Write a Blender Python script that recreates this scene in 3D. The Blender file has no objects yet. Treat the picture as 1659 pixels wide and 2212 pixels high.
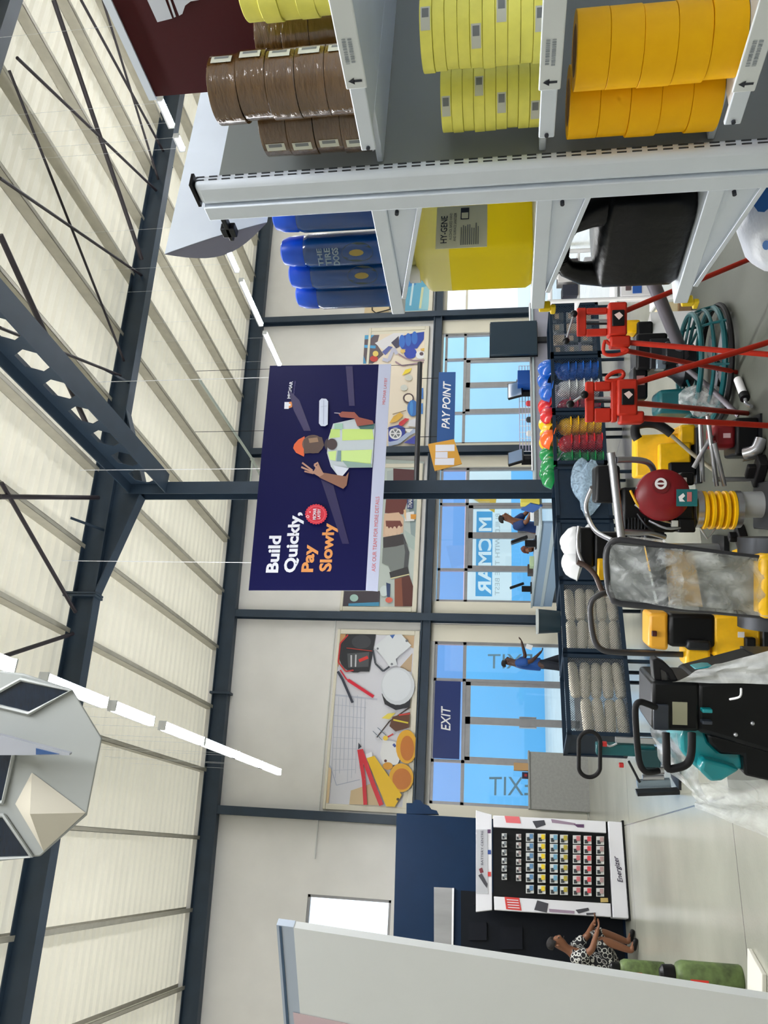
import bpy, bmesh, math, random
from mathutils import Vector, Matrix
random.seed(7)
S = bpy.context.scene
COL = S.collection
PI = math.pi

# ------------------------------------------------------------------ camera
FOC = 1680.0                      # focal length in photo pixels (photo 1659 x 2212, held sideways)
EYE = Vector((0, 0, 1.65))
YAW = math.radians(23.9)
PITCH = math.radians(8.65)
cam_data = bpy.data.cameras.new('camera')
cam_data.sensor_fit = 'AUTO'
cam_data.sensor_width = 36.0
cam_data.lens = 36.0 * FOC / 2212.0
cam_data.clip_start = 0.05
cam_data.clip_end = 300
cam = bpy.data.objects.new('camera', cam_data)
COL.objects.link(cam)
e_r = Vector((math.cos(YAW), -math.sin(YAW), 0))
e_f = Vector((math.sin(YAW), math.cos(YAW), 0))
view = e_f * math.cos(PITCH) + Vector((0, 0, math.sin(PITCH)))
up = Vector((0, 0, math.cos(PITCH))) - e_f * math.sin(PITCH)
# the phone was turned on its side: picture-right is world-down, picture-up is world-right
cm = Matrix((-up, e_r, -view)).transposed().to_4x4()
cm.translation = EYE
cam.matrix_world = cm
S.camera = cam

# ------------------------------------------------------------------ world, exposure
S.view_settings.view_transform = 'Standard'
S.view_settings.look = 'None'
S.view_settings.gamma = 1.0
S.view_settings.use_curve_mapping = False
S.view_settings.exposure = 0.33
LED_STRENGTH = 135.0
ROOF_LIGHT = 0.26
world = bpy.data.worlds.new('daylight')
S.world = world
world.use_nodes = True
wn = world.node_tree
wn.nodes.clear()
wo = wn.nodes.new('ShaderNodeOutputWorld')
wb = wn.nodes.new('ShaderNodeBackground')
wt = wn.nodes.new('ShaderNodeTexCoord')
ws = wn.nodes.new('ShaderNodeSeparateXYZ')
wr = wn.nodes.new('ShaderNodeValToRGB')
wr.color_ramp.elements[0].position = 0.42
wr.color_ramp.elements[0].color = (0.62, 0.62, 0.60, 1)
wr.color_ramp.elements[1].position = 0.75
wr.color_ramp.elements[1].color = (0.80, 0.90, 1.0, 1)
el = wr.color_ramp.elements.new(0.5)
el.color = (1.0, 1.0, 1.0, 1)
wm = wn.nodes.new('ShaderNodeMath')
wm.operation = 'MULTIPLY_ADD'
wm.inputs[1].default_value = 0.5
wm.inputs[2].default_value = 0.5
wn.links.new(wt.outputs['Generated'], ws.inputs[0])
wn.links.new(ws.outputs['Z'], wm.inputs[0])
wn.links.new(wm.outputs[0], wr.inputs[0])
wn.links.new(wr.outputs[0], wb.inputs[0])
wb.inputs[1].default_value = 1.5
wn.links.new(wb.outputs[0], wo.inputs[0])
try:
    S.cycles.use_denoising = True
    S.cycles.max_bounces = 7
    S.cycles.diffuse_bounces = 4
    S.cycles.glossy_bounces = 3
    S.cycles.transparent_max_bounces = 12
    S.cycles.caustics_reflective = False
    S.cycles.caustics_refractive = False
    S.cycles.sample_clamp_indirect = 6.0
except Exception:
    pass

# ------------------------------------------------------------------ sight lines: a photo pixel to a point of the place
def ray(x, y):
    r = (2212 - y - 1106) / FOC
    v = (829.5 - x) / FOC
    F = math.cos(PITCH) - math.sin(PITCH) * v
    Z = math.sin(PITCH) + math.cos(PITCH) * v
    return e_r * r + e_f * F + Vector((0, 0, Z))
def QY(x, y, Y): d = ray(x, y); return EYE + d * (Y / d.y)          # on a plane parallel to the back wall
def QX(x, y, X): d = ray(x, y); return EYE + d * (X / d.x)
def QZ(x, y, Z): d = ray(x, y); return EYE + d * ((Z - EYE.z) / d.z)  # on a level plane
def V(x, y, D): d = ray(x, y); return EYE + d * (D / d.dot(e_f))    # on an upright plane D metres ahead
def QP(x, y, P, n): d = ray(x, y); return EYE + d * ((P - EYE).dot(n) / d.dot(n))

# ------------------------------------------------------------------ materials
_M = {}
def lin(c):
    def f(v):
        v /= 255.0
        return v / 12.92 if v <= 0.04045 else ((v + 0.055) / 1.055) ** 2.4
    return (f(c[0]), f(c[1]), f(c[2]), 1)
def mat(name, rgb, rough=0.5, metal=0.0, var=0.0, scale=8.0, bump=0.0, bscale=60.0, emit=0.0, alpha=1.0, spec=0.5, coat=0.0, stretch=None):
    if name in _M: return _M[name]
    m = bpy.data.materials.new(name); m.use_nodes = True
    nt = m.node_tree; b = nt.nodes['Principled BSDF']
    c = lin(rgb)
    b.inputs['Base Color'].default_value = c
    b.inputs['Roughness'].default_value = rough
    b.inputs['Metallic'].default_value = metal
    b.inputs['Specular IOR Level'].default_value = spec
    if coat: b.inputs['Coat Weight'].default_value = coat
    if emit:
        b.inputs['Emission Color'].default_value = c
        b.inputs['Emission Strength'].default_value = emit
    if alpha < 1: b.inputs['Alpha'].default_value = alpha
    if var or bump:
        tc = nt.nodes.new('ShaderNodeTexCoord')
        src = tc.outputs['Object']
        if stretch:
            mp = nt.nodes.new('ShaderNodeMapping'); mp.inputs['Scale'].default_value = stretch
            nt.links.new(src, mp.inputs[0]); src = mp.outputs[0]
    if var:
        n = nt.nodes.new('ShaderNodeTexNoise'); n.inputs['Scale'].default_value = scale; n.inputs['Detail'].default_value = 5
        nt.links.new(src, n.inputs['Vector'])
        r = nt.nodes.new('ShaderNodeValToRGB')
        r.color_ramp.elements[0].position = 0.3; r.color_ramp.elements[1].position = 0.7
        r.color_ramp.elements[0].color = tuple(max(0, v * (1 - var)) for v in c[:3]) + (1,)
        r.color_ramp.elements[1].color = tuple(min(1, v * (1 + var)) for v in c[:3]) + (1,)
        nt.links.new(n.outputs['Fac'], r.inputs[0]); nt.links.new(r.outputs[0], b.inputs['Base Color'])
    if bump:
        n2 = nt.nodes.new('ShaderNodeTexNoise'); n2.inputs['Scale'].default_value = bscale; n2.inputs['Detail'].default_value = 4
        nt.links.new(src, n2.inputs['Vector'])
        bp = nt.nodes.new('ShaderNodeBump'); bp.inputs['Strength'].default_value = bump; bp.inputs['Distance'].default_value = 0.02
        nt.links.new(n2.outputs['Fac'], bp.inputs['Height']); nt.links.new(bp.outputs[0], b.inputs['Normal'])
    _M[name] = m
    return m
def glass(name, tint, gloss=0.06):
    if name in _M: return _M[name]
    m = bpy.data.materials.new(name); m.use_nodes = True
    nt = m.node_tree; nt.nodes.clear()
    o = nt.nodes.new('ShaderNodeOutputMaterial'); t = nt.nodes.new('ShaderNodeBsdfTransparent'); g = nt.nodes.new('ShaderNodeBsdfGlossy')
    mx = nt.nodes.new('ShaderNodeMixShader')
    t.inputs[0].default_value = tint + (1,); g.inputs['Roughness'].default_value = 0.03
    mx.inputs[0].default_value = gloss
    nt.links.new(t.outputs[0], mx.inputs[1]); nt.links.new(g.outputs[0], mx.inputs[2]); nt.links.new(mx.outputs[0], o.inputs[0])
    _M[name] = m
    return m
def film(name, rgb, lo=0.15, hi=0.7, scale=9.0):
    """crumpled clear plastic wrap: part see-through, part glossy white"""
    if name in _M: return _M[name]
    m = mat(name, rgb, 0.18, 0, 0, bump=0.9, bscale=14)
    nt = m.node_tree; b = nt.nodes['Principled BSDF']
    n = nt.nodes.new('ShaderNodeTexNoise'); n.inputs['Scale'].default_value = scale; n.inputs['Detail'].default_value = 6
    n.inputs['Distortion'].default_value = 1.6
    tc = nt.nodes.new('ShaderNodeTexCoord'); nt.links.new(tc.outputs['Object'], n.inputs['Vector'])
    mr = nt.nodes.new('ShaderNodeMapRange'); mr.inputs[1].default_value = 0.35; mr.inputs[2].default_value = 0.68
    mr.inputs[3].default_value = lo; mr.inputs[4].default_value = hi
    nt.links.new(n.outputs['Fac'], mr.inputs[0]); nt.links.new(mr.outputs[0], b.inputs['Alpha'])
    return m
def lattice(name, rgb, pitch=0.03, width=0.3):
    """expanded wire mesh: diagonal strands with open holes, in object space"""
    if name in _M: return _M[name]
    m = mat(name, rgb, 0.5)
    nt = m.node_tree; b = nt.nodes['Principled BSDF']
    tc = nt.nodes.new('ShaderNodeTexCoord'); sp = nt.nodes.new('ShaderNodeSeparateXYZ')
    nt.links.new(tc.outputs['Object'], sp.inputs[0])
    outs = []
    for s in (1, -1):
        a = nt.nodes.new('ShaderNodeMath'); a.operation = 'MULTIPLY_ADD'; a.inputs[1].default_value = s
        nt.links.new(sp.outputs['X'], a.inputs[0]); nt.links.new(sp.outputs['Z'], a.inputs[2])
        d = nt.nodes.new('ShaderNodeMath'); d.operation = 'DIVIDE'; d.inputs[1].default_value = pitch
        nt.links.new(a.outputs[0], d.inputs[0])
        fr = nt.nodes.new('ShaderNodeMath'); fr.operation = 'FRACT'; nt.links.new(d.outputs[0], fr.inputs[0])
        lt = nt.nodes.new('ShaderNodeMath'); lt.operation = 'LESS_THAN'; lt.inputs[1].default_value = width
        nt.links.new(fr.outputs[0], lt.inputs[0]); outs.append(lt)
    mx = nt.nodes.new('ShaderNodeMath'); mx.operation = 'MAXIMUM'
    nt.links.new(outs[0].outputs[0], mx.inputs[0]); nt.links.new(outs[1].outputs[0], mx.inputs[1])
    nt.links.new(mx.outputs[0], b.inputs['Alpha'])
    return m

# ------------------------------------------------------------------ mesh builder
class MB:
    def __init__(s): s.v = []; s.f = []; s.m = []
    def add(s, vs, fs, m=0):
        o = len(s.v); s.v += [Vector(p) for p in vs]
        for f in fs: s.f.append([i + o for i in f]); s.m.append(m)
        return s
    def box(s, c, d, m=0, R=None):
        x, y, z = d[0] / 2, d[1] / 2, d[2] / 2
        vs = [Vector((a * x, b * y, e * z)) for e in (-1, 1) for b in (-1, 1) for a in (-1, 1)]
        if R is not None: vs = [R @ p for p in vs]
        c = Vector(c)
        return s.add([p + c for p in vs], [(0, 2, 3, 1), (4, 5, 7, 6), (0, 1, 5, 4), (2, 6, 7, 3), (0, 4, 6, 2), (1, 3, 7, 5)], m)
    def rng(s, x0, x1, y0, y1, z0, z1, m=0):
        return s.box(((x0 + x1) / 2, (y0 + y1) / 2, (z0 + z1) / 2), (abs(x1 - x0), abs(y1 - y0), abs(z1 - z0)), m)
    def hexa(s, bottom, top, m=0):
        return s.add(list(bottom) + list(top), [(3, 2, 1, 0), (4, 5, 6, 7), (0, 1, 5, 4), (1, 2, 6, 5), (2, 3, 7, 6), (3, 0, 4, 7)], m)
    def beam(s, p0, p1, w, h, m=0, upv=(0, 0, 1)):
        p0 = Vector(p0); p1 = Vector(p1); d = (p1 - p0).normalized(); u = Vector(upv)
        a = d.cross(u)
        if a.length < 1e-4: a = d.cross(Vector((1, 0, 0)))
        a.normalize(); b = a.cross(d).normalized()
        q = [a * (w / 2 * i) + b * (h / 2 * j) for i, j in ((-1, -1), (1, -1), (1, 1), (-1, 1))]
        return s.hexa([p0 + k for k in q], [p1 + k for k in q], m)
    def prism(s, pts, vec, m=0):
        pts = [Vector(p) for p in pts]; vec = Vector(vec); n = len(pts)
        return s.add(pts + [p + vec for p in pts], [tuple(range(n))[::-1], tuple(range(n, 2 * n))] + [(i, (i + 1) % n, n + (i + 1) % n, n + i) for i in range(n)], m)
    def poly(s, pts, m=0): return s.add(pts, [tuple(range(len(pts)))], m)
    def tube(s, pts, r, m=0, n=10, closed=False, sub=0):
        pts = [Vector(p) for p in pts]
        if sub:
            q = []; N = len(pts)
            rng_ = range(N) if closed else range(N - 1)
            for i in rng_:
                p0 = pts[(i - 1) % N] if closed or i > 0 else pts[i]; p1 = pts[i]; p2 = pts[(i + 1) % N]
                p3 = pts[(i + 2) % N] if closed or i + 2 < N else p2
                for k in range(sub):
                    t = k / sub
                    q.append(0.5 * ((2 * p1) + (p2 - p0) * t + (2 * p0 - 5 * p1 + 4 * p2 - p3) * t * t + (3 * p1 - p0 - 3 * p2 + p3) * t ** 3))
            if not closed: q.append(pts[-1])
            pts = q
        N = len(pts); rr = r if isinstance(r, (list, tuple)) else [r] * N
        if len(rr) != N: rr = [rr[0] + (rr[-1] - rr[0]) * i / (N - 1) for i in range(N)]
        vs = []; prev = None
        for i, p in enumerate(pts):
            if closed: d = pts[(i + 1) % N] - pts[i - 1]
            else: d = pts[min(i + 1, N - 1)] - pts[max(i - 1, 0)]
            d = d.normalized() if d.length > 1e-9 else Vector((0, 0, 1))
            if prev is None:
                a = d.cross(Vector((0, 0, 1)))
                if a.length < 1e-3: a = d.cross(Vector((1, 0, 0)))
            else: a = prev - d * prev.dot(d)
            a.normalize(); prev = a; b = d.cross(a)
            vs += [p + (a * math.cos(2 * PI * k / n) + b * math.sin(2 * PI * k / n)) * rr[i] for k in range(n)]
        fs = []
        for i in range(N if closed else N - 1):
            j = (i + 1) % N
            fs += [(i * n + k, i * n + (k + 1) % n, j * n + (k + 1) % n, j * n + k) for k in range(n)]
        if not closed: fs += [tuple(range(n))[::-1], tuple((N - 1) * n + k for k in range(n))]
        return s.add(vs, fs, m)
    def cyl(s, p0, p1, r, m=0, n=20, r1=None): return s.tube([p0, p1], [r, r if r1 is None else r1], m, n)
    def lathe(s, prof, c=(0, 0, 0), m=0, n=28, R=None, closed=False):
        c = Vector(c); vs = []
        for r, z in prof:
            for k in range(n):
                p = Vector((r * math.cos(2 * PI * k / n), r * math.sin(2 * PI * k / n), z))
                vs.append((R @ p if R is not None else p) + c)
        P = len(prof); fs = []
        for i in range(P if closed else P - 1):
            j = (i + 1) % P
            fs += [(i * n + k, i * n + (k + 1) % n, j * n + (k + 1) % n, j * n + k) for k in range(n)]
        if not closed:
            if prof[0][0] > 1e-6: fs.append(tuple(range(n))[::-1])
            if prof[-1][0] > 1e-6: fs.append(tuple((P - 1) * n + k for k in range(n)))
        return s.add(vs, fs, m)
    def ball(s, c, r, m=0, n=16, R=None):
        rx, ry, rz = r if isinstance(r, (tuple, list)) else (r, r, r)
        c = Vector(c); h = n // 2; vs = []; fs = []
        for i in range(h + 1):
            a = PI * i / h
            for k in range(n):
                b = 2 * PI * k / n
                p = Vector((rx * math.sin(a) * math.cos(b), ry * math.sin(a) * math.sin(b), rz * math.cos(a)))
                vs.append((R @ p if R is not None else p) + c)
        for i in range(h): fs += [(i * n + k, (i + 1) * n + k, (i + 1) * n + (k + 1) % n, i * n + (k + 1) % n) for k in range(n)]
        return s.add(vs, fs, m)
    def build(s, name, mats, parent=None, world=True, bevel=0.0, seg=2, sharp=38, subd=0):
        if not isinstance(mats, (list, tuple)): mats = [mats]
        me = bpy.data.meshes.new(name)
        vs = s.v
        if parent is not None and world:
            Mi = WM[parent.name].inverted(); vs = [Mi @ p for p in vs]
        me.from_pydata([tuple(p) for p in vs], [], s.f)
        for m in mats: me.materials.append(m)
        me.polygons.foreach_set('material_index', s.m)
        me.polygons.foreach_set('use_smooth', [True] * len(s.f))
        bm = bmesh.new(); bm.from_mesh(me)
        bmesh.ops.recalc_face_normals(bm, faces=bm.faces); bm.to_mesh(me); bm.free()
        try: me.set_sharp_from_angle(angle=math.radians(sharp))
        except Exception: pass
        o = bpy.data.objects.new(name, me); COL.objects.link(o)
        if parent is not None:
            o.parent = parent; WM[o.name] = WM[parent.name]
        else: WM[o.name] = Matrix()
        if bevel:
            b = o.modifiers.new('bevel', 'BEVEL'); b.width = bevel; b.segments = seg; b.limit_method = 'ANGLE'
            b.angle_limit = math.radians(35); b.harden_normals = False
        if subd:
            b = o.modifiers.new('subd', 'SUBSURF'); b.levels = subd; b.render_levels = subd
        return o
WM = {}
def tag(o, label, cat, group=None, kind=None):
    if label: o['label'] = label
    if cat: o['category'] = cat
    if group: o['group'] = group
    if kind: o['kind'] = kind
    return o
def thing(name, label, cat, loc=(0, 0, 0), rz=0.0, group=None):
    o = bpy.data.objects.new(name, None); COL.objects.link(o); o.empty_display_size = 0.1
    o.location = loc; o.rotation_euler = (0, 0, rz)
    WM[o.name] = Matrix.Translation(Vector(loc)) @ Matrix.Rotation(rz, 4, 'Z')
    return tag(o, label, cat, group)
def struct(o): o['kind'] = 'structure'; return o
def kids(o): return [c for c in COL.objects if c.parent is o]
def dup(o, parent=None, children=None):
    c = o.copy(); COL.objects.link(c)
    if parent is not None: c.parent = parent
    for ch in list(o.children): dup(ch, c)
    return c
def place(o, loc, rot=None):
    o.location = loc
    if rot is not None: o.rotation_euler = rot
    M = Matrix.LocRotScale(Vector(loc), o.rotation_euler, o.scale)
    WM[o.name] = M
    for ch in o.children_recursive: WM[ch.name] = M
    return o
ORD = ['first', 'second', 'third', 'fourth', 'fifth', 'sixth', 'seventh', 'eighth', 'ninth', 'tenth', 'eleventh', 'twelfth', 'thirteenth', 'fourteenth']

def text(txt, bl, br, tl, m, parent, name='lettering', shear=0.0, bold=0.0, mirror=False, thick=0.004):
    """letters as a mesh, fitted into the rectangle bottom-left, bottom-right, top-left"""
    cu = bpy.data.curves.new('t', 'FONT'); cu.body = txt; cu.shear = shear; cu.offset = bold; cu.resolution_u = 3
    ob = bpy.data.objects.new('t', cu); COL.objects.link(ob)
    dg = bpy.context.evaluated_depsgraph_get(); dg.update()
    me = bpy.data.meshes.new_from_object(ob.evaluated_get(dg))
    co = [v.co.copy() for v in me.vertices]; fs = [tuple(p.vertices) for p in me.polygons]
    bpy.data.objects.remove(ob); bpy.data.curves.remove(cu); bpy.data.meshes.remove(me)
    x0 = min(c.x for c in co); x1 = max(c.x for c in co); y0 = min(c.y for c in co); y1 = max(c.y for c in co)
    bl = Vector(bl); w = Vector(br) - bl; h = Vector(tl) - bl
    nrm = w.cross(h).normalized() * thick
    if nrm.dot(EYE - bl) < 0: nrm = -nrm
    b = MB()
    pts = []
    for c in co:
        a = (c.x - x0) / (x1 - x0)
        if mirror: a = 1 - a
        pts.append(bl + w * a + h * ((c.y - y0) / (y1 - y0)) + nrm)
    b.add(pts, fs, 0)
    return b.build(name, m, parent)

# ------------------------------------------------------------------ common materials
steel = mat('blue_grey_steel', (40, 56, 72), 0.5, 0.0, 0.12, 3)
white_sheet = mat('ivory_roof_sheet', (238, 232, 214), 0.55, 0, 0.04, 1.5)
purlin_m = mat('galvanised_purlin', (186, 182, 168), 0.5, 0.25, 0.08, 6)
wall_m = mat('white_wall_panel', (234, 232, 228), 0.6, 0, 0.04, 1.2)
cream = mat('cream_frame', (232, 226, 208), 0.5)
alu = mat('grey_aluminium', (158, 158, 160), 0.4, 0.3, 0.05, 9)
black = mat('black_plastic', (8, 9, 12), 0.42, 0, 0.15, 12, spec=0.25)
rubber = mat('black_rubber', (16, 15, 18), 0.6, spec=0.3)
navy = mat('navy_board', (20, 44, 92), 0.45)
white = mat('white_paint', (238, 238, 240), 0.45)
shelfw = mat('white_shelf_metal', (222, 231, 244), 0.38, 0.05, 0.03, 10)
chrome = mat('brushed_steel_tube', (180, 182, 188), 0.28, 0.85)
dark_steel = mat('dark_steel', (42, 44, 48), 0.4, 0.6, 0.15, 9)
yellow = mat('machine_yellow', (238, 184, 4), 0.42, 0, 0.12, 10)
teal = mat('teal_paint', (8, 84, 90), 0.35, 0, 0.12, 8)
red_engine = mat('engine_red', (128, 20, 30), 0.35, 0, 0.1, 9)
tripod_red = mat('tripod_red', (176, 40, 22), 0.45, 0, 0.1, 14, spec=0.3)
clear = film('clear_wrap', (240, 243, 243), .08, .55)
# ================================================================== the building
YW = 16.8                                       # inner face of the end wall
def rb(x): return 7.47 + 0.05 * x               # underside of rafters
def rp(x): return 7.80 + 0.05 * x               # underside of purlins
def rs(x): return 8.00 + 0.05 * x               # underside of the roof sheets
# floor: ground concrete with saw-cut joints
fm = mat('polished_concrete', (158, 158, 146), 0.2, 0, 0.13, 0.9, bump=0.05, bscale=40)
nt = fm.node_tree; pb = nt.nodes['Principled BSDF']
tc = nt.nodes.new('ShaderNodeTexCoord'); sp = nt.nodes.new('ShaderNodeSeparateXYZ'); nt.links.new(tc.outputs['Object'], sp.inputs[0])
prev = None
for ax, off in (('X', 0.53), ('Y', 6.35)):
    a = nt.nodes.new('ShaderNodeMath'); a.operation = 'SUBTRACT'; a.inputs[1].default_value = off - 60; nt.links.new(sp.outputs[ax], a.inputs[0])
    b = nt.nodes.new('ShaderNodeMath'); b.operation = 'MODULO'; b.inputs[1].default_value = 5.0; nt.links.new(a.outputs[0], b.inputs[0])
    c = nt.nodes.new('ShaderNodeMath'); c.operation = 'LESS_THAN'; c.inputs[1].default_value = 0.014; nt.links.new(b.outputs[0], c.inputs[0])
    if prev is None: prev = c
    else:
        d = nt.nodes.new('ShaderNodeMath'); d.operation = 'MAXIMUM'; nt.links.new(prev.outputs[0], d.inputs[0]); nt.links.new(c.outputs[0], d.inputs[1]); prev = d
mxn = nt.nodes.new('ShaderNodeMix'); mxn.data_type = 'RGBA'
old = pb.inputs['Base Color'].links[0].from_socket
# one slab, bounded by the joints, is darker and rougher
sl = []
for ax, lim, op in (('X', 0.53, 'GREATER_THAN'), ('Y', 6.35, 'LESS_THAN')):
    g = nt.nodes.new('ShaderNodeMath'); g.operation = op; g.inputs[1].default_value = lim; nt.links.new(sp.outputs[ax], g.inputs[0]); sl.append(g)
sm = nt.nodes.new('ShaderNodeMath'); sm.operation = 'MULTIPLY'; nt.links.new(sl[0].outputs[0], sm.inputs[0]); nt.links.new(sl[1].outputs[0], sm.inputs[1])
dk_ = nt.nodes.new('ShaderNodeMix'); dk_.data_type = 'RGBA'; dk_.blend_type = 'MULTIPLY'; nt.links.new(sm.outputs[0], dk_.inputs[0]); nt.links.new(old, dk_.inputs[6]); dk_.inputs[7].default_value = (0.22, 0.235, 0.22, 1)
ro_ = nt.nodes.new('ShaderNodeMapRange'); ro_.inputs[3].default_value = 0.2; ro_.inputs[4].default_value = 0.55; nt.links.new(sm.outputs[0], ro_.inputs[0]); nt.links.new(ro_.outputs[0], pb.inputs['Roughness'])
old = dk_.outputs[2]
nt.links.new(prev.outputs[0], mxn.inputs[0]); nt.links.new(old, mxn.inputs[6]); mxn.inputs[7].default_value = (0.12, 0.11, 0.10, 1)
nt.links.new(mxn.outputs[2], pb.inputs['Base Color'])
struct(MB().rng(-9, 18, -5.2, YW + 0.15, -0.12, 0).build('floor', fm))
struct(MB().rng(-40, 60, YW + 0.16, 70, -0.16, -0.02).build('pavement', mat('pale_paving', (205, 205, 200), 0.8, 0, 0.06, 1)))

# end wall with its openings
def holed(b, x0, x1, z0, y0, y1, holes, top):
    xs = sorted(set([x0, x1] + [h[0] for h in holes] + [h[1] for h in holes])); zs = sorted(set([z0] + [h[2] for h in holes] + [h[3] for h in holes]))
    for i in range(len(xs) - 1):
        a, c = xs[i], xs[i + 1]
        for j in range(len(zs)):
            za = zs[j]
            if j + 1 < len(zs): zb0 = zb1 = zs[j + 1]
            else: zb0, zb1 = top(a), top(c)
            if any(a >= h[0] - 1e-6 and c <= h[1] + 1e-6 and za >= h[2] - 1e-6 and j + 1 < len(zs) and zs[j + 1] <= h[3] + 1e-6 for h in holes): continue
            b.hexa([(a, y0, za), (c, y0, za), (c, y1, za), (a, y1, za)], [(a, y0, zb0), (c, y0, zb1), (c, y1, zb1), (a, y1, zb0)])
HOLES = [(0.97, 4.33, 0, 3.12), (5.24, 8.62, 0, 3.14), (9.27, 12.56, 0, 3.17), (13.2, 16.6, 0, 3.17), (-2.5, -0.84, 3.79, 5.46)]
b = MB(); holed(b, -9, 18, 0, YW, YW + 0.15, HOLES, rs)
struct(b.build('wall_back', wall_m))
# roof: ribbed sheets running up the slope
b = MB(); ys = []; y = -5.4
while y < YW + 0.3:
    ys += [(y, 0), (y + 0.05, 0.034), (y + 0.10, 0.034), (y + 0.15, 0)]; y += 0.23
n = len(ys)
for xx in (-9, 4.5, 18): b.v += [Vector((xx, yy, rs(xx) + h)) for yy, h in ys]
for k in range(2):
    for i in range(n - 1): b.f.append([k * n + i, k * n + i + 1, (k + 1) * n + i + 1, (k + 1) * n + i]); b.m.append(0)
# ivory glass-fibre sheets let daylight through
nt = white_sheet.node_tree; pb_ = nt.nodes['Principled BSDF']; tr = nt.nodes.new('ShaderNodeBsdfTranslucent'); tr.inputs[0].default_value = lin((250, 238, 214))
mx = nt.nodes.new('ShaderNodeMixShader'); mx.inputs[0].default_value = ROOF_LIGHT
nt.links.new(pb_.outputs[0], mx.inputs[1]); nt.links.new(tr.outputs[0], mx.inputs[2]); nt.links.new(mx.outputs[0], nt.nodes['Material Output'].inputs[0])
o = struct(b.build('ceiling', white_sheet, sharp=20))
# side walls and the wall behind the camera
struct(MB().hexa([(-9.15, -5.2, 0), (-9, -5.2, 0), (-9, YW + .15, 0), (-9.15, YW + .15, 0)], [(-9.15, -5.2, rs(-9)), (-9, -5.2, rs(-9)), (-9, YW + .15, rs(-9)), (-9.15, YW + .15, rs(-9))]).build('wall_left', wall_m))
struct(MB().hexa([(18, -5.2, 0), (18.15, -5.2, 0), (18.15, YW + .15, 0), (18, YW + .15, 0)], [(18, -5.2, rs(18)), (18.15, -5.2, rs(18)), (18.15, YW + .15, rs(18)), (18, YW + .15, rs(18))]).build('wall_right', wall_m))
struct(MB().hexa([(-9, -5.2, 0), (18, -5.2, 0), (18, -5.05, 0), (-9, -5.05, 0)], [(-9, -5.2, rs(-9)), (18, -5.2, rs(18)), (18, -5.05, rs(18)), (-9, -5.05, rs(-9))]).build('wall_front', wall_m))
# unseen pale partition behind the camera, added to bounce light onto the shelving
struct(MB().rng(0.45, 5.5, -0.95, -0.85, 0, 2.5).build('bounce_partition', mat('pale_bounce', (228, 230, 232), .7)))
# purlins (cold-rolled channels), one object per line
for k in range(-5, 13):
    x = 0.05 + 1.325 * k
    b = MB(); z = rp(x)
    b.rng(x - 0.032, x - 0.026, -5, YW, z, z + 0.2); b.rng(x - 0.032, x + 0.038, -5, YW, z, z + 0.006)
    b.rng(x - 0.032, x + 0.038, -5, YW, z + 0.193, z + 0.199); b.rng(x + 0.032, x + 0.038, -5, YW, z, z + 0.03)
    struct(b.build('purlin', purlin_m))
# rafters of the portal frames
def ibeam(b, p0, p1, w, h, tf=0.016, tw=0.012, m=0):
    p0 = Vector(p0); p1 = Vector(p1); d = (p1 - p0).normalized()
    a = d.cross(Vector((0, 0, 1)))
    if a.length < 1e-3: a = Vector((1, 0, 0))
    u = a.cross(d).normalized()
    b.beam(p0 + u * (h / 2), p1 + u * (h / 2), w, tf, m, u); b.beam(p0 - u * (h / 2), p1 - u * (h / 2), w, tf, m, u); b.beam(p0, p1, tw, h, m, u)
XC = 4.98                                       # inner column line
for Y in (5.85, 10.42):
    b = MB()
    ibeam(b, (-9, Y, rb(-9) + 0.17), (18, Y, rb(18) + 0.17), 0.2, 0.34)
    for sx, run in ((-1, 1.7), (1, 1.45)):       # haunches
        x1 = XC + sx * run
        b.prism([(XC, Y - 0.006, rb(XC)), (x1, Y - 0.006, rb(x1)), (XC, Y - 0.006, rb(XC) - 0.48)], (0, 0.012, 0))
        b.beam((x1, Y, rb(x1)), (XC + sx * 0.1, Y, rb(XC) - 0.48), 0.2, 0.016)
    b.box((XC - 1.72, Y, rb(XC) + 0.14), (0.03, 0.24, 0.52)); b.box((XC - 1.76, Y, rb(XC) + 0.14), (0.03, 0.24, 0.52))   # bolted splice
    for i in (-4, -5.05, 1.6, 4.3, 7.0):
        for s in (-1, 1): b.beam((i, Y, rb(i) + 0.05), (i + 0.0, Y + s * 0.5, rp(i) + 0.03), 0.04, 0.006)                    # fly braces
    struct(b.build('rafter', steel, bevel=0))
b = MB(); ibeam(b, (-9, YW - 0.14, rb(-9) + 0.17), (18, YW - 0.14, rb(18) + 0.17), 0.2, 0.34)
b.box((3.0, YW - 0.14, rb(3) + 0.17), (0.05, 0.24, 0.46))
struct(b.build('rafter', steel))
# columns
for Y in (10.42,):
    b = MB(); ibeam(b, (XC, Y, 0), (XC, Y, rb(XC) - 0.2), 0.2, 0.22); b.box((XC, Y, 0.01), (0.36, 0.36, 0.02)); struct(b.build('steel_column', steel))
for X in (0.61, 4.82, 9.02, 13.07):
    b = MB(); ibeam(b, (X, YW - 0.13, 0), (X, YW - 0.13, rb(X)), 0.17, 0.18); struct(b.build('steel_column', steel))
# girt across the wall above the glazing
b = MB(); b.rng(-0.2, 16.5, YW - 0.16, YW - 0.01, 3.215, 3.43); b.rng(-0.2, 16.5, YW - 0.20, YW - 0.16, 3.40, 3.43); b.rng(-0.2, 16.5, YW - 0.20, YW - 0.16, 3.215, 3.245)
struct(b.build('wall_girt', steel))
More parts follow.
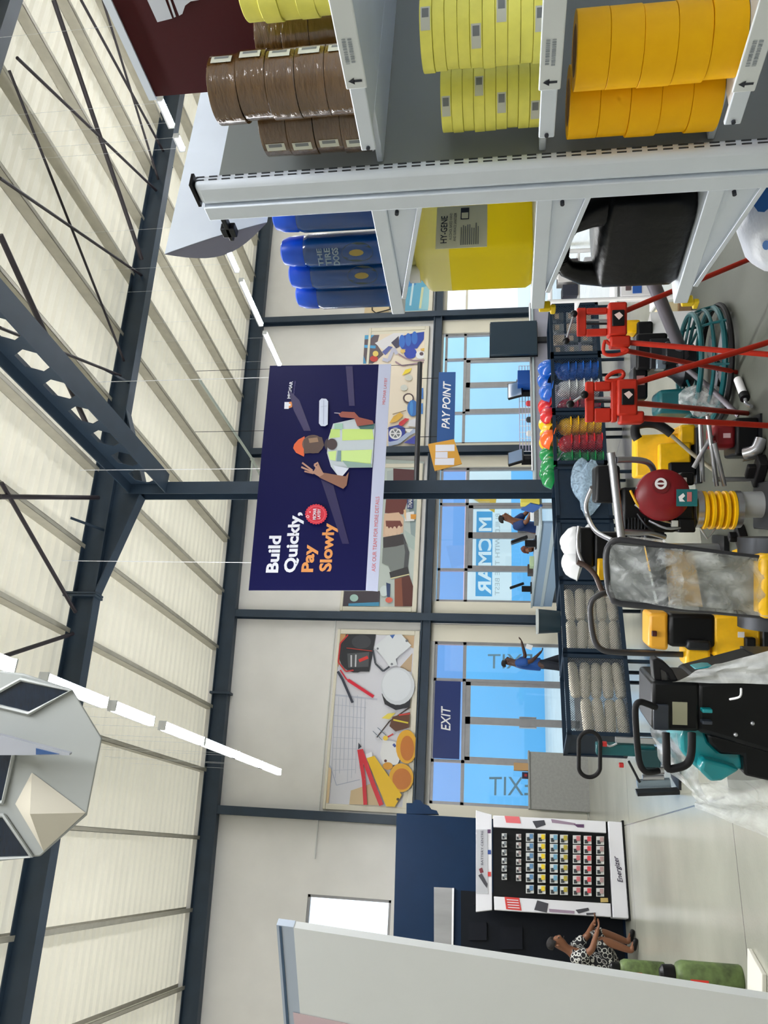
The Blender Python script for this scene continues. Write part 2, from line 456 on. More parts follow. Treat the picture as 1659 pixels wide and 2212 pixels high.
# cream flashing strips framing each wall bay under the girt
for i, (x0, x1, z) in enumerate(((0.74, 0.97, 3.2), (4.33, 4.70, 3.2), (4.94, 5.24, 3.2), (8.62, 8.90, 3.2), (9.12, 9.27, 3.2), (12.56, 12.95, 3.2))):
    struct(MB().rng(x0, x1, YW - 0.03, YW, 0, z).build('trim_%d' % (i + 1), cream))
# castellated tie girder under the roof, running from the column towards the camera
b = MB(); X0 = 5.05; z0, z1 = 6.80, 7.42; ya, yb = -2.0, 10.3
b.rng(X0 - 0.16, X0 + 0.16, ya, yb, z0, z0 + 0.02); b.rng(X0 - 0.16, X0 + 0.16, ya, yb, z1 - 0.02, z1)
y = ya; pitch = 0.62
while y < yb - 0.01:
    e = min(y + pitch, yb); hw = 0.2; yc = (y + e) / 2; zc = (z0 + z1) / 2; hh = 0.17
    for x in (X0,):
        O = [(y, z0 + 0.02), (yc, z0 + 0.02), (e, z0 + 0.02), (e, zc), (e, z1 - 0.02), (yc, z1 - 0.02), (y, z1 - 0.02), (y, zc)]
        I = [(yc - hw * 0.6, zc - hh), (yc, zc - hh), (yc + hw * 0.6, zc - hh), (yc + hw * 1.15, zc), (yc + hw * 0.6, zc + hh), (yc, zc + hh), (yc - hw * 0.6, zc + hh), (yc - hw * 1.15, zc)]
        for sx in (-0.007, 0.007):
            vs = [(x + sx, p[0], p[1]) for p in O + I]
            b.add(vs, [(k, (k + 1) % 8, 8 + (k + 1) % 8, 8 + k) for k in range(8)])
        b.add([(x - 0.007, p[0], p[1]) for p in I] + [(x + 0.007, p[0], p[1]) for p in I], [(k, (k + 1) % 8, 8 + (k + 1) % 8, 8 + k) for k in range(8)])
    y += pitch
struct(b.build('castellated_girder', steel))
# roof bracing tubes in the bay between the frames
def on_roof(x, y, dz=0.0):
    d = ray(x, y); a = 7.66 + dz; t = (a - EYE.z) / (d.z - 0.05 * d.x); return EYE + d * t
brace_m = mat('dark_brace_paint', (46, 40, 46), 0.45, 0.1)
for (a, c, r) in (((116, 0), (306, 560), .038), ((175, 0), (372, 362), .024), ((222, 0), (342, 388), .022), ((37, 125), (338, 412), .024), ((20, 152), (268, 780), .02),
                  ((0, 385), (308, 596), .024), ((0, 507), (209, 965), .04), ((0, 708), (260, 811), .024), ((3, 1043), (163, 1322), .028), ((10, 1417), (157, 1369), .03), ((0, 1073), (212, 1075), .034)):
    struct(MB().cyl(on_roof(*a), on_roof(*c), r, 0, 8).build('roof_brace', brace_m))

# ------------------------------------------------------------------ glazing
tint = glass('door_glass', (0.90, 0.97, 1.0)); tint2 = glass('lavender_glass', (1.0, 0.88, 0.96), .1); tint3 = glass('pale_glass', (0.95, 0.98, 1.0), 0.07); plain = glass('clear_glass', (0.93, 0.97, 1.0), 0.04)
YG = YW + 0.06
def gx(x, y): return QY(x, y, YG).x
def bars(b, rects, d=0.07, m=0):
    for x0, x1, z0, z1 in rects: b.rng(x0, x1, YG - d / 2, YG + d / 2, z0, z1, m)
def pane(b, x0, x1, z0, z1): b.rng(x0, x1, YG - 0.004, YG + 0.004, z0, z1)
# exit: double door with side lights and transoms
zt, ztop = 2.46, 3.12
def glazing(name, xa, xb, splits, door, tn, tt, zt, zb=0.0, lights=()):
    """xa..xb frame, splits = mullions, door = (l, mid, r) or None"""
    b = MB(); fw = 0.06
    bars(b, [(xa, xa + fw, 0, ztop), (xb - fw, xb, 0, ztop), (xa, xb, ztop - fw, ztop), (xa, xb, zt - 0.035, zt + 0.035), (xa, xb, 0, 0.07)])
    for s in splits: bars(b, [(s - 0.03, s + 0.03, 0, ztop)])
    if door:
        l, mid, r = door
        for p, q in ((l + 0.03, mid), (mid, r - 0.03)):
            bars(b, [(p, p + 0.075, 0.0, zt - 0.03), (q - 0.075, q, 0.0, zt - 0.03), (p, q, zt - 0.14, zt - 0.03), (p, q, 0, 0.16)], 0.05)
        bars(b, [(mid - 0.11, mid - 0.085, 0.95, 1.3), (mid + 0.085, mid + 0.11, 0.95, 1.3)], 0.13)
    root = struct(b.build(name, alu))
    ed = [xa] + list(splits) + [xb]
    for i in range(len(ed) - 1):
        g = MB(); pane(g, ed[i] + 0.02, ed[i + 1] - 0.02, 0.05, zt); g.build('pane', tn, root)
        g = MB(); pane(g, ed[i] + 0.02, ed[i + 1] - 0.02, zt, ztop - 0.03); g.build('transom_pane', tt, root)
    return root
d1 = glazing('door_1', 0.97, 4.33, [1.82, 3.50], (1.82, 2.66, 3.50), tint, tint2, zt)
w1 = glazing('door_2', 5.24, 8.62, [gx(1050, 1232), gx(1050, 1090)], (gx(1050, 1232), gx(1050, 1157), gx(1050, 1090)), tint, tint2, 2.47)
w2 = glazing('door_3', 9.27, 12.56, [gx(1050, 892), gx(1050, 776)], (gx(1050, 892), gx(1050, 832), gx(1050, 776)), tint3, tint3, 2.6)
b = MB(); bars(b, [(13.2, 13.26, 0, 3.17), (16.54, 16.6, 0, 3.17), (13.2, 16.6, 3.11, 3.17), (13.2, 16.6, 2.56, 2.62), (14.3, 14.36, 0, 3.17), (15.4, 15.46, 0, 3.17)])
w3 = struct(b.build('window_1', cream)); g = MB(); pane(g, 13.24, 16.56, 0.02, 3.14); g.build('pane', plain, w3)
b = MB(); bars(b, [(-2.5, -2.45, 3.79, 5.46), (-0.89, -0.84, 3.79, 5.46), (-2.5, -0.84, 5.41, 5.46), (-2.5, -0.84, 3.79, 3.84)])
w4 = struct(b.build('window_2', alu)); g = MB(); pane(g, -2.46, -0.88, 3.82, 5.43); g.build('pane', plain, w4)
# vinyl lettering on the exit side lights: EXIT, set vertically and read from outside
vin = mat('grey_vinyl', (112, 150, 172), 0.6)
for x0, x1, y0, y1 in ((1056, 1152, 1678, 1718), (1053, 1150, 1413, 1444)):
    # read from the pavement it climbs from bottom to top; from indoors it is mirrored
    text('EXIT', QY(x1, y1, YG - 0.012), QY(x0, y1, YG - 0.012), QY(x1, y0, YG - 0.012), vin, d1, 'vinyl_lettering', mirror=False, thick=0.002)
# blue exit board over the doors
ex = thing('exit_sign', 'navy board reading EXIT over the glazed double doors', 'sign', (2.66, YW - 0.02, 2.54))
b = MB(); b.rng(1.86, 3.46, YW - 0.02, YW + 0.01, 2.53, 3.08); b.build('board', mat('exit_navy', (16, 42, 106), 0.45), ex, bevel=0.004)
z = lambda a, c: QY(680 + .33755 * a, 1340 + .33755 * c, YW - 0.024)
text('EXIT', z(868, 706), z(868, 548), z(808, 706), white, ex, shear=0.22, bold=0.012)

# blue sheeted building across the yard
nb = thing('building', 'light blue sheeted building across the yard, seen through the glass doors', 'building', (9, 32, 0))
b = MB(); b.rng(0.4, 17.2, 32, 40, -0.02, 7.5); b.build('wall', mat('sky_blue_sheeting', (112, 188, 236), 0.6, 0, 0.03, 0.5), nb)
b = MB(); b.rng(17.2, 25.0, 32, 40, -0.02, 7.5); b.build('wall', mat('pale_blue_sheeting', (160, 212, 240), 0.6, 0, 0.05, 0.5), nb)
b = MB(); b.rng(0.3, 25.2, 31.8, 40, 7.5, 7.8); b.build('roof_edge', white, nb)
# big advertising panel standing just outside, seen from behind through the doors
YO = YW + 0.45
ad = thing('banner_stand', 'white banner with a mirrored blue lettering band, seen through the doors behind the counter', 'banner', (7.0, YO, 0))
pt = lambda x, y: QY(x, y, YO)
adw = mat('backlit_white_vinyl', (244, 244, 240), 0.6)
adw.node_tree.nodes['Principled BSDF'].inputs['Transmission Weight'].default_value = 0.0
def lit_vinyl(name, rgb):
    m = bpy.data.materials.new(name); m.use_nodes = True; nt = m.node_tree; nt.nodes.clear()
    o = nt.nodes.new('ShaderNodeOutputMaterial'); t = nt.nodes.new('ShaderNodeBsdfTranslucent'); d = nt.nodes.new('ShaderNodeBsdfDiffuse'); mx = nt.nodes.new('ShaderNodeMixShader')
    t.inputs[0].default_value = lin(rgb); d.inputs[0].default_value = lin(rgb); mx.inputs[0].default_value = 0.2
    nt.links.new(t.outputs[0], mx.inputs[1]); nt.links.new(d.outputs[0], mx.inputs[2]); nt.links.new(mx.outputs[0], o.inputs[0]); return m
lvw = lit_vinyl('translucent_white', (255, 255, 252)); lvb = lit_vinyl('translucent_blue', (96, 186, 236)); lvo = lit_vinyl('translucent_orange', (250, 200, 80)); lvg = lit_vinyl('translucent_grey', (200, 205, 205))
def quad(b, pts, m=0, off=0.0):
    b.poly([Vector(p) + Vector((0, -off, 0)) for p in pts], m)
b = MB(); a = pt(1000, 1307); c = pt(1104, 1022); b.rng(a.x, c.x + 0.25, YO, YO + 0.006, c.z, a.z); b.build('sheet', lvw, ad)
# blue band with the letters left out of the ink, so the white vinyl shows through them
lt = text('MICMAR', pt(1061, 1284), pt(1062, 1118), pt(1032, 1284), lvw, ad, bold=0.03, mirror=True, thick=0.01)
bm = bmesh.new(); bm.from_mesh(lt.data); bmesh.ops.remove_doubles(bm, verts=bm.verts, dist=1e-5)
bmesh.ops.delete(bm, geom=[f for f in bm.faces], context='FACES_ONLY'); bmesh.ops.delete(bm, geom=[e for e in bm.edges if False], context='EDGES')
src = lt.data; cnt = {}
bm.free(); bm = bmesh.new(); bm.from_mesh(src); bmesh.ops.remove_doubles(bm, verts=bm.verts, dist=1e-5)
outl = [(e.verts[0].co.copy(), e.verts[1].co.copy()) for e in bm.edges if len(e.link_faces) == 1]; bm.free(); bpy.data.objects.remove(lt)
bm = bmesh.new(); vd = {}
def bv(co):
    k = (round(co.x, 4), round(co.z, 4))
    if k not in vd: vd[k] = bm.verts.new((co.x, 0, co.z))
    return vd[k]
for e0, e1 in outl:
    p0, p1 = bv(e0), bv(e1)
    if p0 is not p1 and bm.edges.get((p0, p1)) is None: bm.edges.new((p0, p1))
Mi = WM[ad.name].inverted(); a = Mi @ pt(1027, 1288); c = Mi @ pt(1064, 1105); rc = [bm.verts.new(q_) for q_ in ((a.x, 0, a.z), (c.x, 0, a.z), (c.x, 0, c.z), (a.x, 0, c.z))]
for k in range(4): bm.edges.new((rc[k], rc[(k + 1) % 4]))
bmesh.ops.triangle_fill(bm, edges=bm.edges[:], use_beauty=True, normal=(0, -1, 0))
me = bpy.data.meshes.new('blue_band'); bm.to_mesh(me); bm.free(); me.materials.append(lvb)
bo = bpy.data.objects.new('blue_band', me); COL.objects.link(bo); bo.parent = ad; bo.location = (0, -0.006, 0)
text('BUILD WITH THE BEST', pt(1079, 1286), pt(1080, 1110), pt(1069, 1286), lvg, ad, mirror=True, thick=0.008)
b = MB(); b.poly([pt(1009, 1070) - Vector((0, .008, 0)), pt(1068, 1108) - Vector((0, .008, 0)), pt(1075, 1060) - Vector((0, .008, 0)), pt(1012, 1050) - Vector((0, .008, 0))]); b.build('logo_tile', lvo, ad)
b = MB()
for x0, x1, y0, y1 in ((1020, 1058, 1090, 1083), (1020, 1058, 1068, 1060), (1020, 1032, 1083, 1068)):
    b.poly([pt(x0, y0) - Vector((0, .014, 0)), pt(x1, y0) - Vector((0, .014, 0)), pt(x1, y1) - Vector((0, .014, 0)), pt(x0, y1) - Vector((0, .014, 0))])
b.build('logo_mark', lvw, ad)
b = MB(); a = pt(1104, 1300); b.rng(a.x - 0.02, a.x + 0.02, YO - 0.02, YO + 0.02, -0.02, 3.2); c = pt(1104, 1025); b.rng(c.x + 0.25, c.x + 0.29, YO - 0.02, YO + 0.02, -0.02, 3.2); b.build('post', alu, ad)
# ================================================================== LED battens
led = mat('led_tube', (250, 252, 255), 0.4, emit=LED_STRENGTH)
ledbody = mat('batten_white', (225, 228, 230), 0.4)
def batten(label, loc, L, group, w=0.075):
    t = thing('ceiling_light', label, 'light', loc, 0, group)
    b = MB(); b.rng(-w / 2, w / 2, -L / 2, L / 2, 0.03, 0.055); b.build('housing', ledbody, t, world=False)
    b = MB(); b.rng(-w / 2 + .004, w / 2 - .004, -L / 2 + 0.02, L / 2 - 0.02, -0.025, 0.03); b.build('diffuser', led, t, world=False, bevel=0.015)
    b = MB()
    for s in (-1, 1): b.rng(-w / 2, w / 2, s * (L / 2 - 0.01) - 0.01, s * (L / 2 - 0.01) + 0.01, -0.027, 0.032)
    b.build('end_cap', ledbody, t, world=False)
    b = MB()
    for s in (-1, 1): b.cyl((0, s * L * 0.35, 0.05), (0, s * L * 0.35, rp(loc[0]) - loc[2]), 0.0016, 0, 5)
    b.build('hanging_wire', ledbody, t, world=False)
XL, ZL = 1.12, 5.30
segs = [(560, 1650, 600, 1668), (503, 1627, 555, 1655), (436, 1600, 497, 1632), (350, 1565, 428, 1602), (238, 1522, 340, 1560), (175, 1492, 222, 1520)]
names = ['lit LED batten closest to the end wall in the row over the tool posters', 'lit LED batten, second from the end wall in the row over the tool posters', 'lit LED batten, third from the end wall in the row over the tool posters',
         'lit LED batten, fourth from the end wall in the row over the tool posters', 'long lit LED batten between the white hanging lantern and the fourth batten of its row', 'lit LED batten touching the edge of the white hanging lantern']
yy = []
for n_, (xa, ya, xb, yb) in zip(names, segs):
    p = QX(xa, ya, XL); q = QX(xb, yb, XL)
    y0, y1 = sorted((p.y, q.y))
    if n_ == names[-1]: y0 = y1 - 1.2
    yy.append(y0); batten(n_, (XL, (y0 + y1) / 2, ZL), (y1 - y0) * .9, 'LED battens over the tool posters', 0.1)
batten('lit LED batten half hidden behind the top of the white hanging lantern', (XL, 4.85, ZL), 1.1, 'LED battens over the tool posters', 0.1)
batten('lit LED batten at the picture edge above the white hanging lantern', (XL, 3.6, ZL), 1.25, 'LED battens over the tool posters', 0.1)
XR, ZR = 8.6, 5.95
segs = [(570, 715, 608, 792), (518, 600, 567, 705), (483, 528, 515, 590), (388, 290, 405, 325), (345, 210, 382, 275)]
names = ['lit LED batten that ends at the corner of the blue banner', 'lit LED batten, second up from the blue banner corner', 'lit LED batten half hidden by the curved white header of the shelving',
         'short lit LED batten seen over the white shelving header', 'lit LED batten beside the dark red carton']
for n_, (xa, ya, xb, yb) in zip(names, segs):
    p = QX(xa, ya, XR); q = QX(xb, yb, XR); y0, y1 = sorted((p.y, q.y))
    if 'half hidden' in n_: y0 = y1 - 1.3
    batten(n_, (XR, (y0 + y1) / 2, ZR), (y1 - y0) * .93, 'LED battens beyond the shelving', 0.075)
for i in range(4):
    batten('added LED batten of an unseen row brightening the far wall', (14.5, 12.5 - 2.2 * i, 5.95), 1.5, 'LED battens out of view', 0.1)  # extra unseen row, added to brighten the wall and ceiling on that side
    if i < 2: batten('added LED batten of an unseen row brightening the far wall', (XR, 5.0 - 1.5 * i, ZR), 1.3, 'LED battens out of view', 0.075)
    batten('added LED batten of an unseen row brightening the far wall', (XL, 2.0 - 1.5 * i, ZL), 1.3, 'LED battens out of view', 0.1)

# unlit pipe bracket hanging below the purlins
cp = thing('conduit_pipe', 'thin pale pipe with a short elbow hanging under the roof by the banner', 'pipe', tuple(on_roof(545, 990, -0.6)))
b = MB(); p0, p1, p2 = on_roof(432, 822, -0.5), on_roof(545, 992, -0.5), on_roof(562, 1026, -0.5)
b.cyl(p0, p1, 0.03, 0, 8); b.cyl(p1, p2, 0.03, 0, 8); b.build('pipe', mat('pale_green_pipe', (190, 200, 192), 0.4), cp)
b = MB(); b.cyl(p1, on_roof(541, 1040, -0.5), 0.022, 0, 8); b.ball(p1, 0.05); b.build('elbow', mat('pale_green_pipe', (190, 200, 192)), cp)
# surface conduit along the end wall
cb = MB(); pts = [QY(690, 1800, YW - 0.03), QY(707, 1500, YW - 0.03), QY(728, 1320, YW - 0.03)]
pts = [Vector((p.x, YW - 0.03, 5.38)) for p in pts]; pts = [Vector((-0.2, YW - 0.03, 5.38))] + pts
cb.tube(pts, 0.017, 0, 6)
tag(cb.build('wall_conduit', mat('conduit_white', (225, 226, 224))), 'thin white conduit running along the wall above the tool posters', 'conduit')

# ================================================================== wall posters (prints on framed boards)
PAL = {}
def pal(rgb): return mat('print_%02x%02x%02x' % tuple(rgb), rgb, 0.5)
class Print:
    """flat printed picture: layers of ink a fraction of a millimetre apart on one board"""
    def __init__(s, to): s.to = to; s.b = MB(); s.mats = []; s.k = 0
    def ink(s, rgb, pts):
        m = pal(rgb)
        if m not in s.mats: s.mats.append(m)
        s.k += 1
        P = [s.to(*p) for p in pts]
        nrm = (P[1] - P[0]).cross(P[2] - P[0]); c = sum(P, Vector()) / len(P)
        nrm = Vector((0, -1, 0)) if True else nrm
        s.b.poly([p + nrm * (0.0012 * s.k) for p in P], s.mats.index(m)); return s
    def disc(s, rgb, cx, cy, rx, ry=None, n=22, a0=0, a1=360):
        ry = ry or rx
        return s.ink(rgb, [(cx + rx * math.cos(math.radians(a0 + (a1 - a0) * i / n)), cy + ry * math.sin(math.radians(a0 + (a1 - a0) * i / n))) for i in range(n if a1 - a0 == 360 else n + 1)])
    def line(s, rgb, pts, w):
        for (x0, y0), (x1, y1) in zip(pts[:-1], pts[1:]):
            d = math.hypot(x1 - x0, y1 - y0) or 1; a, c = -(y1 - y0) / d * w / 2, (x1 - x0) / d * w / 2
            s.ink(rgb, [(x0 + a, y0 + c), (x1 + a, y1 + c), (x1 - a, y1 - c), (x0 - a, y0 - c)])
        return s
    def build(s, parent, name='artwork'): return s.b.build(name, s.mats, parent)
def poster(label, x0, x1, z0, z1, fr=0.11):
    t = thing('wall_poster', label, 'poster', ((x0 + x1) / 2, YW - 0.03, z0), 0, 'framed posters over the doors')
    b = MB(); b.rng(x0, x1, YW - 0.05, YW - 0.005, z0, z1); b.build('board', cream, t)
    b = MB()
    for r in ((x0 - fr, x1 + fr, z1, z1 + fr * .6), (x0 - fr, x1 + fr, z0 - fr, z0), (x0 - fr, x0, z0, z1), (x1, x1 + fr, z0, z1)): b.rng(r[0], r[1], YW - 0.075, YW, r[2], r[3])
    b.build('frame', cream, t, bevel=0.012); return t
YP = YW - 0.052
# --- drawing, tools and helmets
t = poster('poster of a white building plan with a yellow saw, red pliers and yellow helmets', 0.85, 4.43, 3.56, 5.24)
p = Print(lambda a, c: QY(680 + .33755 * a, 1340 + .33755 * c, YP))
p.ink((222, 222, 230), [(72, 1172), (560, 1195), (640, 95), (162, 88)])
p.ink((205, 160, 110), [(165, 88), (210, 88), (150, 300), (138, 260)]).ink((210, 178, 140), [(560, 92), (638, 95), (632, 180), (580, 160)])
p.ink((196, 170, 140), [(545, 300), (625, 210), (618, 330), (560, 320)])
p.ink((196, 200, 214), [(110, 470), (400, 500), (400, 512), (112, 482)])
for i in range(9): p.line((188, 194, 208), [(130 + 24 * i, 480 + 10 * (i % 3)), (105 + 26 * i, 1040 - 30 * (i % 4))], 3)
for i in range(7): p.line((192, 196, 210), [(120, 540 + 70 * i), (330 - 12 * i, 560 + 66 * i)], 3)
p.ink((214, 190, 150), [(232, 1090), (380, 1040), (420, 1186), (222, 1178)]).ink((226, 200, 160), [(90, 940), (108, 950), (90, 1170), (74, 1170)])
p.line((170, 176, 196), [(100, 930), (140, 1056), (290, 1020)], 4)
p.disc((44, 44, 50), 262, 215, 108, 122).ink((38, 40, 46), [(200, 92), (392, 92), (350, 330), (230, 330), (170, 250)])
p.disc((60, 62, 68), 300, 140, 62, 44).ink((80, 82, 86), [(210, 215), (350, 205), (345, 300), (215, 305)]).line((205, 205, 210), [(235, 225), (235, 300)], 9).line((205, 205, 210), [(265, 222), (262, 300)], 9)
p.line((214, 52, 48), [(285, 262), (342, 238)], 20).line((200, 50, 50), [(215, 95), (165, 150), (152, 270), (200, 330), (250, 322)], 9).line((180, 60, 50), [(205, 180), (370, 200)], 5)
p.line((214, 40, 60), [(165, 320), (205, 380), (310, 440)], 9).line((222, 34, 60), [(215, 385), (378, 492)], 20).line((54, 58, 74), [(150, 330), (180, 380), (245, 530)], 16)
p.ink((226, 230, 234), [(468, 98), (555, 92), (620, 165), (520, 250), (530, 290), (480, 300), (440, 240), (380, 175)]).ink((70, 110, 180), [(482, 100), (515, 95), (500, 122)]).disc((120, 124, 132), 590, 135, 8).disc((120, 124, 132), 495, 284, 8).disc((120, 124, 132), 405, 185, 7)
p.line((60, 66, 76), [(375, 195), (390, 280), (440, 330), (480, 300)], 12)
p.ink((40, 42, 48), [(430, 470), (450, 540), (520, 578), (610, 560), (614, 500), (520, 545)])
p.disc((214, 218, 224), 533, 425, 108, 120).disc((226, 230, 236), 526, 418, 92, 102)
p.line((60, 44, 40), [(400, 752), (480, 650), (610, 560)], 8).ink((96, 60, 40), [(500, 620), (610, 590), (605, 690), (520, 715), (480, 680)]).line((200, 60, 50), [(540, 610), (612, 600)], 10).line((220, 200, 60), [(505, 640), (600, 660)], 10).ink((230, 210, 90), [(430, 630), (470, 600), (520, 596), (480, 636)])
p.line((90, 110, 130), [(375, 712), (435, 770)], 4).line((90, 110, 130), [(405, 690), (460, 740)], 4).line((200, 60, 60), [(470, 750), (505, 730)], 10).disc((236, 200, 70), 455, 757, 16)
p.ink((228, 228, 228), [(440, 770), (520, 780), (560, 860), (530, 930), (440, 920), (420, 860)]).disc((90, 40, 40), 456, 902, 9).line((60, 80, 150), [(505, 795), (520, 812)], 16)
p.disc((226, 168, 40), 590, 812, 68, 108).disc((196, 116, 40), 594, 822, 44, 80).disc((214, 150, 44), 470, 935, 32, 24)
p.disc((226, 168, 40), 556, 1010, 78, 92).disc((196, 116, 40), 560, 1018, 60, 68)
p.ink((240, 240, 244), [(330, 860), (368, 845), (372, 875), (335, 885)]).ink((236, 190, 20), [(335, 885), (385, 870), (560, 1120), (515, 1195), (460, 1192)]).disc((80, 60, 30), 535, 1147, 9)
p.line((214, 40, 56), [(288, 830), (318, 1020), (328, 1182)], 24).line((214, 40, 56), [(298, 830), (380, 1060), (430, 1185)], 28).ink((50, 54, 70), [(284, 786), (304, 812), (282, 830)])
p.build(t)
# --- clasped fists
t = poster('poster of a bare fist bumping a grey work-glove fist', 5.07, 8.6, 3.66, 5.24)
z = lambda a, c: QY(720 + .3014 * a, 1000 + .3014 * c, YP); p = Print(z)
p.ink((196, 206, 200), [(70, 1030), (582, 1030), (650, -10), (330, -30), (90, 20)])
p.ink((150, 168, 170), [(540, 300), (612, 250), (600, 620), (560, 560)]).ink((178, 196, 190), [(510, 480), (600, 540), (600, 640), (540, 600)])
p.ink((86, 40, 44), [(430, 40), (590, 50), (582, 130), (430, 130)]).ink((110, 50, 44), [(380, 235), (545, 235), (500, 370), (370, 360)]).ink((180, 190, 190), [(385, 60), (430, 50), (430, 130), (385, 130)])
p.ink((226, 190, 160), [(365, 365), (470, 355), (505, 400), (500, 500), (400, 535), (355, 530)]).ink((120, 60, 50), [(375, 415), (480, 415), (498, 450), (470, 470), (380, 470)])
for i, (cx, cy) in enumerate(((385, 490), (412, 495), (440, 490), (472, 485))): p.disc((232, 200, 172), cx, cy, 15, 34)
p.ink((58, 52, 54), [(358, 535), (500, 510), (530, 590), (430, 612), (358, 612)]).ink((128, 134, 132), [(355, 612), (450, 600), (530, 580), (545, 650), (530, 760), (410, 780), (395, 740), (350, 720)]).ink((78, 80, 84), [(500, 530), (545, 640), (535, 750), (505, 760), (515, 640)])
p.ink((52, 50, 52), [(402, 785), (535, 745), (545, 800), (412, 832)]).line((230, 220, 170), [(412, 830), (545, 800)], 7)
p.ink((92, 44, 36), [(440, 835), (545, 808), (585, 920), (582, 1030), (440, 1030)]).ink((140, 80, 58), [(440, 835), (490, 822), (500, 1030), (440, 1030)])
p.ink((66, 58, 66), [(80, 920), (335, 920), (330, 1028), (70, 1028)]).disc((170, 205, 195), 150, 970, 30, 26).disc((214, 226, 226), 365, 920, 30, 40).ink((50, 70, 110), [(380, 860), (410, 870), (405, 980), (385, 960)]).disc((226, 110, 90), 400, 985, 26, 20).ink((70, 150, 190), [(110, 1010), (330, 1000), (330, 1028), (110, 1028)])
p.ink((40, 60, 120), [(528, 235), (575, 235), (572, 330), (530, 332)]).ink((240, 240, 240), [(512, 362), (580, 350), (582, 420), (514, 422)]).ink((232, 160, 60), [(555, 372), (596, 372), (590, 408), (556, 405)]).ink((240, 200, 150), [(505, 340), (522, 336), (524, 420), (508, 380)])
p.build(t)
text('THANK', z(566, 328), z(568, 228), z(535, 328), white, t, shear=0.2, bold=0.02, thick=0.05)
# --- plumbing parts
t = poster('poster of blue and white plumbing fittings on a cream table', 9.15, 12.68, 3.66, 5.10)
p = Print(lambda a, c: QY(760 + .18083 * a, 690 + .18083 * c, YP))
p.ink((238, 224, 204), [(130, 540), (100, 1540), (850, 1510), (885, 150), (155, 185)])
p.ink((96, 84, 92), [(155, 190), (330, 185), (300, 300), (380, 420), (250, 530), (135, 530)]).ink((84, 170, 220), [(155, 190), (270, 185), (220, 235), (155, 240)]).line((80, 170, 224), [(150, 322), (285, 332)], 34).ink((70, 150, 200), [(140, 430), (175, 530), (135, 530)])
p.ink((232, 230, 234), [(275, 285), (500, 165), (640, 165), (380, 370)]).ink((90, 100, 170), [(360, 390), (440, 320), (490, 330), (400, 430)]).ink((64, 60, 84), [(470, 280), (560, 200), (570, 330), (530, 350)])
p.ink((34, 70, 170), [(600, 200), (720, 170), (865, 150), (860, 240), (780, 350), (600, 360), (560, 300)])
for i in range(3): p.disc((50, 110, 200), 600 + 75 * i, 265 - 20 * i, 36, 78)
p.disc((40, 66, 176), 700, 405, 75, 68).disc((240, 240, 244), 820, 430, 56, 48).disc((90, 70, 80), 833, 415, 24, 22).ink((226, 180, 80), [(820, 355), (880, 345), (875, 380), (830, 378)]).disc((200, 60, 50), 265, 475, 48, 36).disc((236, 210, 110), 285, 415, 34, 34).disc((226, 190, 110), 610, 385, 30, 24)
p.line((196, 196, 216), [(370, 480), (440, 500), (500, 350), (540, 420)], 40).line((150, 120, 140), [(520, 510), (600, 560), (700, 545), (860, 520)], 14).line((150, 120, 140), [(560, 420), (640, 470), (740, 500), (870, 495)], 14)
p.ink((240, 214, 50), [(600, 680), (640, 610), (720, 590), (690, 640)]).disc((206, 206, 196), 680, 705, 45, 36).disc((210, 212, 204), 625, 825, 42, 36)
p.disc((80, 60, 60), 678, 950, 66, 60).disc((238, 224, 204), 680, 950, 48, 44).disc((44, 110, 190), 730, 1070, 66, 98).disc((60, 140, 214), 715, 1070, 20, 86).ink((60, 120, 200), [(820, 830), (855, 830), (855, 960), (820, 960)]).ink((60, 130, 210), [(810, 1020), (850, 1010), (850, 1140), (810, 1140)])
p.line((140, 120, 90), [(490, 1145), (650, 1098)], 10).ink((228, 180, 70), [(450, 1250), (500, 1170), (580, 1120), (620, 1160), (540, 1230)]).ink((208, 50, 60), [(550, 1300), (570, 1240), (640, 1190), (690, 1200), (620, 1270)])
p.ink((30, 50, 150), [(440, 1300), (560, 1270), (640, 1310), (640, 1400), (500, 1480), (440, 1470)]).disc((236, 236, 240), 524, 1375, 76, 70).disc((110, 114, 120), 524, 1375, 56, 50)
for k in range(6): a = k * PI / 3; p.line((236, 236, 240), [(524, 1375), (524 + 60 * math.cos(a), 1375 + 54 * math.sin(a))], 12)
p.line((176, 190, 220), [(440, 1505), (560, 1480), (680, 1380), (760, 1340)], 50).ink((64, 70, 170), [(620, 1490), (760, 1400), (760, 1505)]).ink((236, 236, 236), [(640, 1310), (740, 1320), (690, 1370), (650, 1350)]).ink((220, 220, 226), [(690, 1220), (770, 1200), (760, 1300), (670, 1290)])
p.build(t)
# --- sea-blue poster seen through the shelving
t = poster('poster in watery blues partly hidden by the yellow jerrycan', 13.3, 16.5, 3.60, 4.95)
p = Print(lambda a, c: QY(850 + .3014 * a, 380 + .3014 * c, YP))
p.ink((96, 168, 200), [(60, 975), (245, 965), (290, 700), (150, 400), (0, 400), (0, 700)]).ink((150, 200, 210), [(180, 960), (245, 960), (280, 780), (200, 800)]).ink((60, 130, 190), [(100, 800), (160, 780), (160, 600), (110, 620)]).line((196, 220, 226), [(120, 930), (150, 700), (130, 520)], 14).line((210, 214, 170), [(190, 950), (210, 800)], 16)
p.build(t)

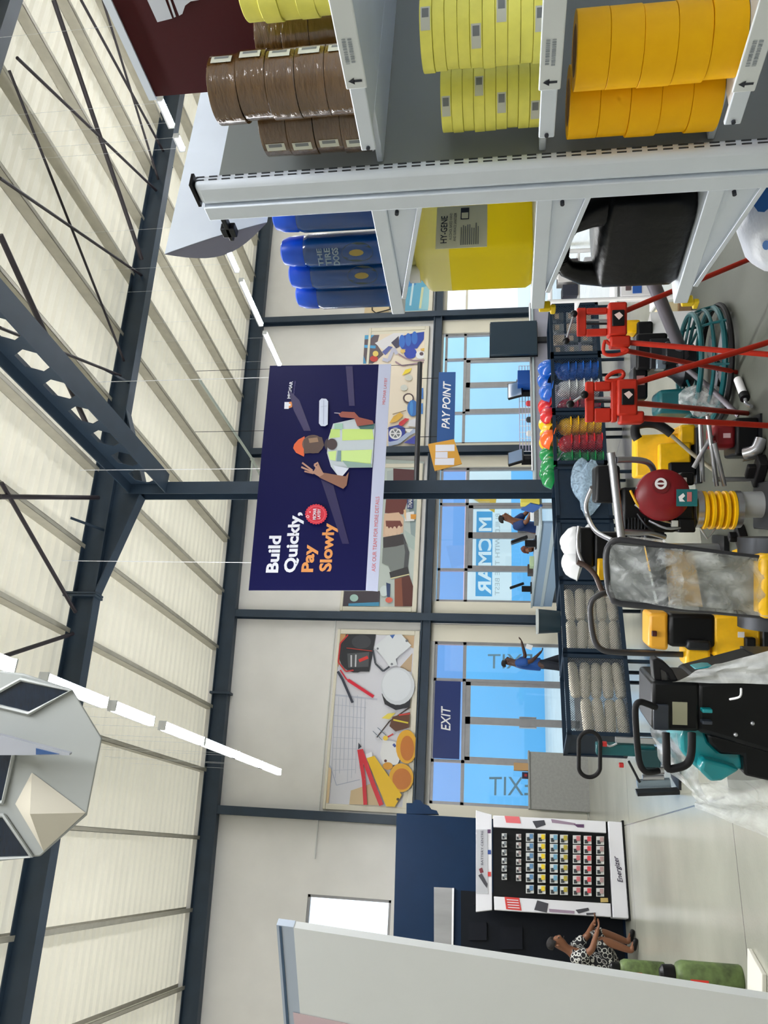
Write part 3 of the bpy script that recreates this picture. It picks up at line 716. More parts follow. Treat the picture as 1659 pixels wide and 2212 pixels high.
wr2 = thing('wire_holder', 'small black wire holder on the wall under the last blue bottle', 'holder', tuple(QY(830, 650, YW - .1)))
q = lambda x, y: QY(x, y, YW - .108); b = MB(); b.tube([q(804, 624), q(843, 624), q(843, 668), q(812, 676), q(804, 670)], .016, 0, 6, closed=True); b.tube([q(804, 645), q(812, 650), q(843, 650)], .012, 0, 6); b.build('wires', dark_steel, wr2)
b = MB(); a = QY(840, 685, YW); c = QY(794, 612, YW); b.rng(a.x, c.x, YW - .09, YW - .0785, a.z, c.z); b.build('backing', mat('tan_backing', (222, 200, 160), .6), wr2)
# ================================================================== hanging banner
YB = 9.5
bn = thing('hanging_banner', 'big navy banner reading Build Quickly, Pay Slowly hung on cords from the roof', 'banner', (4.85, YB, 3.25))
z = lambda a, c: QY(520 + .2441 * a, 760 + .2441 * c, YB)
bnavy = mat('banner_navy', (16, 17, 70), 0.6, spec=0.15); bstrip = mat('banner_grey_strip', (190, 196, 222), 0.5)
A, B_, C_, D_ = QY(537, 1275, YB), QY(583, 790, YB), QY(818, 787, YB), QY(790, 1275, YB)
b = MB(); b.prism([A, B_, C_, D_], (0, 0.012, 0)); b.build('print_panel', bnavy, bn)
E_, F_ = QY(845, 786, YB), QY(816, 1277, YB)
b = MB(); b.prism([D_, C_, E_, F_], (0, 0.012, 0)); b.build('bottom_strip', bstrip, bn)
orange = mat('banner_orange', (224, 150, 84), 0.5); bwhite = mat('banner_white', (232, 234, 246), 0.5); bred = mat('banner_red', (206, 92, 92), 0.5)
text('Build', z(332, 1955), z(362, 1628), z(222, 1955), bwhite, bn, bold=0.035)
text('Quickly,', z(520, 1952), z(566, 1420), z(378, 1955), bwhite, bn, bold=0.035)
text('Pay', z(672, 1950), z(692, 1706), z(535, 1950), orange, bn, bold=0.035)
text('Slowly', z(834, 1945), z(866, 1515), z(692, 1945), orange, bn, bold=0.035)
text('ASK OUR TEAM FOR MORE DETAILS', z(1192, 1945), z(1228, 1282), z(1158, 1945), bred, bn)
text('MICMAR LAYBY', z(1278, 466), z(1298, 230), z(1252, 466), bred, bn)
text('MICMAR', z(441, 415), z(463, 262), z(411, 415), bwhite, bn, bold=0.02)
text('BUILD WITH THE BEST', z(472, 385), z(487, 258), z(464, 385), mat('banner_lilac', (120, 110, 170)), bn)
p = Print(z)
p.ink((232, 234, 246), [(385, 505), (425, 505), (428, 445), (388, 445)]).ink((226, 140, 70), [(425, 500), (455, 490), (455, 440), (428, 445)]).ink((240, 240, 244), [(425, 478), (442, 478), (442, 462), (425, 462)])
p.ink((40, 28, 84), [(420, 330), (520, 430), (620, 700), (560, 700), (470, 520)]).ink((32, 24, 78), [(700, 1100), (820, 1180), (960, 1700), (900, 1700)]).ink((40, 30, 84), [(930, 130), (990, 130), (1010, 480), (960, 480)])
# helmet, head, hands
p.ink((226, 96, 44), [(566, 750), (510, 780), (475, 820), (465, 855), (490, 895), (560, 930), (575, 850)])
p.disc((104, 78, 66), 640, 820, 95, 82).ink((84, 62, 54), [(560, 905), (560, 780), (620, 740), (720, 760), (740, 830), (690, 900), (610, 900)]).ink((150, 118, 92), [(600, 770), (680, 760), (690, 800), (610, 810)])
p.disc((44, 30, 40), 800, 825, 58, 64)
p.ink((196, 206, 214), [(780, 760), (820, 640), (1025, 595), (1030, 655), (1190, 640), (1165, 1028), (960, 1030), (875, 1118), (800, 1020), (765, 900)])
p.ink((196, 226, 130), [(800, 690), (880, 680), (880, 760), (785, 770)]).ink((202, 230, 130), [(900, 690), (1165, 685), (1180, 780), (900, 790)]).ink((206, 234, 150), [(890, 880), (1165, 870), (1150, 1010), (890, 975)]).ink((206, 234, 150), [(775, 890), (850, 880), (840, 970), (790, 960)])
p.ink((160, 200, 180), [(830, 640), (905, 640), (905, 690), (830, 690)]).ink((70, 110, 110), [(1040, 660), (1188, 640), (1180, 690), (1060, 690)]).ink((120, 150, 160), [(860, 880), (890, 880), (890, 975), (850, 975)]).ink((140, 168, 160), [(900, 970), (1160, 1000), (1160, 1030), (950, 1028)]).disc((60, 42, 44), 810, 825, 46, 50)
p.ink((214, 220, 236), [(820, 1010), (960, 1040), (905, 1105), (870, 1118)])
p.ink((140, 96, 76), [(960, 1070), (930, 1110), (720, 1075), (690, 1090), (700, 1120), (910, 1220), (940, 1190)]).ink((176, 132, 112), [(640, 1080), (690, 990), (712, 1040), (740, 1090), (700, 1115)])
p.line((186, 140, 120), [(650, 1075), (540, 1028)], 16).line((186, 140, 120), [(640, 1060), (548, 990)], 15).line((176, 130, 112), [(650, 1085), (568, 1066)], 14).line((186, 140, 120), [(690, 1050), (655, 1010), (690, 990)], 16)
p.ink((150, 74, 60), [(870, 565), (900, 540), (1010, 545), (1050, 590), (1170, 620), (1180, 650), (1035, 670), (1010, 600), (890, 590)]).line((200, 190, 200), [(832, 552), (882, 556)], 6)
p.ink((206, 214, 236), [(700, 445), (720, 425), (760, 428), (778, 450), (775, 655), (750, 670), (715, 668), (697, 645)]).line((168, 178, 206), [(740, 440), (738, 655)], 6).line((176, 186, 210), [(715, 500), (770, 490)], 4)
# seal
p.ink((212, 44, 66), [(673 + (92 if k % 2 else 100) * math.cos(2 * PI * k / 48), 1448 + (84 if k % 2 else 92) * math.sin(2 * PI * k / 48)) for k in range(48)])
p.disc((232, 110, 120), 673, 1448, 78, 72).disc((208, 40, 62), 673, 1448, 74, 68).disc((240, 200, 210), 600, 1470, 14, 12).disc((206, 40, 60), 600, 1470, 8, 7).disc((240, 230, 235), 620, 1430, 6, 6)
p.build(bn)
text('MICMAR', z(676, 1502), z(680, 1400), z(645, 1502), bwhite, bn, bold=0.02, thick=0.06); text('LAYBY', z(712, 1495), z(715, 1405), z(685, 1495), bwhite, bn, bold=0.02, thick=0.06)
for (x, y) in ((541, 1215), (556, 1012), (580, 815)):
    a = QY(x, y, YB); MB().cyl(a - Vector((0, -.005, 0.08)), (a.x, YB + 0.005, rb(a.x) + .1), 0.005, 0, 5).build('hanging_cord', white, bn)
# ================================================================== pay point sign on its black rail
YS = 14.0
ps = thing('hanging_sign', 'blue PAY POINT board with an orange logo tile hung from a black rail', 'sign', (8.4, YS, 2.6))
z = lambda a, c: QY(760 + .18083 * a, 690 + .18083 * c, YS)
b = MB(); b.prism([z(1040, 630), z(1240, 628), z(1222, 1475), z(1015, 1480)], (0, 0.03, 0)); b.build('board', mat('pay_blue', (24, 78, 142), 0.45), ps)
text('PAY POINT', z(1168, 1308), z(1186, 742), z(1070, 1302), white, ps, shear=0.2, bold=0.02)
b = MB(); off = Vector((0, -0.02, 0)); b.prism([z(910, 1495) + off, z(1222, 1435) + off, z(1315, 1728) + off, z(990, 1812) + off], (0, 0.03, 0)); b.build('logo_tile', mat('tile_orange', (214, 156, 52), 0.5), ps)
p = Print(lambda a, c: z(a, c) + Vector((0, -0.022, 0)))
p.ink((226, 226, 236), [(1000, 1505), (1228, 1500), (1228, 1578), (1000, 1584)]).ink((222, 222, 234), [(1000, 1590), (1145, 1588), (1145, 1662), (998, 1662)]).ink((226, 226, 236), [(995, 1668), (1226, 1664), (1222, 1745), (992, 1746)]); p.build(ps, 'logo_mark')
b = MB(); b.cyl(z(815, 520), z(770, 1960), 0.055, 0, 10); b.build('rail', mat('black_rail', (40, 40, 46), 0.4), ps)
b = MB(); 
for q in ((1030, 700), (1015, 1400)): a = z(*q); b.cyl(a, (a.x, YS, z(800, 700).z), 0.008, 0, 5)
b.build('hanger', dark_steel, ps)
for q in ((815, 540), (790, 1300)):
    a = z(*q); b = MB(); b.cyl(a, (a.x, YS, rb(a.x) + .53), 0.006, 0, 5); b.build('suspension_rod', dark_steel, ps)
# ================================================================== shelving unit at arm's length
GX = 1.15
gd = thing('shelving_unit', 'white metal gondola shelving whose slotted upright ends a bay of tape rolls', 'shelf', (1.6, 1.08, 0))
b = MB(); b.rng(GX, GX + 0.03, 1.047, 1.100, 0, 2.24); b.build('upright', shelfw, gd, bevel=0.012, seg=5)
b = MB(); b.rng(GX - 0.004, GX + 0.02, 1.1005, 1.134, 0, 2.235); b.build('side_plate', shelfw, gd, bevel=0.002)
b = MB(); z = 0.62
while z < 2.23:
    for x in (GX + 0.0125, GX + 0.0205): b.rng(x - 0.0011, x + 0.0011, 1.0455, 1.05, z, z + 0.0165)
    z += 0.0262
b.build('slots', mat('slot_shadow', (50, 54, 62), 0.8), gd)
b = MB(); b.rng(GX + 0.0, GX + 0.03, 1.045, 1.10, 2.24, 2.246); b.build('upright_cap', black, gd)
b = MB(); b.rng(GX + 0.03, 2.3, 1.068, 1.082, 0.1, 2.20); b.build('back_panel', mat('grey_back_panel', (132, 138, 138), .5), gd)
b = MB(); b.rng(GX + 0.0, 2.3, 0.62, 1.46, 0.0, 0.1); b.build('base', shelfw, gd, bevel=0.004)
# header: shallow curved board over the far side
n = 12; prof = [(1.2, 2.355)]
for k in range(1, n): t = k / n; prof.append((1.2 + 0.05 * math.sin(PI * t), 2.355 - 0.215 * t))
prof += [(1.2, 2.14)]
for k in range(n - 1, 0, -1): t = k / n; prof.append((1.2 - 0.004 * math.sin(PI * t), 2.355 - 0.215 * t))
b = MB(); P = len(prof)
L = [(1.128 + 0.072 * (2.355 - z) / 0.215, y, z) for y, z in prof]; R = [(2.3, y, z) for y, z in prof]
b.add(L + R, [tuple(range(P))[::-1], tuple(range(P, 2 * P))] + [(i, (i + 1) % P, P + (i + 1) % P, P + i) for i in range(P)])
b.build('header_board', shelfw, gd)
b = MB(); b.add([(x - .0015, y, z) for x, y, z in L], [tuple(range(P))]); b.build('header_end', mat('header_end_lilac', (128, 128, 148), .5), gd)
b = MB(); b.rng(GX + 0.002, GX + 0.02, 1.134, 1.2, 2.205, 2.215); b.rng(GX + 0.002, GX + 0.02, 1.165, 1.19, 2.195, 2.225); b.build('header_bracket', dark_steel, gd, bevel=0.002)
LIPS = (1.879, 1.577, 1.282, 0.983, 0.66)
paper = mat('label_paper', (226, 232, 236), 0.6); ink = mat('label_ink', (46, 50, 62), 0.7)
for i, z in enumerate(LIPS):
    b = MB(); b.rng(1.121, 2.2, 0.60, 0.95, z - 0.006, z + 0.006); b.rng(1.20, 2.2, 0.95, 1.066, z - 0.006, z + 0.006); b.build('shelf', shelfw, gd, bevel=0.002)
    b = MB(); b.rng(1.112, 1.121, 0.60, 0.962, z - 0.013, z + 0.013); b.build('shelf_edge', shelfw, gd, bevel=0.002)
    if i < 3:
        ylab = (0.80, 0.83, 0.86)[i]; b = MB(); b.rng(1.108, 1.113, 0.60, ylab + 0.04, z - 0.017, z + 0.017); lab = b.build('label_strip', paper, gd, bevel=0.002)
        b = MB(); ya = ylab + 0.025; s = 0.011
        b.add([(1.107, ya - 0.002, z - s), (1.107, ya + 0.002, z - s), (1.107, ya + 0.002, z + 0.2 * s), (1.107, ya - 0.002, z + 0.2 * s)], [(0, 1, 2, 3)])
        b.add([(1.107, ya - 0.006, z + 0.1 * s), (1.107, ya + 0.006, z + 0.1 * s), (1.107, ya, z + s)], [(0, 1, 2)]); b.build('arrow', ink, lab)
        b = MB(); rnd = random.Random(i)
        for r in (-0.006, 0.003):
            y = ylab - 0.045
            while y < ylab - 0.005: w = rnd.uniform(0.001, 0.0035); b.add([(1.107, y, z + r), (1.107, y + w, z + r), (1.107, y + w, z + r + 0.006), (1.107, y, z + r + 0.006)], [(0, 1, 2, 3)]); y += w + rnd.uniform(0.0008, 0.002)
        b.build('price_print', mat('faded_print', (150, 158, 168)), lab)
    b = MB(); b.cyl((1.108, 0.955, z), (1.1118, 0.955, z), 0.0035, 0, 8); b.build('rivet', ink, gd)
# far side: shelves on tapered brackets
for i, z in enumerate((1.89, 1.572, 1.262, 0.955)):
    b = MB(); b.rng(GX - 0.002, 2.2, 1.132, 1.455, z - 0.016, z + 0.014); b.build('shelf', shelfw, gd, bevel=0.002)
    b = MB(); b.prism([(GX + 0.006, 1.132, z - 0.016), (GX + 0.006, 1.40, z - 0.016), (GX + 0.006, 1.40, z - 0.018), (GX + 0.006, 1.132, z - 0.082)], (0.004, 0, 0)); b.beam((GX + 0.005, 1.132, z - 0.082), (GX + 0.005, 1.40, z - 0.02), 0.016, 0.010); b.build('bracket', shelfw, gd, bevel=0.001)
    b = MB(); b.cyl((GX - 0.003, 1.147, z - 0.035), (GX + 0.007, 1.147, z - 0.035), 0.004, 0, 8); b.build('rivet', ink, gd)
for z in (1.572, 1.262):
    b = MB(); b.rng(GX - .002, GX + .022, 1.456, 1.468, z - .03, z - .004); b.rng(GX + .0, GX + .012, 1.456, 1.48, z - .042, z - .03); b.build('yellow_clip', mat('clip_yellow', (240, 204, 20), .4), gd, bevel=.003)
# dark red header sign standing over the tape bay
hs = thing('header_sign', 'dark red sign board with a white emblem above the brown tape', 'sign', (1.4, 0.85, 2.08))
b = MB(); b.rng(1.40, 1.412, 0.52, 1.04, 2.06, 2.358); b.build('board', mat('maroon_board', (64, 8, 14), 0.55, spec=.2), hs)
b = MB(); b.rng(1.396, 1.416, 0.52, 1.045, 2.358, 2.374); b.build('top_rail', shelfw, hs)
b = MB(); b.rng(1.402, 1.41, 1.04, 1.082, 2.16, 2.24); b.build('bracket', shelfw, hs)
em = lambda x, y: QX(x, y, 1.398); b = MB()
b.poly([em(320, -40), em(318, 0), em(340, 48), em(372, 40), em(357, 0), em(345, -40)]); b.build('emblem', mat('emblem_white', (205, 210, 222), 0.5), hs)
b = MB(); b.poly([em(350, -40), em(363, 0), em(376, 38), em(380, 36), em(368, 0), em(356, -40)]); b.poly([em(362, -40), em(374, 0), em(387, 34), em(394, 30), em(400, 12), em(412, 3), em(430, 0), em(440, -40)]); b.build('emblem', mat('emblem_white', (205, 210, 222)), hs)

# ------------------------------------------------------------------ tape rolls
core_m = mat('cardboard_core', (168, 132, 92), 0.8); brown_t = mat('brown_packing_tape', (88, 62, 30), 0.14, 0, 0.12, 30, bump=0.35, bscale=26, coat=1.0, stretch=(1, 1, 3))
ltape = mat('pale_yellow_masking_tape', (246, 240, 112), 0.5, 0, 0.05, 40); ytape = mat('golden_yellow_tape', (255, 190, 0), 0.5, 0, 0.04, 40, spec=0.25); rtape = mat('red_tape', (206, 26, 34), 0.4)
def roll(m, R, w):
    t = thing('tape_roll', '', 'tape roll')
    b = MB(); e = 0.0007; b.lathe([(0.038, e), (0.038, 0), (R - e, 0.0), (R, e), (R, w - e), (R - e, w), (0.038, w), (0.038, w - e)], n=40, closed=True); b.build('tape', m, t, world=False)
    b = MB(); b.lathe([(0.036, 0.0), (0.038, 0), (0.038, w), (0.036, w)], n=32, closed=True); b.build('core', core_m, t, world=False)
    return t
def sticker(t, R, w, a, da=0.35, h=0.5, dark=True):
    b = MB(); k = 6
    pts = [(1.004 * R * math.cos(a + da * (i / k - .5)), 1.004 * R * math.sin(a + da * (i / k - .5))) for i in range(k + 1)]
    z0, z1 = w * (.5 - h / 2), w * (.5 + h / 2)
    b.add([(x, y, z0) for x, y in pts] + [(x, y, z1) for x, y in pts], [(i, i + 1, k + 2 + i, k + 1 + i) for i in range(k)])
    b.build('sticker', mat('sticker_grey', (206, 208, 196), 0.5), t, world=False)
    if dark:
        b = MB(); pts = [(1.008 * R * math.cos(a + da * (i / k * .4 + .02)), 1.008 * R * math.sin(a + da * (i / k * .4 + .02))) for i in range(k + 1)]; dz = (z1 - z0) * .15
        b.add([(x, y, z0 + dz) for x, y in pts] + [(x, y, z1 - dz) for x, y in pts], [(i, i + 1, k + 2 + i, k + 1 + i) for i in range(k)]); b.build('barcode', mat('barcode_grey', (120, 124, 128), 0.6), t, world=False)
rr_ = random.Random(11)
_proto = {}
def stack(m, R, w, n, x, y, z, what, where, group, stick=()):
    for i in range(n):
        key = (m.name, R, w)
        if key not in _proto: t = _proto[key] = roll(m, R, w)
        else: t = dup(_proto[key])
        if t is not _proto[key] and any(c.name.startswith('sticker') or c.name.startswith('barcode') for c in t.children):
            for c in list(t.children):
                if c.name.startswith(('sticker', 'barcode')): bpy.data.objects.remove(c)
        pos = 'top roll' if i == n - 1 else ('bottom roll' if i == 0 else ORD[i] + ' roll up')
        t['label'] = '%s, %s of %s' % (what, pos.replace(' roll', '') if len(('%s %s %s' % (what, pos, where)).split()) > 16 else pos, where); t['group'] = group; t['category'] = 'tape roll'
        place(t, (x + rr_.uniform(-.002, .002), y + rr_.uniform(-.002, .002), z + i * (w + .0006)), (0, 0, rr_.uniform(0, 6)))
    return
def pick(x, y, d): return EYE + ray(x, y) * d
A = pick(760, 170, 1.30); stack(brown_t, 0.0535, 0.049, 5, A.x, A.y, 1.886, 'glossy brown packing tape', 'the tall stack on the shelf edge', 'brown tape on the top shelf')
A2 = pick(775, 267, 1.43); stack(brown_t, 0.0545, 0.049, 4, A2.x, min(A2.y, 0.985), 1.886, 'glossy brown packing tape', 'the shorter stack next to the upright', 'brown tape on the top shelf')
stack(brown_t, 0.055, 0.049, 4, 1.342, 0.905, 1.886, 'brown packing tape', 'the shaded stack under the maroon sign', 'brown tape on the top shelf')
stack(ltape, 0.05, 0.03, 6, 1.285, 0.775, 1.886, 'pale yellow tape', 'the top-shelf stack cut by the picture edge', 'pale yellow tape on the top shelf')
B = pick(1170, 202, 1.42); stack(ltape, 0.0535, 0.0187, 9, B.x - .035, min(B.y, 0.985), 1.584, 'narrow pale yellow masking tape', 'the second-shelf stack beside the upright', 'masking tape on the second shelf')
B2 = pick(1175, 48, 1.22); stack(ltape, 0.0555, 0.0187, 10, B2.x, B2.y, 1.584, 'narrow pale yellow masking tape', 'the second-shelf stack farther from the upright', 'masking tape on the second shelf')
C1 = pick(1600, 222, 1.34); stack(ytape, 0.0585, 0.049, 5, C1.x, min(C1.y, 0.985), 1.289, 'golden yellow tape', 'the third-shelf stack beside the upright', 'golden tape on the third shelf')
C2 = pick(1620, 78, 1.2); stack(ytape, 0.0575, 0.049, 5, C2.x, C2.y, 1.289, 'golden yellow tape', 'the third-shelf stack farther from the upright', 'golden tape on the third shelf')
stack(rtape, 0.055, 0.049, 4, 1.20, 0.87, 0.99, 'bright red tape', 'the stack under the third shelf', 'red tape on the fourth shelf')
# paper stickers on some rolls
for o in [o for o in COL.objects if o.name.startswith('tape_roll')]:
    l = o['label']; k = ORD.index(l.split(', ')[1].split()[0]) if l.split(', ')[1].split()[0] in ORD else (0 if 'bottom' in l else 99)
    ang = math.atan2(-o.location.y, -o.location.x) - o.rotation_euler.z
    WM[o.name] = Matrix.LocRotScale(o.location, o.rotation_euler, o.scale)
    if 'masking' in l and k in (0, 3, 5, 99): sticker(o, 0.0535 if 'beside' in l else 0.0555, 0.0187, ang + (-.5, .4, .1, -.2)[(k + (2 if 'farther' in l else 0)) % 4], 0.62, 0.8)
    if 'glossy brown' in l: sticker(o, 0.055, 0.049, ang + (1.0 if 'tall' in l else -.75) , 0.3, 0.72)
    if 'shaded' in l: sticker(o, 0.055, 0.049, ang - 0.5, 0.4, 0.72)

# ------------------------------------------------------------------ blue bottles on the far side
bcap = mat('bright_blue_cap', (20, 84, 214), 0.3); bbody = mat('deep_blue_bottle', (4, 60, 120), 0.2, coat=0.4)
blab = mat('bottle_art_grey', (128, 146, 160), 0.5)
def bottle():
    t = thing('spray_bottle', '', 'bottle')
    b = MB(); b.lathe([(0.033, 0), (0.035, 0.004), (0.035, 0.158), (0.031, 0.17), (0.026, 0.176)], n=32); b.build('body', bbody, t, world=False)
    b = MB(); b.lathe([(0.031, 0.168), (0.033, 0.172), (0.032, 0.20), (0.027, 0.217), (0.018, 0.222), (0, 0.223)], n=28); b.build('cap', bcap, t, world=False)
    return t
bp = bottle()
for i, (x, y, l) in enumerate(((1.215, 1.202, 'blue spray bottle with a bright blue cap nearest the shelf upright'), (1.192, 1.282, 'blue spray bottle with round picture label, second from the upright'),
                               (1.19, 1.353, 'blue spray bottle, third from the upright on the top shelf'), (1.188, 1.42, 'blue spray bottle at the outer end of the top shelf'))):
    t = bp if i == 0 else dup(bp)
    t['label'] = l; t['group'] = 'blue bottles on the top shelf'; t['category'] = 'bottle'; place(t, (x, y, 1.905), (0, 0, 0))
    if i in (1, 2):
        a0 = math.atan2(-y, -x) - 0.25; R = 0.0353
        W = lambda a, z: Vector((R * math.cos(a0 + a), R * math.sin(a0 + a), z))
        q = MB(); q.poly([W(0.62 * math.cos(k * PI / 8), 0.05 + 0.034 * math.sin(k * PI / 8)) for k in range(16)]); q.build('picture_label', mat('label_dark_olive', (44, 62, 62), 0.5), t, world=False)
        q = MB(); q.poly([W(0.2 * math.cos(k * PI / 6), 0.052 + 0.016 * math.sin(k * PI / 6)) * 1.0 for k in range(12)]); q.v = [p * 1.006 if False else Vector((p.x * 1.008, p.y * 1.008, p.z)) for p in q.v]; q.build('picture_label', mat('label_gold', (150, 130, 60)), t, world=False)
        if i == 1:
            for txt, zz, hh in (('THE', 0.126, 0.011), ('TIRE', 0.108, 0.013), ('DOGS', 0.09, 0.014)):
                Mw = WM[t.name]
                text(txt, Mw @ (W(-0.75, zz)), Mw @ (W(0.42, zz)), Mw @ (W(-0.75, zz + hh)), blab, t, bold=0.03, thick=0.006)
# ------------------------------------------------------------------ jerrycans
def liquid(name, rgb):
    m = bpy.data.materials.new(name); m.use_nodes = True; nt = m.node_tree; b = nt.nodes['Principled BSDF']
    b.inputs['Base Color'].default_value = lin(rgb); b.inputs['Roughness'].default_value = 0.3
    t = nt.nodes.new('ShaderNodeBsdfTranslucent'); t.inputs[0].default_value = lin(rgb); mx = nt.nodes.new('ShaderNodeMixShader'); mx.inputs[0].default_value = 0.65
    nt.links.new(b.outputs[0], mx.inputs[1]); nt.links.new(t.outputs[0], mx.inputs[2]); nt.links.new(mx.outputs[0], nt.nodes['Material Output'].inputs[0]); return m
def can(t, x0, x1, y0, y1, z0, h, m, mtop=None, split=None, neck_y=0.72):
    """blow-moulded can: rounded body, sloping shoulder, neck"""
    cx, cy = (x0 + x1) / 2, (y0 + y1) / 2; hx, hy = (x1 - x0) / 2, (y1 - y0) / 2
    def ring(s, z, r, ox=0, oy=0):
        out = []
        for sx, sy, a0 in ((1, 1, 0), (-1, 1, 90), (-1, -1, 180), (1, -1, 270)):
            for k in range(5):
                a = math.radians(a0 + 22.5 * k); rr = r * min(hx, hy)
                out.append(Vector((cx + ox + sx * (hx * s - rr) + rr * math.cos(a), cy + oy + sy * (hy * s - rr) + rr * math.sin(a), z)))
        return out
    prof = [(0.94, 0, .3), (1.0, 0.012, .3)] + [(1.0, split or h * .5, .3)] + [(1.0, h * 0.80, .3), (0.96, h * 0.84, .34), (0.80, h * 0.90, .4), (0.62, h * 0.935, .45)]
    b = MB(); P = 20
    for i, (s, z, r) in enumerate(prof): b.v += ring(s, z0 + z, r)
    for i in range(len(prof) - 1):
        for k in range(P): b.f.append([i * P + k, i * P + (k + 1) % P, (i + 1) * P + (k + 1) % P, (i + 1) * P + k]); b.m.append(0 if (mtop is None or i < 2) else 1)
    b.f.append(list(range(P))[::-1]); b.m.append(0); b.f.append([(len(prof) - 1) * P + k for k in range(P)]); b.m.append(0 if mtop is None else 1)
    return b.build('body', [m] if mtop is None else [m, mtop], t, sharp=50)
yl = liquid('yellow_liquid', (248, 232, 60)); yt = liquid('cloudy_polythene', (240, 238, 196))
jc = thing('jerrycan', 'yellow see-through jerrycan with a white printed label', 'jerrycan', (1.27, 1.35, 1.587))
x0, y0, y1 = 1.17, 1.283, 1.42
can(jc, x0, x0 + 0.2, y0, y1, 1.587, 0.272, yl, yt, split=0.175)
b = MB(); b.tube([(x0 + .05, y0 + .068, 1.82), (x0 + .05, y0 + .068, 1.855), (x0 + .10, y0 + .068, 1.862), (x0 + .15, y0 + .068, 1.85), (x0 + .15, y0 + .068, 1.82)], 0.013, 0, 10, sub=4); b.build('handle', yt, jc)
b = MB(); b.lathe([(0.02, 0), (0.02, 0.024), (0.0, 0.026)], (x0 + 0.03, y1 - 0.04, 1.832)); b.build('cap', white, jc)
a, c = QY(1052, 537, y0 - .002), QY(945, 432, y0 - .002)
b = MB(); b.rng(x0 + 0.008, x0 + 0.125, y0 - 0.002, y0 - 0.001, a.z, c.z); lab = b.build('label', mat('label_cream', (226, 224, 196), 0.5), jc)
zx = lambda x, y: QY(850 + .3014 * x, 380 + .3014 * y, y0 - .0025)
text('HY-GENE', Vector((x0 + .022, y0 - .0025, c.z - .024)), Vector((x0 + .098, y0 - .0025, c.z - .024)), Vector((x0 + .022, y0 - .0025, c.z - .010)), ink, lab, bold=0.012, thick=0.0006)
gi = mat('small_print_grey', (120, 124, 118), 0.6)
for k, (tx, xa, xb) in enumerate((('ALCOHOL BASED HAND', .03, .105), ('AND SURFACE SANITIZER', .026, .105))):
    zz = c.z - .034 - .009 * k; text(tx, Vector((x0 + xa, y0 - .0025, zz)), Vector((x0 + xb, y0 - .0025, zz)), Vector((x0 + xa, y0 - .0025, zz + .0055)), ink, lab, thick=0.0006)
b = MB(); rnd = random.Random(3)
for k in range(9): zz = c.z - .055 - .0045 * k; b.rng(x0 + .015, x0 + .015 + rnd.uniform(.045, .062), y0 - .0031, y0 - .0026, zz, zz + .002)
b.build('small_print', gi, lab)
b = MB(); b.rng(x0 + .086, x0 + .118, y0 - .0031, y0 - .0026, c.z - .07, c.z - .052); b.build('hazard_box', ink, lab)
b = MB(); b.rng(x0 + .088, x0 + .104, y0 - .0036, y0 - .0031, c.z - .068, c.z - .054); b.build('hazard_box', mat('label_cream', (226, 224, 196)), lab)
b = MB(); b.rng(x0 + .088, x0 + .125, y0 - .0012, y0 - .0004, c.z - .105, c.z - .082); b.build('price_sticker', paper, jc)

blk = mat('black_can_plastic', (5, 7, 11), 0.32, 0, 0.1, 8, bump=0.1, bscale=50, spec=.3)
for nm, X0, l in (('jerrycan', 1.165, 'black jerrycan with a ribbed loop handle at the end of its shelf'), ('jerrycan', 1.39, 'second black jerrycan partly hidden by the shelf upright')):
    j = thing(nm, l, 'jerrycan', (X0 + .1, 1.31, 1.278), 0, 'black jerrycans on the third shelf')
    can(j, X0, X0 + 0.2, 1.185, 1.43, 1.278, 0.192, blk)
    b = MB(); xh = X0 + 0.045
    b.tube([(xh, 1.225, 1.42), (xh, 1.235, 1.475), (xh, 1.265, 1.512), (xh, 1.31, 1.528), (xh, 1.36, 1.528), (xh, 1.395, 1.51), (xh, 1.414, 1.475), (xh, 1.418, 1.42)], [0.034, 0.030, 0.022, 0.018, 0.018, 0.020, 0.025, 0.03], 0, 14, sub=0); b.build('handle', blk, j)
    b = MB()
    for k in range(9): b.tube([(xh + .0195 * math.cos(t_ * PI / 5), 1.315 + .0065 * k, 1.527 + .0195 * math.sin(t_ * PI / 5)) for t_ in range(10)], 0.0018, 0, 5, closed=True)
    b.build('grip_ribs', blk, j)
    b = MB(); b.lathe([(0.022, 0), (0.022, 0.02), (0, 0.021)], (X0 + .14, 1.23, 1.47)); b.build('cap', black, j)
sk = thing('plastic_sack', 'round white sack with blue print low on the shelving', 'sack', (1.3, 1.29, 0.97))
b = MB(); c0 = Vector((1.31, 1.352, 1.055)); b.ball(c0, (0.13, 0.14, 0.09), 0, 28)
rnd = random.Random(5); b.v = [p + Vector((rnd.uniform(-.003, .003),) * 3) for p in b.v]; b.v = [Vector((p.x, p.y, max(p.z, 0.971))) for p in b.v]; b.build('sack', mat('white_poly_sack', (226, 230, 240), 0.35, 0, 0.03, 6, bump=0.5, bscale=16), sk)
b = MB()
for px, py, r in ((1654, 410, .045), (1657, 528, .012)):
    d = ray(px, py).normalized(); 
    oc = EYE - c0; S_ = Vector((1 / .132, 1 / .142, 1 / .092)); dd = Vector((d.x * S_.x, d.y * S_.y, d.z * S_.z)); oo = Vector((oc.x * S_.x, oc.y * S_.y, oc.z * S_.z))
    B4 = oo.dot(dd); A4 = dd.dot(dd); C4 = oo.dot(oo) - 1; D4 = B4 * B4 - A4 * C4
    if D4 > 0:
        p = EYE + d * ((-B4 - math.sqrt(D4)) / A4); nn = Vector(((p - c0).x * S_.x ** 2, (p - c0).y * S_.y ** 2, (p - c0).z * S_.z ** 2)).normalized()
        u = nn.cross(Vector((0, 0, 1))).normalized(); w = nn.cross(u); b.poly([p + nn * .003 + u * r * math.cos(k * PI / 6) + w * r * .7 * math.sin(k * PI / 6) for k in range(12)])
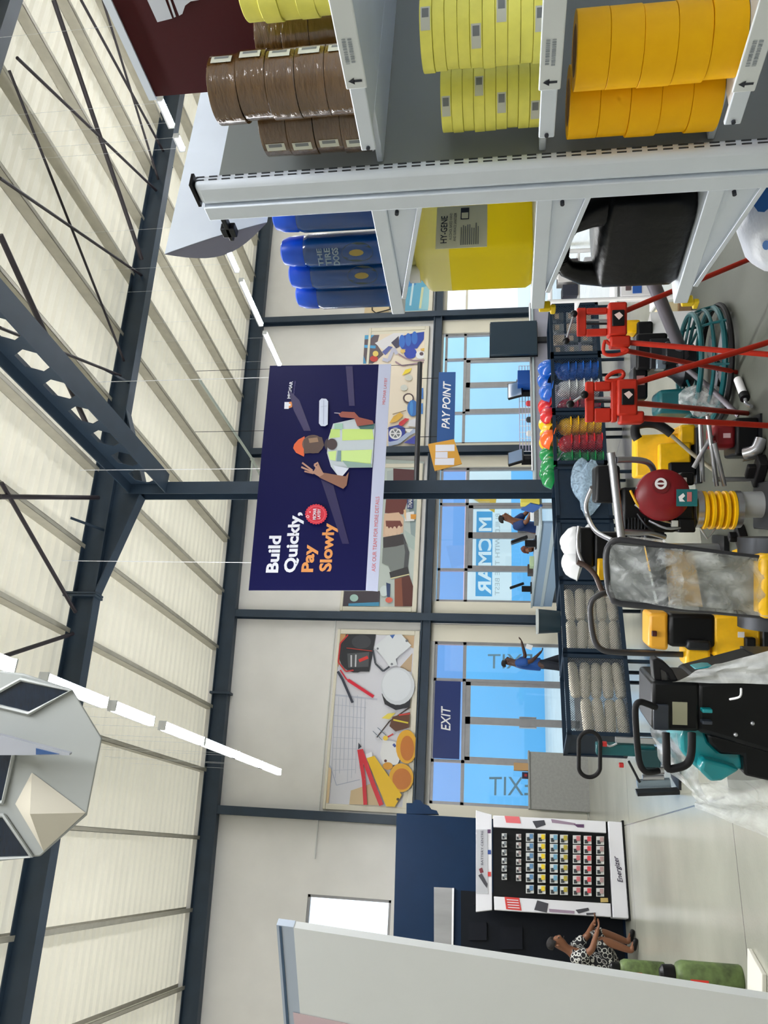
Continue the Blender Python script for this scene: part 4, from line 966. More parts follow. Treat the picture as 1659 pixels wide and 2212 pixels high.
if b.v: b.build('print', mat('sack_blue', (40, 110, 190), 0.4), sk)
# ================================================================== steel mesh bins
bin_m = mat('navy_bin_steel', (18, 36, 54), 0.5, 0.0, 0.1, 8, spec=.3); mesh_m = lattice('bin_wire_mesh', (92, 98, 104), 0.026, 0.2); dmesh = lattice('dark_bin_mesh', (40, 58, 78), 0.035, 0.16)
def mesh_bin(label, p0, p1, z0=0.33, z1=0.965, dep=0.66, m=mesh_m, solid=False):
    p0 = Vector(p0); p1 = Vector(p1); d = p1 - p0; w = d.length; rz = math.atan2(d.y, d.x)
    t = thing('mesh_bin', label, 'bin', (p0.x, p0.y, 0), rz, 'steel mesh bins in a row'); e = 0.022
    b = MB()
    for x in (e, w - e):
        for y in (e, dep - e): b.rng(x - e, x + e, y - e, y + e, z0, z1)
    for z in (z0, z1):
        for y in (e, dep - e): b.rng(0, w, y - e, y + e, z - e, z + e)
        for x in (e, w - e): b.rng(x - e, x + e, 0, dep, z - e, z + e)
    b.build('frame', bin_m, t, world=False)
    b = MB(); b.rng(e, w - e, e, dep - e, z0, z0 + 0.01); b.build('floor_panel', bin_m, t, world=False)
    for nm, (xa, xb, ya, yb) in (('front_mesh', (e, w - e, 0.012, 0.014)), ('back_mesh', (e, w - e, dep - .014, dep - .012))):
        b = MB(); b.rng(xa, xb, ya, yb, z0, z1); b.build(nm, bin_m if solid else m, t, world=False)
    for xa in (0.012, w - 0.014):
        b = MB(); b.rng(xa, xa + .002, e, dep - e, z0, z1); b.build('side_panel', bin_m, t, world=False)
    for x in (0.05, w - 0.05):
        for y in (0.05, dep - 0.05): b = MB(); b.rng(x - .016, x + .016, y - .016, y + .016, 0, z0); b.build('leg', bin_m, t, world=False)
    return t, w, rz
def loc(t, x, y, z): return WM[t.name] @ Vector((x, y, z))
YA = 9.2; ax = [QY(1250, y, YA).x for y in (1003, 888, 766, 652)]
g = 0.012
bin1 = mesh_bin('navy mesh bin of small packs under the black display screen', (ax[2] + g, YA, 0), (ax[3] - g, YA, 0), m=dmesh)
bin2 = mesh_bin('navy mesh bin holding blue and white hard hats', (ax[1] + g, YA, 0), (ax[2] - g, YA, 0), m=dmesh)
bin3 = mesh_bin('navy mesh bin holding yellow, red and green hard hats', (ax[0] + g, YA, 0), (ax[1] - g, YA, 0), m=dmesh)
P0 = Vector((1.22, 8.45, 0)); P1 = Vector((ax[0] - 0.03, YA - .02, 0)); fr = [0, 0.262, 0.52, 0.765, 1.0]
q = [P0.lerp(P1, f) for f in fr]; u_ = (P1 - P0).normalized() * g
binw1 = mesh_bin('mesh bin of white rolls beside the teal drill column', q[0] + u_, q[1] - u_)
binw2 = mesh_bin('mesh bin of white rolls behind the black U-shaped handle', q[1] + u_, q[2] - u_)
bin5 = mesh_bin('solid-fronted navy bin hidden by the second rammer', q[2] + u_, q[3] - u_, solid=True)
bin4 = mesh_bin('navy bin with a bubble-wrap bag on its front', q[3] + u_, q[4] - u_, solid=True)
# white rolls
wr_ = mat('white_knit_roll', (226, 218, 200), 0.85, 0, 0.06, 20, bump=0.4, bscale=70)
def wroll():
    t = MB(); t.lathe([(0.02, -0.2), (0.04, -0.195), (0.052, -0.17), (0.058, -.08), (0.055, 0.0), (0.058, .09), (0.052, 0.17), (0.04, 0.195), (0.02, 0.2)], n=18, R=Matrix.Rotation(PI / 2, 3, 'Y')); return t.build('fabric_roll', wr_)
rp_ = None; rnd = random.Random(4)
for bi, (bn_, nm) in enumerate(((binw1, 'the bin beside the teal drill column'), (binw2, 'the bin behind the U-shaped handle'))):
    t, w, rz = bn_
    for r in range(5):
        for c in range(2):
            if bi == 0 and r == 4 and c == 0: continue
            o = wroll() if rp_ is None else dup(rp_); rp_ = rp_ or o
            tag(o, 'white fabric roll, %s row up, %s column of %s' % (ORD[r], ('lantern-side', 'banner-side')[c], nm), 'fabric roll', 'white rolls in the mesh bins')
            o.scale = (w / 2 / 0.46 * 1.0,) + (1.04, 1.04); o.location = loc(t, w * (0.27 + 0.46 * c), 0.12 + rnd.uniform(0, .02), 0.405 + 0.118 * r); o.rotation_euler = (0, rnd.uniform(-.09, .09), rz + rnd.uniform(-.06, .06))
            WM[o.name] = Matrix.LocRotScale(o.location, o.rotation_euler, o.scale)
# hard hats
hatc = {'blue': (18, 92, 190), 'white': (222, 224, 226), 'red': (206, 34, 40), 'yellow': (246, 190, 10), 'green': (10, 130, 66), 'orange': (234, 96, 24), 'crimson': (160, 40, 60)}
_hp = {}
def hat(col, label, L, rot, group):
    if col not in _hp:
        m = mat('hard_hat_' + col, hatc[col], 0.25, coat=0.5)
        t = thing('hard_hat', '', 'hard hat')
        b = MB(); n = 24
        prof = [(0.0, 0.15), (0.045, 0.147), (0.085, 0.13), (0.112, 0.10), (0.125, 0.06), (0.13, 0.02), (0.13, 0.0)]
        b.lathe(prof, n=n); b.v = [Vector((p.x * 0.9, p.y * 1.1, p.z)) for p in b.v]; b.build('shell', m, t, world=False)
        b = MB(); A_ = [(0.9 * .128 * math.cos(2 * PI * k / n), 1.1 * .128 * math.sin(2 * PI * k / n)) for k in range(n)]
        O_ = [(x * 1.1, y * (1.36 if y < 0 else 1.06)) for x, y in A_]
        for z in (0.0, 0.008): b.v += [Vector((x, y, z)) for x, y in A_] + [Vector((x, y, z - (.012 if y < 0 else 0))) for x, y in O_]
        for k in range(n): j = (k + 1) % n; b.f += [(k, j, n + j, n + k), (2 * n + k, 3 * n + k, 3 * n + j, 2 * n + j), (n + k, n + j, 3 * n + j, 3 * n + k)]; b.m += [0, 0, 0]
        b.build('brim', m, t, world=False)
        b = MB(); b.tube([(0, -0.11, 0.085), (0, -0.06, 0.135), (0, 0, 0.152), (0, 0.06, 0.137), (0, 0.11, 0.09)], 0.012, 0, 8, sub=3); b.build('ridge', m, t, world=False)
        _hp[col] = t; o = t
    else: o = dup(_hp[col])
    o['label'] = label; o['group'] = group; o['category'] = 'hard hat'; place(o, L, rot); return o
def hatstack(bn_, cols, nm):
    t, w, rz = bn_; k = len(cols)
    for c, col in enumerate(cols):
        for r in range(5):
            hat(col, '%s hard hat, %s up the nested stack in %s' % (col, ORD[r], nm), loc(t, w * (c + .5) / k, 0.175, 0.36 + 0.098 * r), (0, 0, rz + rnd.uniform(-.15, .15)), 'hard hats nested in the bins')
hatstack(bin2, ('crimson', 'white', 'blue'), 'the bin by the yellow-and-green one')
hatstack(bin3, ('green', 'red', 'yellow'), 'the bin nearest the steel column')
kh = 0
HG = 'hard hats piled on top of the bins'
for col, x, y, d, rot, l in (('blue', 1176, 800, .25, (.9, .2, .3), 'blue hard hat tipped on edge on the bins under the till screen'), ('blue', 1190, 822, .2, (.3, .1, 1.2), 'blue hard hat leaning against the tipped blue one'),
    ('blue', 1195, 848, .2, (.1, .1, .3), 'low blue hard hat between the other blue hats and the red ones'), ('red', 1190, 880, .2, (.4, .1, 1.0), 'red hard hat beside the low blue one'), ('red', 1193, 900, .3, (.2, -.3, 2.0), 'red hard hat leaning on the yellow pile'),
    ('yellow', 1190, 918, .18, (.7, .1, .4), 'big yellow hard hat next to the red pair'), ('yellow', 1188, 936, .28, (.4, .2, 1.8), 'yellow hard hat in the middle of the yellow pile'), ('yellow', 1180, 958, .3, (.6, -.2, 2.6), 'yellow hard hat standing against the green ones'),
    ('orange', 1195, 950, .12, (.2, .2, .6), 'single orange hard hat in front of the yellow pile'), ('green', 1190, 985, .18, (.8, .1, .2), 'green hard hat tipped up beside the orange one'), ('green', 1194, 1010, .25, (.3, 0, .9), 'green hard hat in the middle of the green group'),
    ('green', 1180, 1022, .4, (.6, .2, 2.2), 'green hard hat at the back of the green group'), ('green', 1196, 1034, .16, (.2, -.2, 1.4), 'green hard hat next to the steel column')):
    kh += 1; d = (0.48, 0.16)[kh % 2]
    p = QY(x, y, YA + d); hat(col, l, (p.x, p.y, max(p.z - .06, 0.99)), rot, HG)
# packs in the first bin
t, w, rz = bin1
pk = mat('foil_pack', (216, 196, 176), 0.35, 0.2, 0.2, 30); i = 0
for r in range(3):
    for c in range(4):
        b = MB(); c0 = loc(t, 0.12 + w * 0.22 * c, 0.10, 0.42 + 0.19 * r + .06); b.box(c0, (0.13, 0.07, 0.15)); b.box(c0 + Vector((0, -.037, .02)), (0.09, 0.004, 0.06), 1)
        o = b.build('boxed_pack', [mat('pack_%d' % ((r + c) % 3), ((206, 190, 172), (150, 156, 160), (96, 104, 112))[(r + c) % 3], 0.4), pk], bevel=0.006)
        tag(o, 'small boxed pack, %s row up, %s along in the bin under the screen' % (ORD[r], ORD[c]), 'pack', 'packs in the first mesh bin')
def crumple(b, c, r, seed, amp=0.25, n=18):
    k = MB(); k.ball((0, 0, 0), 1.0, 0, n); rn = random.Random(seed); fx = [(rn.uniform(2, 6), rn.uniform(2, 6), rn.uniform(2, 6), rn.uniform(0, 6)) for _ in range(4)]
    for p in k.v:
        s = 1 + amp * sum(math.sin(f[0] * p.x + f[1] * p.y + f[2] * p.z + f[3]) for f in fx) / 3
        p.x *= r[0] * s; p.y *= r[1] * s; p.z *= r[2] * s
    return b.add([p + Vector(c) for p in k.v], k.f)
t, w, rz = bin4
bb = crumple(MB(), loc(t, w * 0.5, -0.125, 0.60), (0.34, 0.09, 0.17), 3, 0.3, 24).build('bubble_wrap_bag', film('bubble_wrap', (170, 196, 220), .35, .85, 14)); tag(bb, 'bluish bubble-wrap bag hung on the front of a navy bin', 'bag')
wb_ = thing('bucket', 'dark bucket with a light rim standing on the bins before the doors', 'bucket', tuple(QY(1208, 1343, 8.98)))
c0 = QY(1208, 1343, 8.98); c0.z = 0.99
b = MB(); b.lathe([(0.105, 0), (0.125, 0.0), (0.145, 0.25), (0.13, 0.25)], c0, n=28); b.build('body', mat('dark_bucket', (24, 44, 54), 0.4), wb_)
b = MB(); b.lathe([(0.133, 0.245), (0.15, 0.245), (0.15, 0.268), (0.133, 0.268)], c0, n=28, closed=True); b.build('rim', mat('pale_rim', (190, 196, 196), 0.4), wb_)

# ================================================================== machines on the shop floor
class MK:
    """a machine facing the aisle: upright plane D metres ahead; d = metres farther (+) or nearer (-)"""
    def __init__(s, name, label, cat, D, x, y, group=None):
        s.D = D; g_ = V(x, y, D); s.t = thing(name, label, cat, (g_.x, g_.y, 0), -YAW, group)
    def P(s, x, y, d=0.0): return V(x, y, s.D) + e_f * d
    def PT(s, x, y, d=0.0): return V(x, y, s.D + d)
    def bx(s, b, x0, x1, y0, y1, d0, d1, m=0, taper=0.0):
        xm = (x0 + x1) / 2; a0 = V(xm, y0, s.D).dot(e_r); a1 = V(xm, y1, s.D).dot(e_r); z0 = V(x0, y0, s.D).z; z1 = V(x1, y0, s.D).z
        if a0 > a1: a0, a1 = a1, a0
        if z0 > z1: z0, z1 = z1, z0
        am = (a0 + a1) / 2; f0, f1 = s.D + d0, s.D + d1; t_ = taper
        q = lambda a, f, z: e_r * a + e_f * f + Vector((0, 0, z))
        A0, A1 = am + (a0 - am) * (1 - t_), am + (a1 - am) * (1 - t_); F0, F1 = f0 + (f1 - f0) * t_ / 2, f1 - (f1 - f0) * t_ / 2
        return b.hexa([q(a0, f0, z0), q(a1, f0, z0), q(a1, f1, z0), q(a0, f1, z0)], [q(A0, F0, z1), q(A1, F0, z1), q(A1, F1, z1), q(A0, F1, z1)], m)
    def part(s, name, m, b, **k): return b.build(name, m, s.t, **k)
    def box(s, name, m, *a, bevel=0.01, taper=0.0): b = MB(); s.bx(b, *a, taper=taper); return s.part(name, m, b, bevel=bevel)
    def tube(s, name, m, pts, r, sub=0, n=10, closed=False): b = MB(); b.tube([s.P(*p) for p in pts], r, 0, n, closed, sub); return s.part(name, m, b)
    def lathe(s, name, m, x, y, d, prof, R=None, n=28): b = MB(); b.lathe(prof, s.P(x, y, d), 0, n, R); return s.part(name, m, b)
FACE = Matrix.Rotation(-YAW, 3, 'Z') @ Matrix.Rotation(PI / 2, 3, 'X')       # lathe axis pointing at the aisle
# ---- tamping rammer
R1 = MK('tamping_rammer', 'tamping rammer with a red round engine cover and yellow ribbed bellows', 'rammer', 5.2, 1655, 1100)
b = MB(); c0 = R1.P(1597, 1090); b.lathe([(0.10, -0.20), (0.12, -0.185), (0.085, -0.165), (0.08, 0.02)], c0, n=28); R1.part('leg_tube', mat('cast_white_metal', (196, 200, 202), 0.35, 0.4), b)
b = MB(); p = R1.P(1655, 1092); p.z = 0.02; b.box(p, (0.3, 0.34, 0.035), 0, Matrix.Rotation(-YAW, 3, 'Z')); R1.part('shoe', dark_steel, b, bevel=0.01)
b = MB(); p0 = R1.P(1512, 1102); zt_, zb_ = p0.z, R1.P(1588, 1096).z; prof = []
for k in range(5):
    z = zb_ + (zt_ - zb_) * k / 5; h = (zt_ - zb_) / 5
    prof += [(0.096, z + .02 * h), (0.122, z + .3 * h), (0.122, z + .7 * h), (0.096, z + .98 * h)]
b.lathe([(r, z - zb_) for r, z in prof], Vector((p0.x, p0.y, zb_)), n=32); R1.part('bellows', yellow, b)
for xx in (1507, 1591): b = MB(); b.lathe([(0.112, -.018), (0.118, -.018), (0.118, .018), (0.112, .018)], R1.P(xx, 1100), n=28, closed=True); R1.part('clamp_ring', chrome, b)
R1.box('engine_block', black, 1345, 1462, 1052, 1150, 0.0, 0.3, bevel=0.02)
R1.box('crankcase', dark_steel, 1455, 1502, 1062, 1140, 0.02, 0.28, bevel=0.015)
b = MB(); b.lathe([(0.165, 0.0), (0.165, 0.06), (0.14, 0.085), (0.06, 0.095), (0, 0.095)], R1.P(1428, 1070, 0.0), 0, 36, FACE); R1.part('starter_cover', red_engine, b)
b = MB(); b.lathe([(0.05, 0.0), (0.05, 0.012), (0, 0.012)], R1.P(1421, 1050, -0.093), 0, 24, FACE); R1.part('starter_cover', mat('deep_red', (104, 16, 24), .35), b)
b = MB(); b.lathe([(0.022, 0), (0.036, 0), (0.036, 0.004), (0.022, 0.004)], R1.P(1420, 1046, -0.108), 0, 24, FACE, closed=True); b.box(R1.P(1420, 1046, -0.111), (0.012, 0.004, 0.05), 0, Matrix.Rotation(-YAW, 3, 'Z')); R1.part('emblem', white, b)
R1.box('fuel_tank', black, 1288, 1342, 1004, 1086, 0.04, 0.26, bevel=0.02)
R1.box('air_filter', black, 1350, 1392, 1120, 1158, -0.02, 0.14, bevel=0.015)
R1.box('side_box', black, 1470, 1500, 1020, 1048, 0.0, 0.15, bevel=0.012)
R1.box('oil_cap', white, 1472, 1482, 1032, 1044, -0.03, 0.0, bevel=0.006)
R1.box('muffler', dark_steel, 1395, 1440, 1140, 1168, 0.05, 0.2, bevel=0.02)
b = MB(); R1.bx(b, 1452, 1496, 1058, 1094, -0.125, -0.12); lp = R1.part('label_plate', mat('teal_label', (24, 104, 108), .4), b)
b = MB(); b.poly([R1.P(1458, 1084, -.128), R1.P(1456, 1074, -.128), R1.P(1466, 1066, -.128), R1.P(1470, 1072, -.128), R1.P(1464, 1078, -.128), R1.P(1470, 1084, -.128)]); b.build('logo', white, lp)
b = MB(); R1.bx(b, 1474, 1484, 1064, 1084, -0.128, -0.126); b.build('logo', mat('label_pink', (190, 110, 110)), lp)
R1.tube('handle', chrome, [(1314, 981, -.12), (1318, 1010, -.12), (1326, 1080, -.12), (1332, 1130, -.12), (1337, 1166, -.12)], 0.026, sub=4)
R1.tube('handle', chrome, [(1326, 996, -.12), (1360, 994, -.06), (1395, 997, 0.0), (1412, 1008, .05), (1418, 1022, .08)], 0.02, sub=4)
R1.tube('handle', chrome, [(1336, 1148, -.12), (1370, 1150, -.06), (1400, 1150, 0), (1440, 1160, .06)], 0.02, sub=4)
R1.tube('handle', chrome, [(1318, 1166, -.1), (1296, 1150, .2), (1286, 1120, .42), (1281, 1085, .42), (1290, 1050, .3)], 0.016, sub=4)
R1.tube('stay', chrome, [(1512, 1140, 0), (1528, 1164, 0), (1546, 1141, 0)], 0.007)
for k, (xa, ya, xb, yb, mm) in enumerate(((1370, 1090, 1450, 1130, chrome), (1360, 1060, 1385, 1100, yellow), (1400, 1125, 1470, 1140, chrome), (1375, 1110, 1410, 1145, dark_steel))): R1.tube('cable', mm, [(xa, ya, -.03), ((xa + xb) / 2, (ya + yb) / 2 + 8, -.06), (xb, yb, -.03)], 0.008, sub=4, n=6)
for k in range(7): R1.box('cooling_fin', dark_steel, 1348 + 7 * k, 1351 + 7 * k, 1118, 1152, -.03, .12, bevel=.002)
R1.box('carburettor', chrome, 1372, 1392, 1052, 1072, -.06, .0, bevel=.008); R1.box('recoil_bracket', black, 1462, 1500, 1120, 1150, -.04, .12, bevel=.012); R1.box('bolt_block', mat('pale_bolt', (190, 192, 186), .4), 1448, 1462, 1124, 1138, -.05, -.01, bevel=.004)
R1.tube('wrap_strip', clear, [(1352, 1168, -.05), (1390, 1172, -.08), (1430, 1176, -.05)], .035, sub=4)
# ---- second rammer behind
R2 = MK('tamping_rammer', 'second rammer with a black tank and brown tube handle, standing behind the wrapped roller', 'rammer', 6.1, 1480, 1200)
R2.box('fuel_tank', black, 1250, 1284, 1140, 1226, 0, 0.25, bevel=0.02); R2.box('engine_block', black, 1284, 1390, 1150, 1250, 0.0, 0.28, bevel=0.02); R2.box('guard', yellow, 1290, 1306, 1206, 1252, -0.05, 0.05)
R2.tube('handle', mat('brown_tube', (74, 58, 52), .4), [(1244, 1212, -.1), (1262, 1220, -.1), (1282, 1240, -.1), (1295, 1270, -.1), (1306, 1284, -.1)], 0.02, sub=4)
R2.tube('handle', chrome, [(1249, 1136, -.05), (1246, 1160, -.05), (1248, 1190, -.05), (1262, 1222, -.05)], 0.014, sub=4)
R2.box('bellows', yellow, 1390, 1440, 1170, 1235, 0.0, 0.2, bevel=0.03); b = MB(); p = R2.P(1440, 1200, .1); b.cyl(p, (p.x, p.y, 0.02), 0.09, 0, 20); R2.part('leg_tube', chrome, b); b = MB(); b.box((p.x, p.y, 0.02), (.3, .34, .035), 0, Matrix.Rotation(-YAW, 3, 'Z')); R2.part('shoe', dark_steel, b)
for k, (x, y, l) in enumerate(((1246, 1178, 'white hard hat perched on the second rammer, closer to the steel column'), (1250, 1224, 'white hard hat perched on the second rammer, closer to the U-shaped handle'))):
    p = R2.P(x, y, .36); hat('white', l, tuple(p - Vector((0, 0, .06))), (0.3, 0.1, .5 + k), 'white hats on the second rammer')
# ---- yellow plate compactor with water tank
C1_ = MK('plate_compactor', 'yellow plate compactor with a black hose grip, behind the tripods', 'compactor', 6.9, 1520, 975)
b = MB(); q0 = [C1_.P(x, y, d) for x, y, d in ((1492, 1036, 0), (1492, 934, 0), (1492, 934, .35), (1492, 1036, .35))]; q1 = [C1_.P(x, y, d) for x, y, d in ((1376, 1030, .08), (1376, 938, .08), (1378, 938, .33), (1378, 1030, .33))]; b.hexa(q0, q1); C1_.part('water_tank', yellow, b, bevel=0.02)
b = MB(); C1_.bx(b, 1420, 1490, 955, 1034, -.06, 0.02, taper=0.1); C1_.part('tank_front', yellow, b, bevel=0.02)
C1_.box('engine_cover', yellow, 1466, 1500, 918, 962, -0.05, 0.3, bevel=0.02); C1_.box('engine_block', black, 1440, 1495, 1000, 1030, -.12, 0.0, bevel=0.015)
b = MB(); p = C1_.P(1500, 975); z_ = p.z; C1_.bx(b, 1497, 1520, 925, 1045, -.1, .45); 
for v_ in b.v: v_.z = max(0.0, v_.z)
C1_.part('base_plate', dark_steel, b, bevel=0.01)
b = MB(); C1_.bx(b, 1515, 1548, 940, 1030, -.05, .4); 
for v_ in b.v: v_.z = max(0.0, v_.z)
C1_.part('vibrating_plate', dark_steel, b, bevel=.01)
C1_.tube('hose_grip', rubber, [(1376, 950, -.05), (1370, 938, -.05), (1372, 922, -.05), (1390, 916, -.05), (1412, 917, -.05), (1430, 925, -.05), (1448, 938, -.05)], 0.04, sub=4)
C1_.tube('lift_pole', mat('khaki_pole', (120, 112, 92), .5), [(1446, 944, -.1), (1480, 985, -.25), (1545, 1052, -.5)], 0.017)
# ---- power trowel
TQ = MK('power_trowel', 'teal power trowel with a round blade guard beside the tripods', 'trowel machine', 6.2, 1560, 790)
gc = QZ(1536, 788, 0.08); 
for z, r, m, rad in ((0.05, 0.44, rubber, .02), (0.09, 0.42, teal, .02), (0.16, 0.405, teal, .014), (0.24, 0.38, teal, .02)):
    b = MB(); b.tube([(gc.x + r * math.cos(k * PI / 24), gc.y + r * math.sin(k * PI / 24), z) for k in range(48)], rad, 0, 8, closed=True); TQ.part('guard_ring', m, b)
for k in range(8):
    a = k * PI / 4 + .2; b = MB(); b.tube([(gc.x + .44 * math.cos(a), gc.y + .44 * math.sin(a), .05), (gc.x + .41 * math.cos(a), gc.y + .41 * math.sin(a), .17), (gc.x + .38 * math.cos(a), gc.y + .38 * math.sin(a), .24), (gc.x + .12 * math.cos(a), gc.y + .12 * math.sin(a), .28)], 0.011, 0, 6); TQ.part('spoke', teal, b)
for k in range(4): b = MB(); b.box((gc.x + .2 * math.cos(k * PI / 2 + .5), gc.y + .2 * math.sin(k * PI / 2 + .5), .03), (.3, .14, .006), 0, Matrix.Rotation(k * PI / 2 + .5, 3, 'Z')); TQ.part('blade', chrome, b)
b = MB(); b.lathe([(0.16, 0), (0.16, .08), (.1, .14), (.07, .2)], (gc.x, gc.y, .22), n=24); TQ.part('gearbox', dark_steel, b)
TQ.box('engine_block', black, 1372, 1440, 722, 800, -.05, .25, bevel=.02); TQ.box('fuel_tank', black, 1368, 1400, 790, 862, 0, .22, bevel=.02); TQ.box('engine_fins', dark_steel, 1400, 1470, 735, 800, -.08, .2, bevel=.01)
TQ.box('warning_label', mat('label_grey_red', (150, 110, 110), .5), 1375, 1392, 812, 832, -.012, -.004, bevel=0); TQ.box('carburettor', mat('grey_cast', (140, 156, 170), .3, .6), 1412, 1434, 780, 802, -.1, 0, bevel=.01)
b = MB(); TQ.bx(b, 1416, 1494, 842, 898, -.12, .2, taper=.12); TQ.part('housing', teal, b, bevel=.03)
for a_, r_ in (((1322, 628, -1.1), .045), ((1340, 650, -1.0), .028)): TQ.tube('handle_pole', mat('grey_pole', (120, 116, 124), .35, .4), [a_, (1470, 776, -.1)] if r_ > .04 else [a_, (1474, 770, -.08)], r_)
TQ.box('clamp', dark_steel, 1425, 1465, 750, 792, -.22, -.05, bevel=.012); TQ.tube('lower_pole', mat('grey_pole', (120, 116, 124)), [(1462, 790, -.1), (1510, 845, -.25), (1562, 912, -.4)], .02)
b = crumple(MB(), TQ.P(1505, 872, -.22), (.13, .08, .16), 8, .25); TQ.part('plastic_wrap', clear, b)
# ---- red-engined machine lying low
E1 = MK('engine_unit', 'low engine unit with a dark red fuel tank and silver tube frame', 'engine', 5.35, 1640, 945)
E1.box('fuel_tank', red_engine, 1540, 1592, 914, 968, 0, .2, bevel=.03); E1.box('engine_block', black, 1588, 1640, 902, 985, -.02, .28, bevel=.02)
b = MB(); b.rng(0, 0, 0, 0, 0, 0); b = MB(); p = E1.P(1628, 962, -.08); b.tube([E1.P(1602, 982, -.06), E1.P(1622, 975, -.1), E1.P(1634, 952, -.1)], .04, 0, 12, sub=3); E1.part('muffler', chrome, b)
E1.box('label', mat('label_pinkwhite', (226, 190, 196)), 1562, 1578, 936, 946, -.006, -.002, bevel=0)
for pts in ([(1512, 905, 0), (1522, 1040, .05)], [(1524, 900, -.05), (1548, 1050, 0)], [(1534, 960, -.1), (1560, 1050, -.05)], [(1500, 1010, .02), (1538, 940, .0)]): E1.tube('frame_tube', chrome, pts, .015)
for y in (915, 1035):
    b = MB(); p = E1.P(1545, y, .05); b.cyl(p, (p.x, p.y, 0.0), .016, 0, 10); E1.part('frame_leg', chrome, b)
b = MB(); E1.bx(b, 1636, 1650, 895, 990, -.05, .3)
for v_ in b.v: v_.z = max(0, v_.z - .0)
lo = min(v_.z for v_ in b.v)
for v_ in b.v: v_.z = 0.0 if v_.z < lo + .005 else v_.z
E1.part('skid', dark_steel, b)
# ---- loose tool on the floor
T1 = MK('hand_tool', 'white-handled tool with a black collar lying on the grey floor', 'tool', 5.45, 1600, 850)
a = QZ(1594, 820, .03); c = QZ(1606, 852, .03); b = MB(); b.cyl(a, c, .028, 0, 14); T1.part('grip', white, b)
d_ = (c - a).normalized(); b = MB(); b.cyl(c, c + d_ * .05, .032, 0, 14); T1.part('collar', black, b); b = MB(); b.tube([c + d_ * .05, c + d_ * .13 + Vector((.03, .02, 0)), c + d_ * .2 + Vector((0.02, -.04, 0))], .012, 0, 8, sub=3); T1.part('hook', chrome, b)
for k, (x, y, sx, sy, l) in enumerate(((1600, 1160, .16, .1, 'black rubber foot block on the floor beside the rammer'), (1640, 1018, .1, .2, 'black rubber block on the floor under the silver tubes'))):
    p = QZ(x, y, .03); b = MB(); b.box(p, (sx, sy, .06), 0, Matrix.Rotation(.4, 3, 'Z')); b.box(p + Vector((0, 0, .05)), (sx * .4, sy * .5, .06), 0, Matrix.Rotation(.4, 3, 'Z')); tag(b.build('rubber_block', rubber, bevel=.01), l, 'block')
# ---- lifting tripods
def tripod(label, D, outer, hole, block, lug, loop, crank, legs, feet):
    m = MK('level_tripod', label, 'tripod', D, outer[0], (outer[2] + outer[3]) / 2, 'red tripods')
    b = MB(); x0, x1, y0, y1 = outer; h0, h1, k0, k1 = hole
    m.bx(b, x0, h0, y0, y1, -.02, .02); m.bx(b, h0, h1, y0, k0, -.02, .02); m.bx(b, h0, h1, k1, y1, -.02, .02); m.bx(b, h1, x1, y0, y1, -.03, .03); m.part('head_frame', tripod_red, b, bevel=.008)
    m.box('hub', tripod_red, *block, -.06, .06, bevel=.012); m.box('hinge_lug', tripod_red, *lug, -.05, .05, bevel=.012)
    m.tube('carry_loop', tripod_red, [(p[0], p[1], -.02) for p in loop], .011, sub=3, closed=True)
    bx_ = [(block[0] + block[1]) / 2, (block[2] + block[3]) / 2]
    m.box('clamp_plate', black, bx_[0] - 13, bx_[0] + 13, bx_[1] - 17, bx_[1] + 17, -.075, -.058, bevel=.004)
    b = MB(); b.poly([m.P(bx_[0] - 9, bx_[1] - 6, -.078), m.P(bx_[0] + 2, bx_[1] - 12, -.078), m.P(bx_[0] + 10, bx_[1] - 4, -.078), m.P(bx_[0] + 1, bx_[1] + 5, -.078)]); m.part('clamp_mark', mat('pale_pink', (220, 196, 190)), b)
    hc = (k0 + k1) / 2
    for dy in (-3, 4): m.tube('column_rod', chrome if dy < 0 else dark_steel, [(x0 + 4, hc + dy, 0), (h1 + 6, hc + dy, 0)], .008, n=8)
    m.tube('crank_arm', chrome, [(crank[0][0], crank[0][1], -.06), (crank[1][0], crank[1][1], -.06)], .007); 
    for c_ in crank: b = MB(); b.ball(m.P(c_[0], c_[1], -.06), .022, 0, 14); m.part('crank_knob', black, b)
    for (sx, sy), f in zip(legs, feet):
        a = m.P(sx, sy); b = MB(); f = Vector(f); b.cyl(a, f, .0165, 0, 10); m.part('leg', tripod_red, b); b = MB(); b.cyl(f + (a - f).normalized() * .05, f, .016, 0, 8, .003); m.part('leg_spike', dark_steel, b)
    return m
tripod('red tripod in front, its crank over the green and red hats', 4.4, (1264, 1332, 825, 912), (1283, 1319, 845, 882), (1330, 1374, 822, 900), (1336, 1389, 890, 916), [(1308, 822), (1320, 808), (1340, 803), (1346, 812), (1334, 822)], ((1260, 856), (1230, 876)),
       [(1380, 903), (1370, 828), (1368, 870)], [QZ(1722, 923, 0), QZ(1724, 720, 0), QZ(1616, 893, 0)])
tripod('red tripod beside the shelving, half in front of the packs bin', 4.95, (1246, 1316, 666, 726), (1266, 1311, 679, 711), (1312, 1352, 657, 728), (1316, 1360, 728, 752), [(1306, 738), (1318, 746), (1345, 752), (1356, 760), (1330, 768), (1304, 765)], ((1238, 683), (1221, 741)),
       [(1350, 672), (1358, 740), (1345, 756)], [QZ(1628, 556, 0), QZ(1712, 770, 0), QZ(1592, 804, 0)])
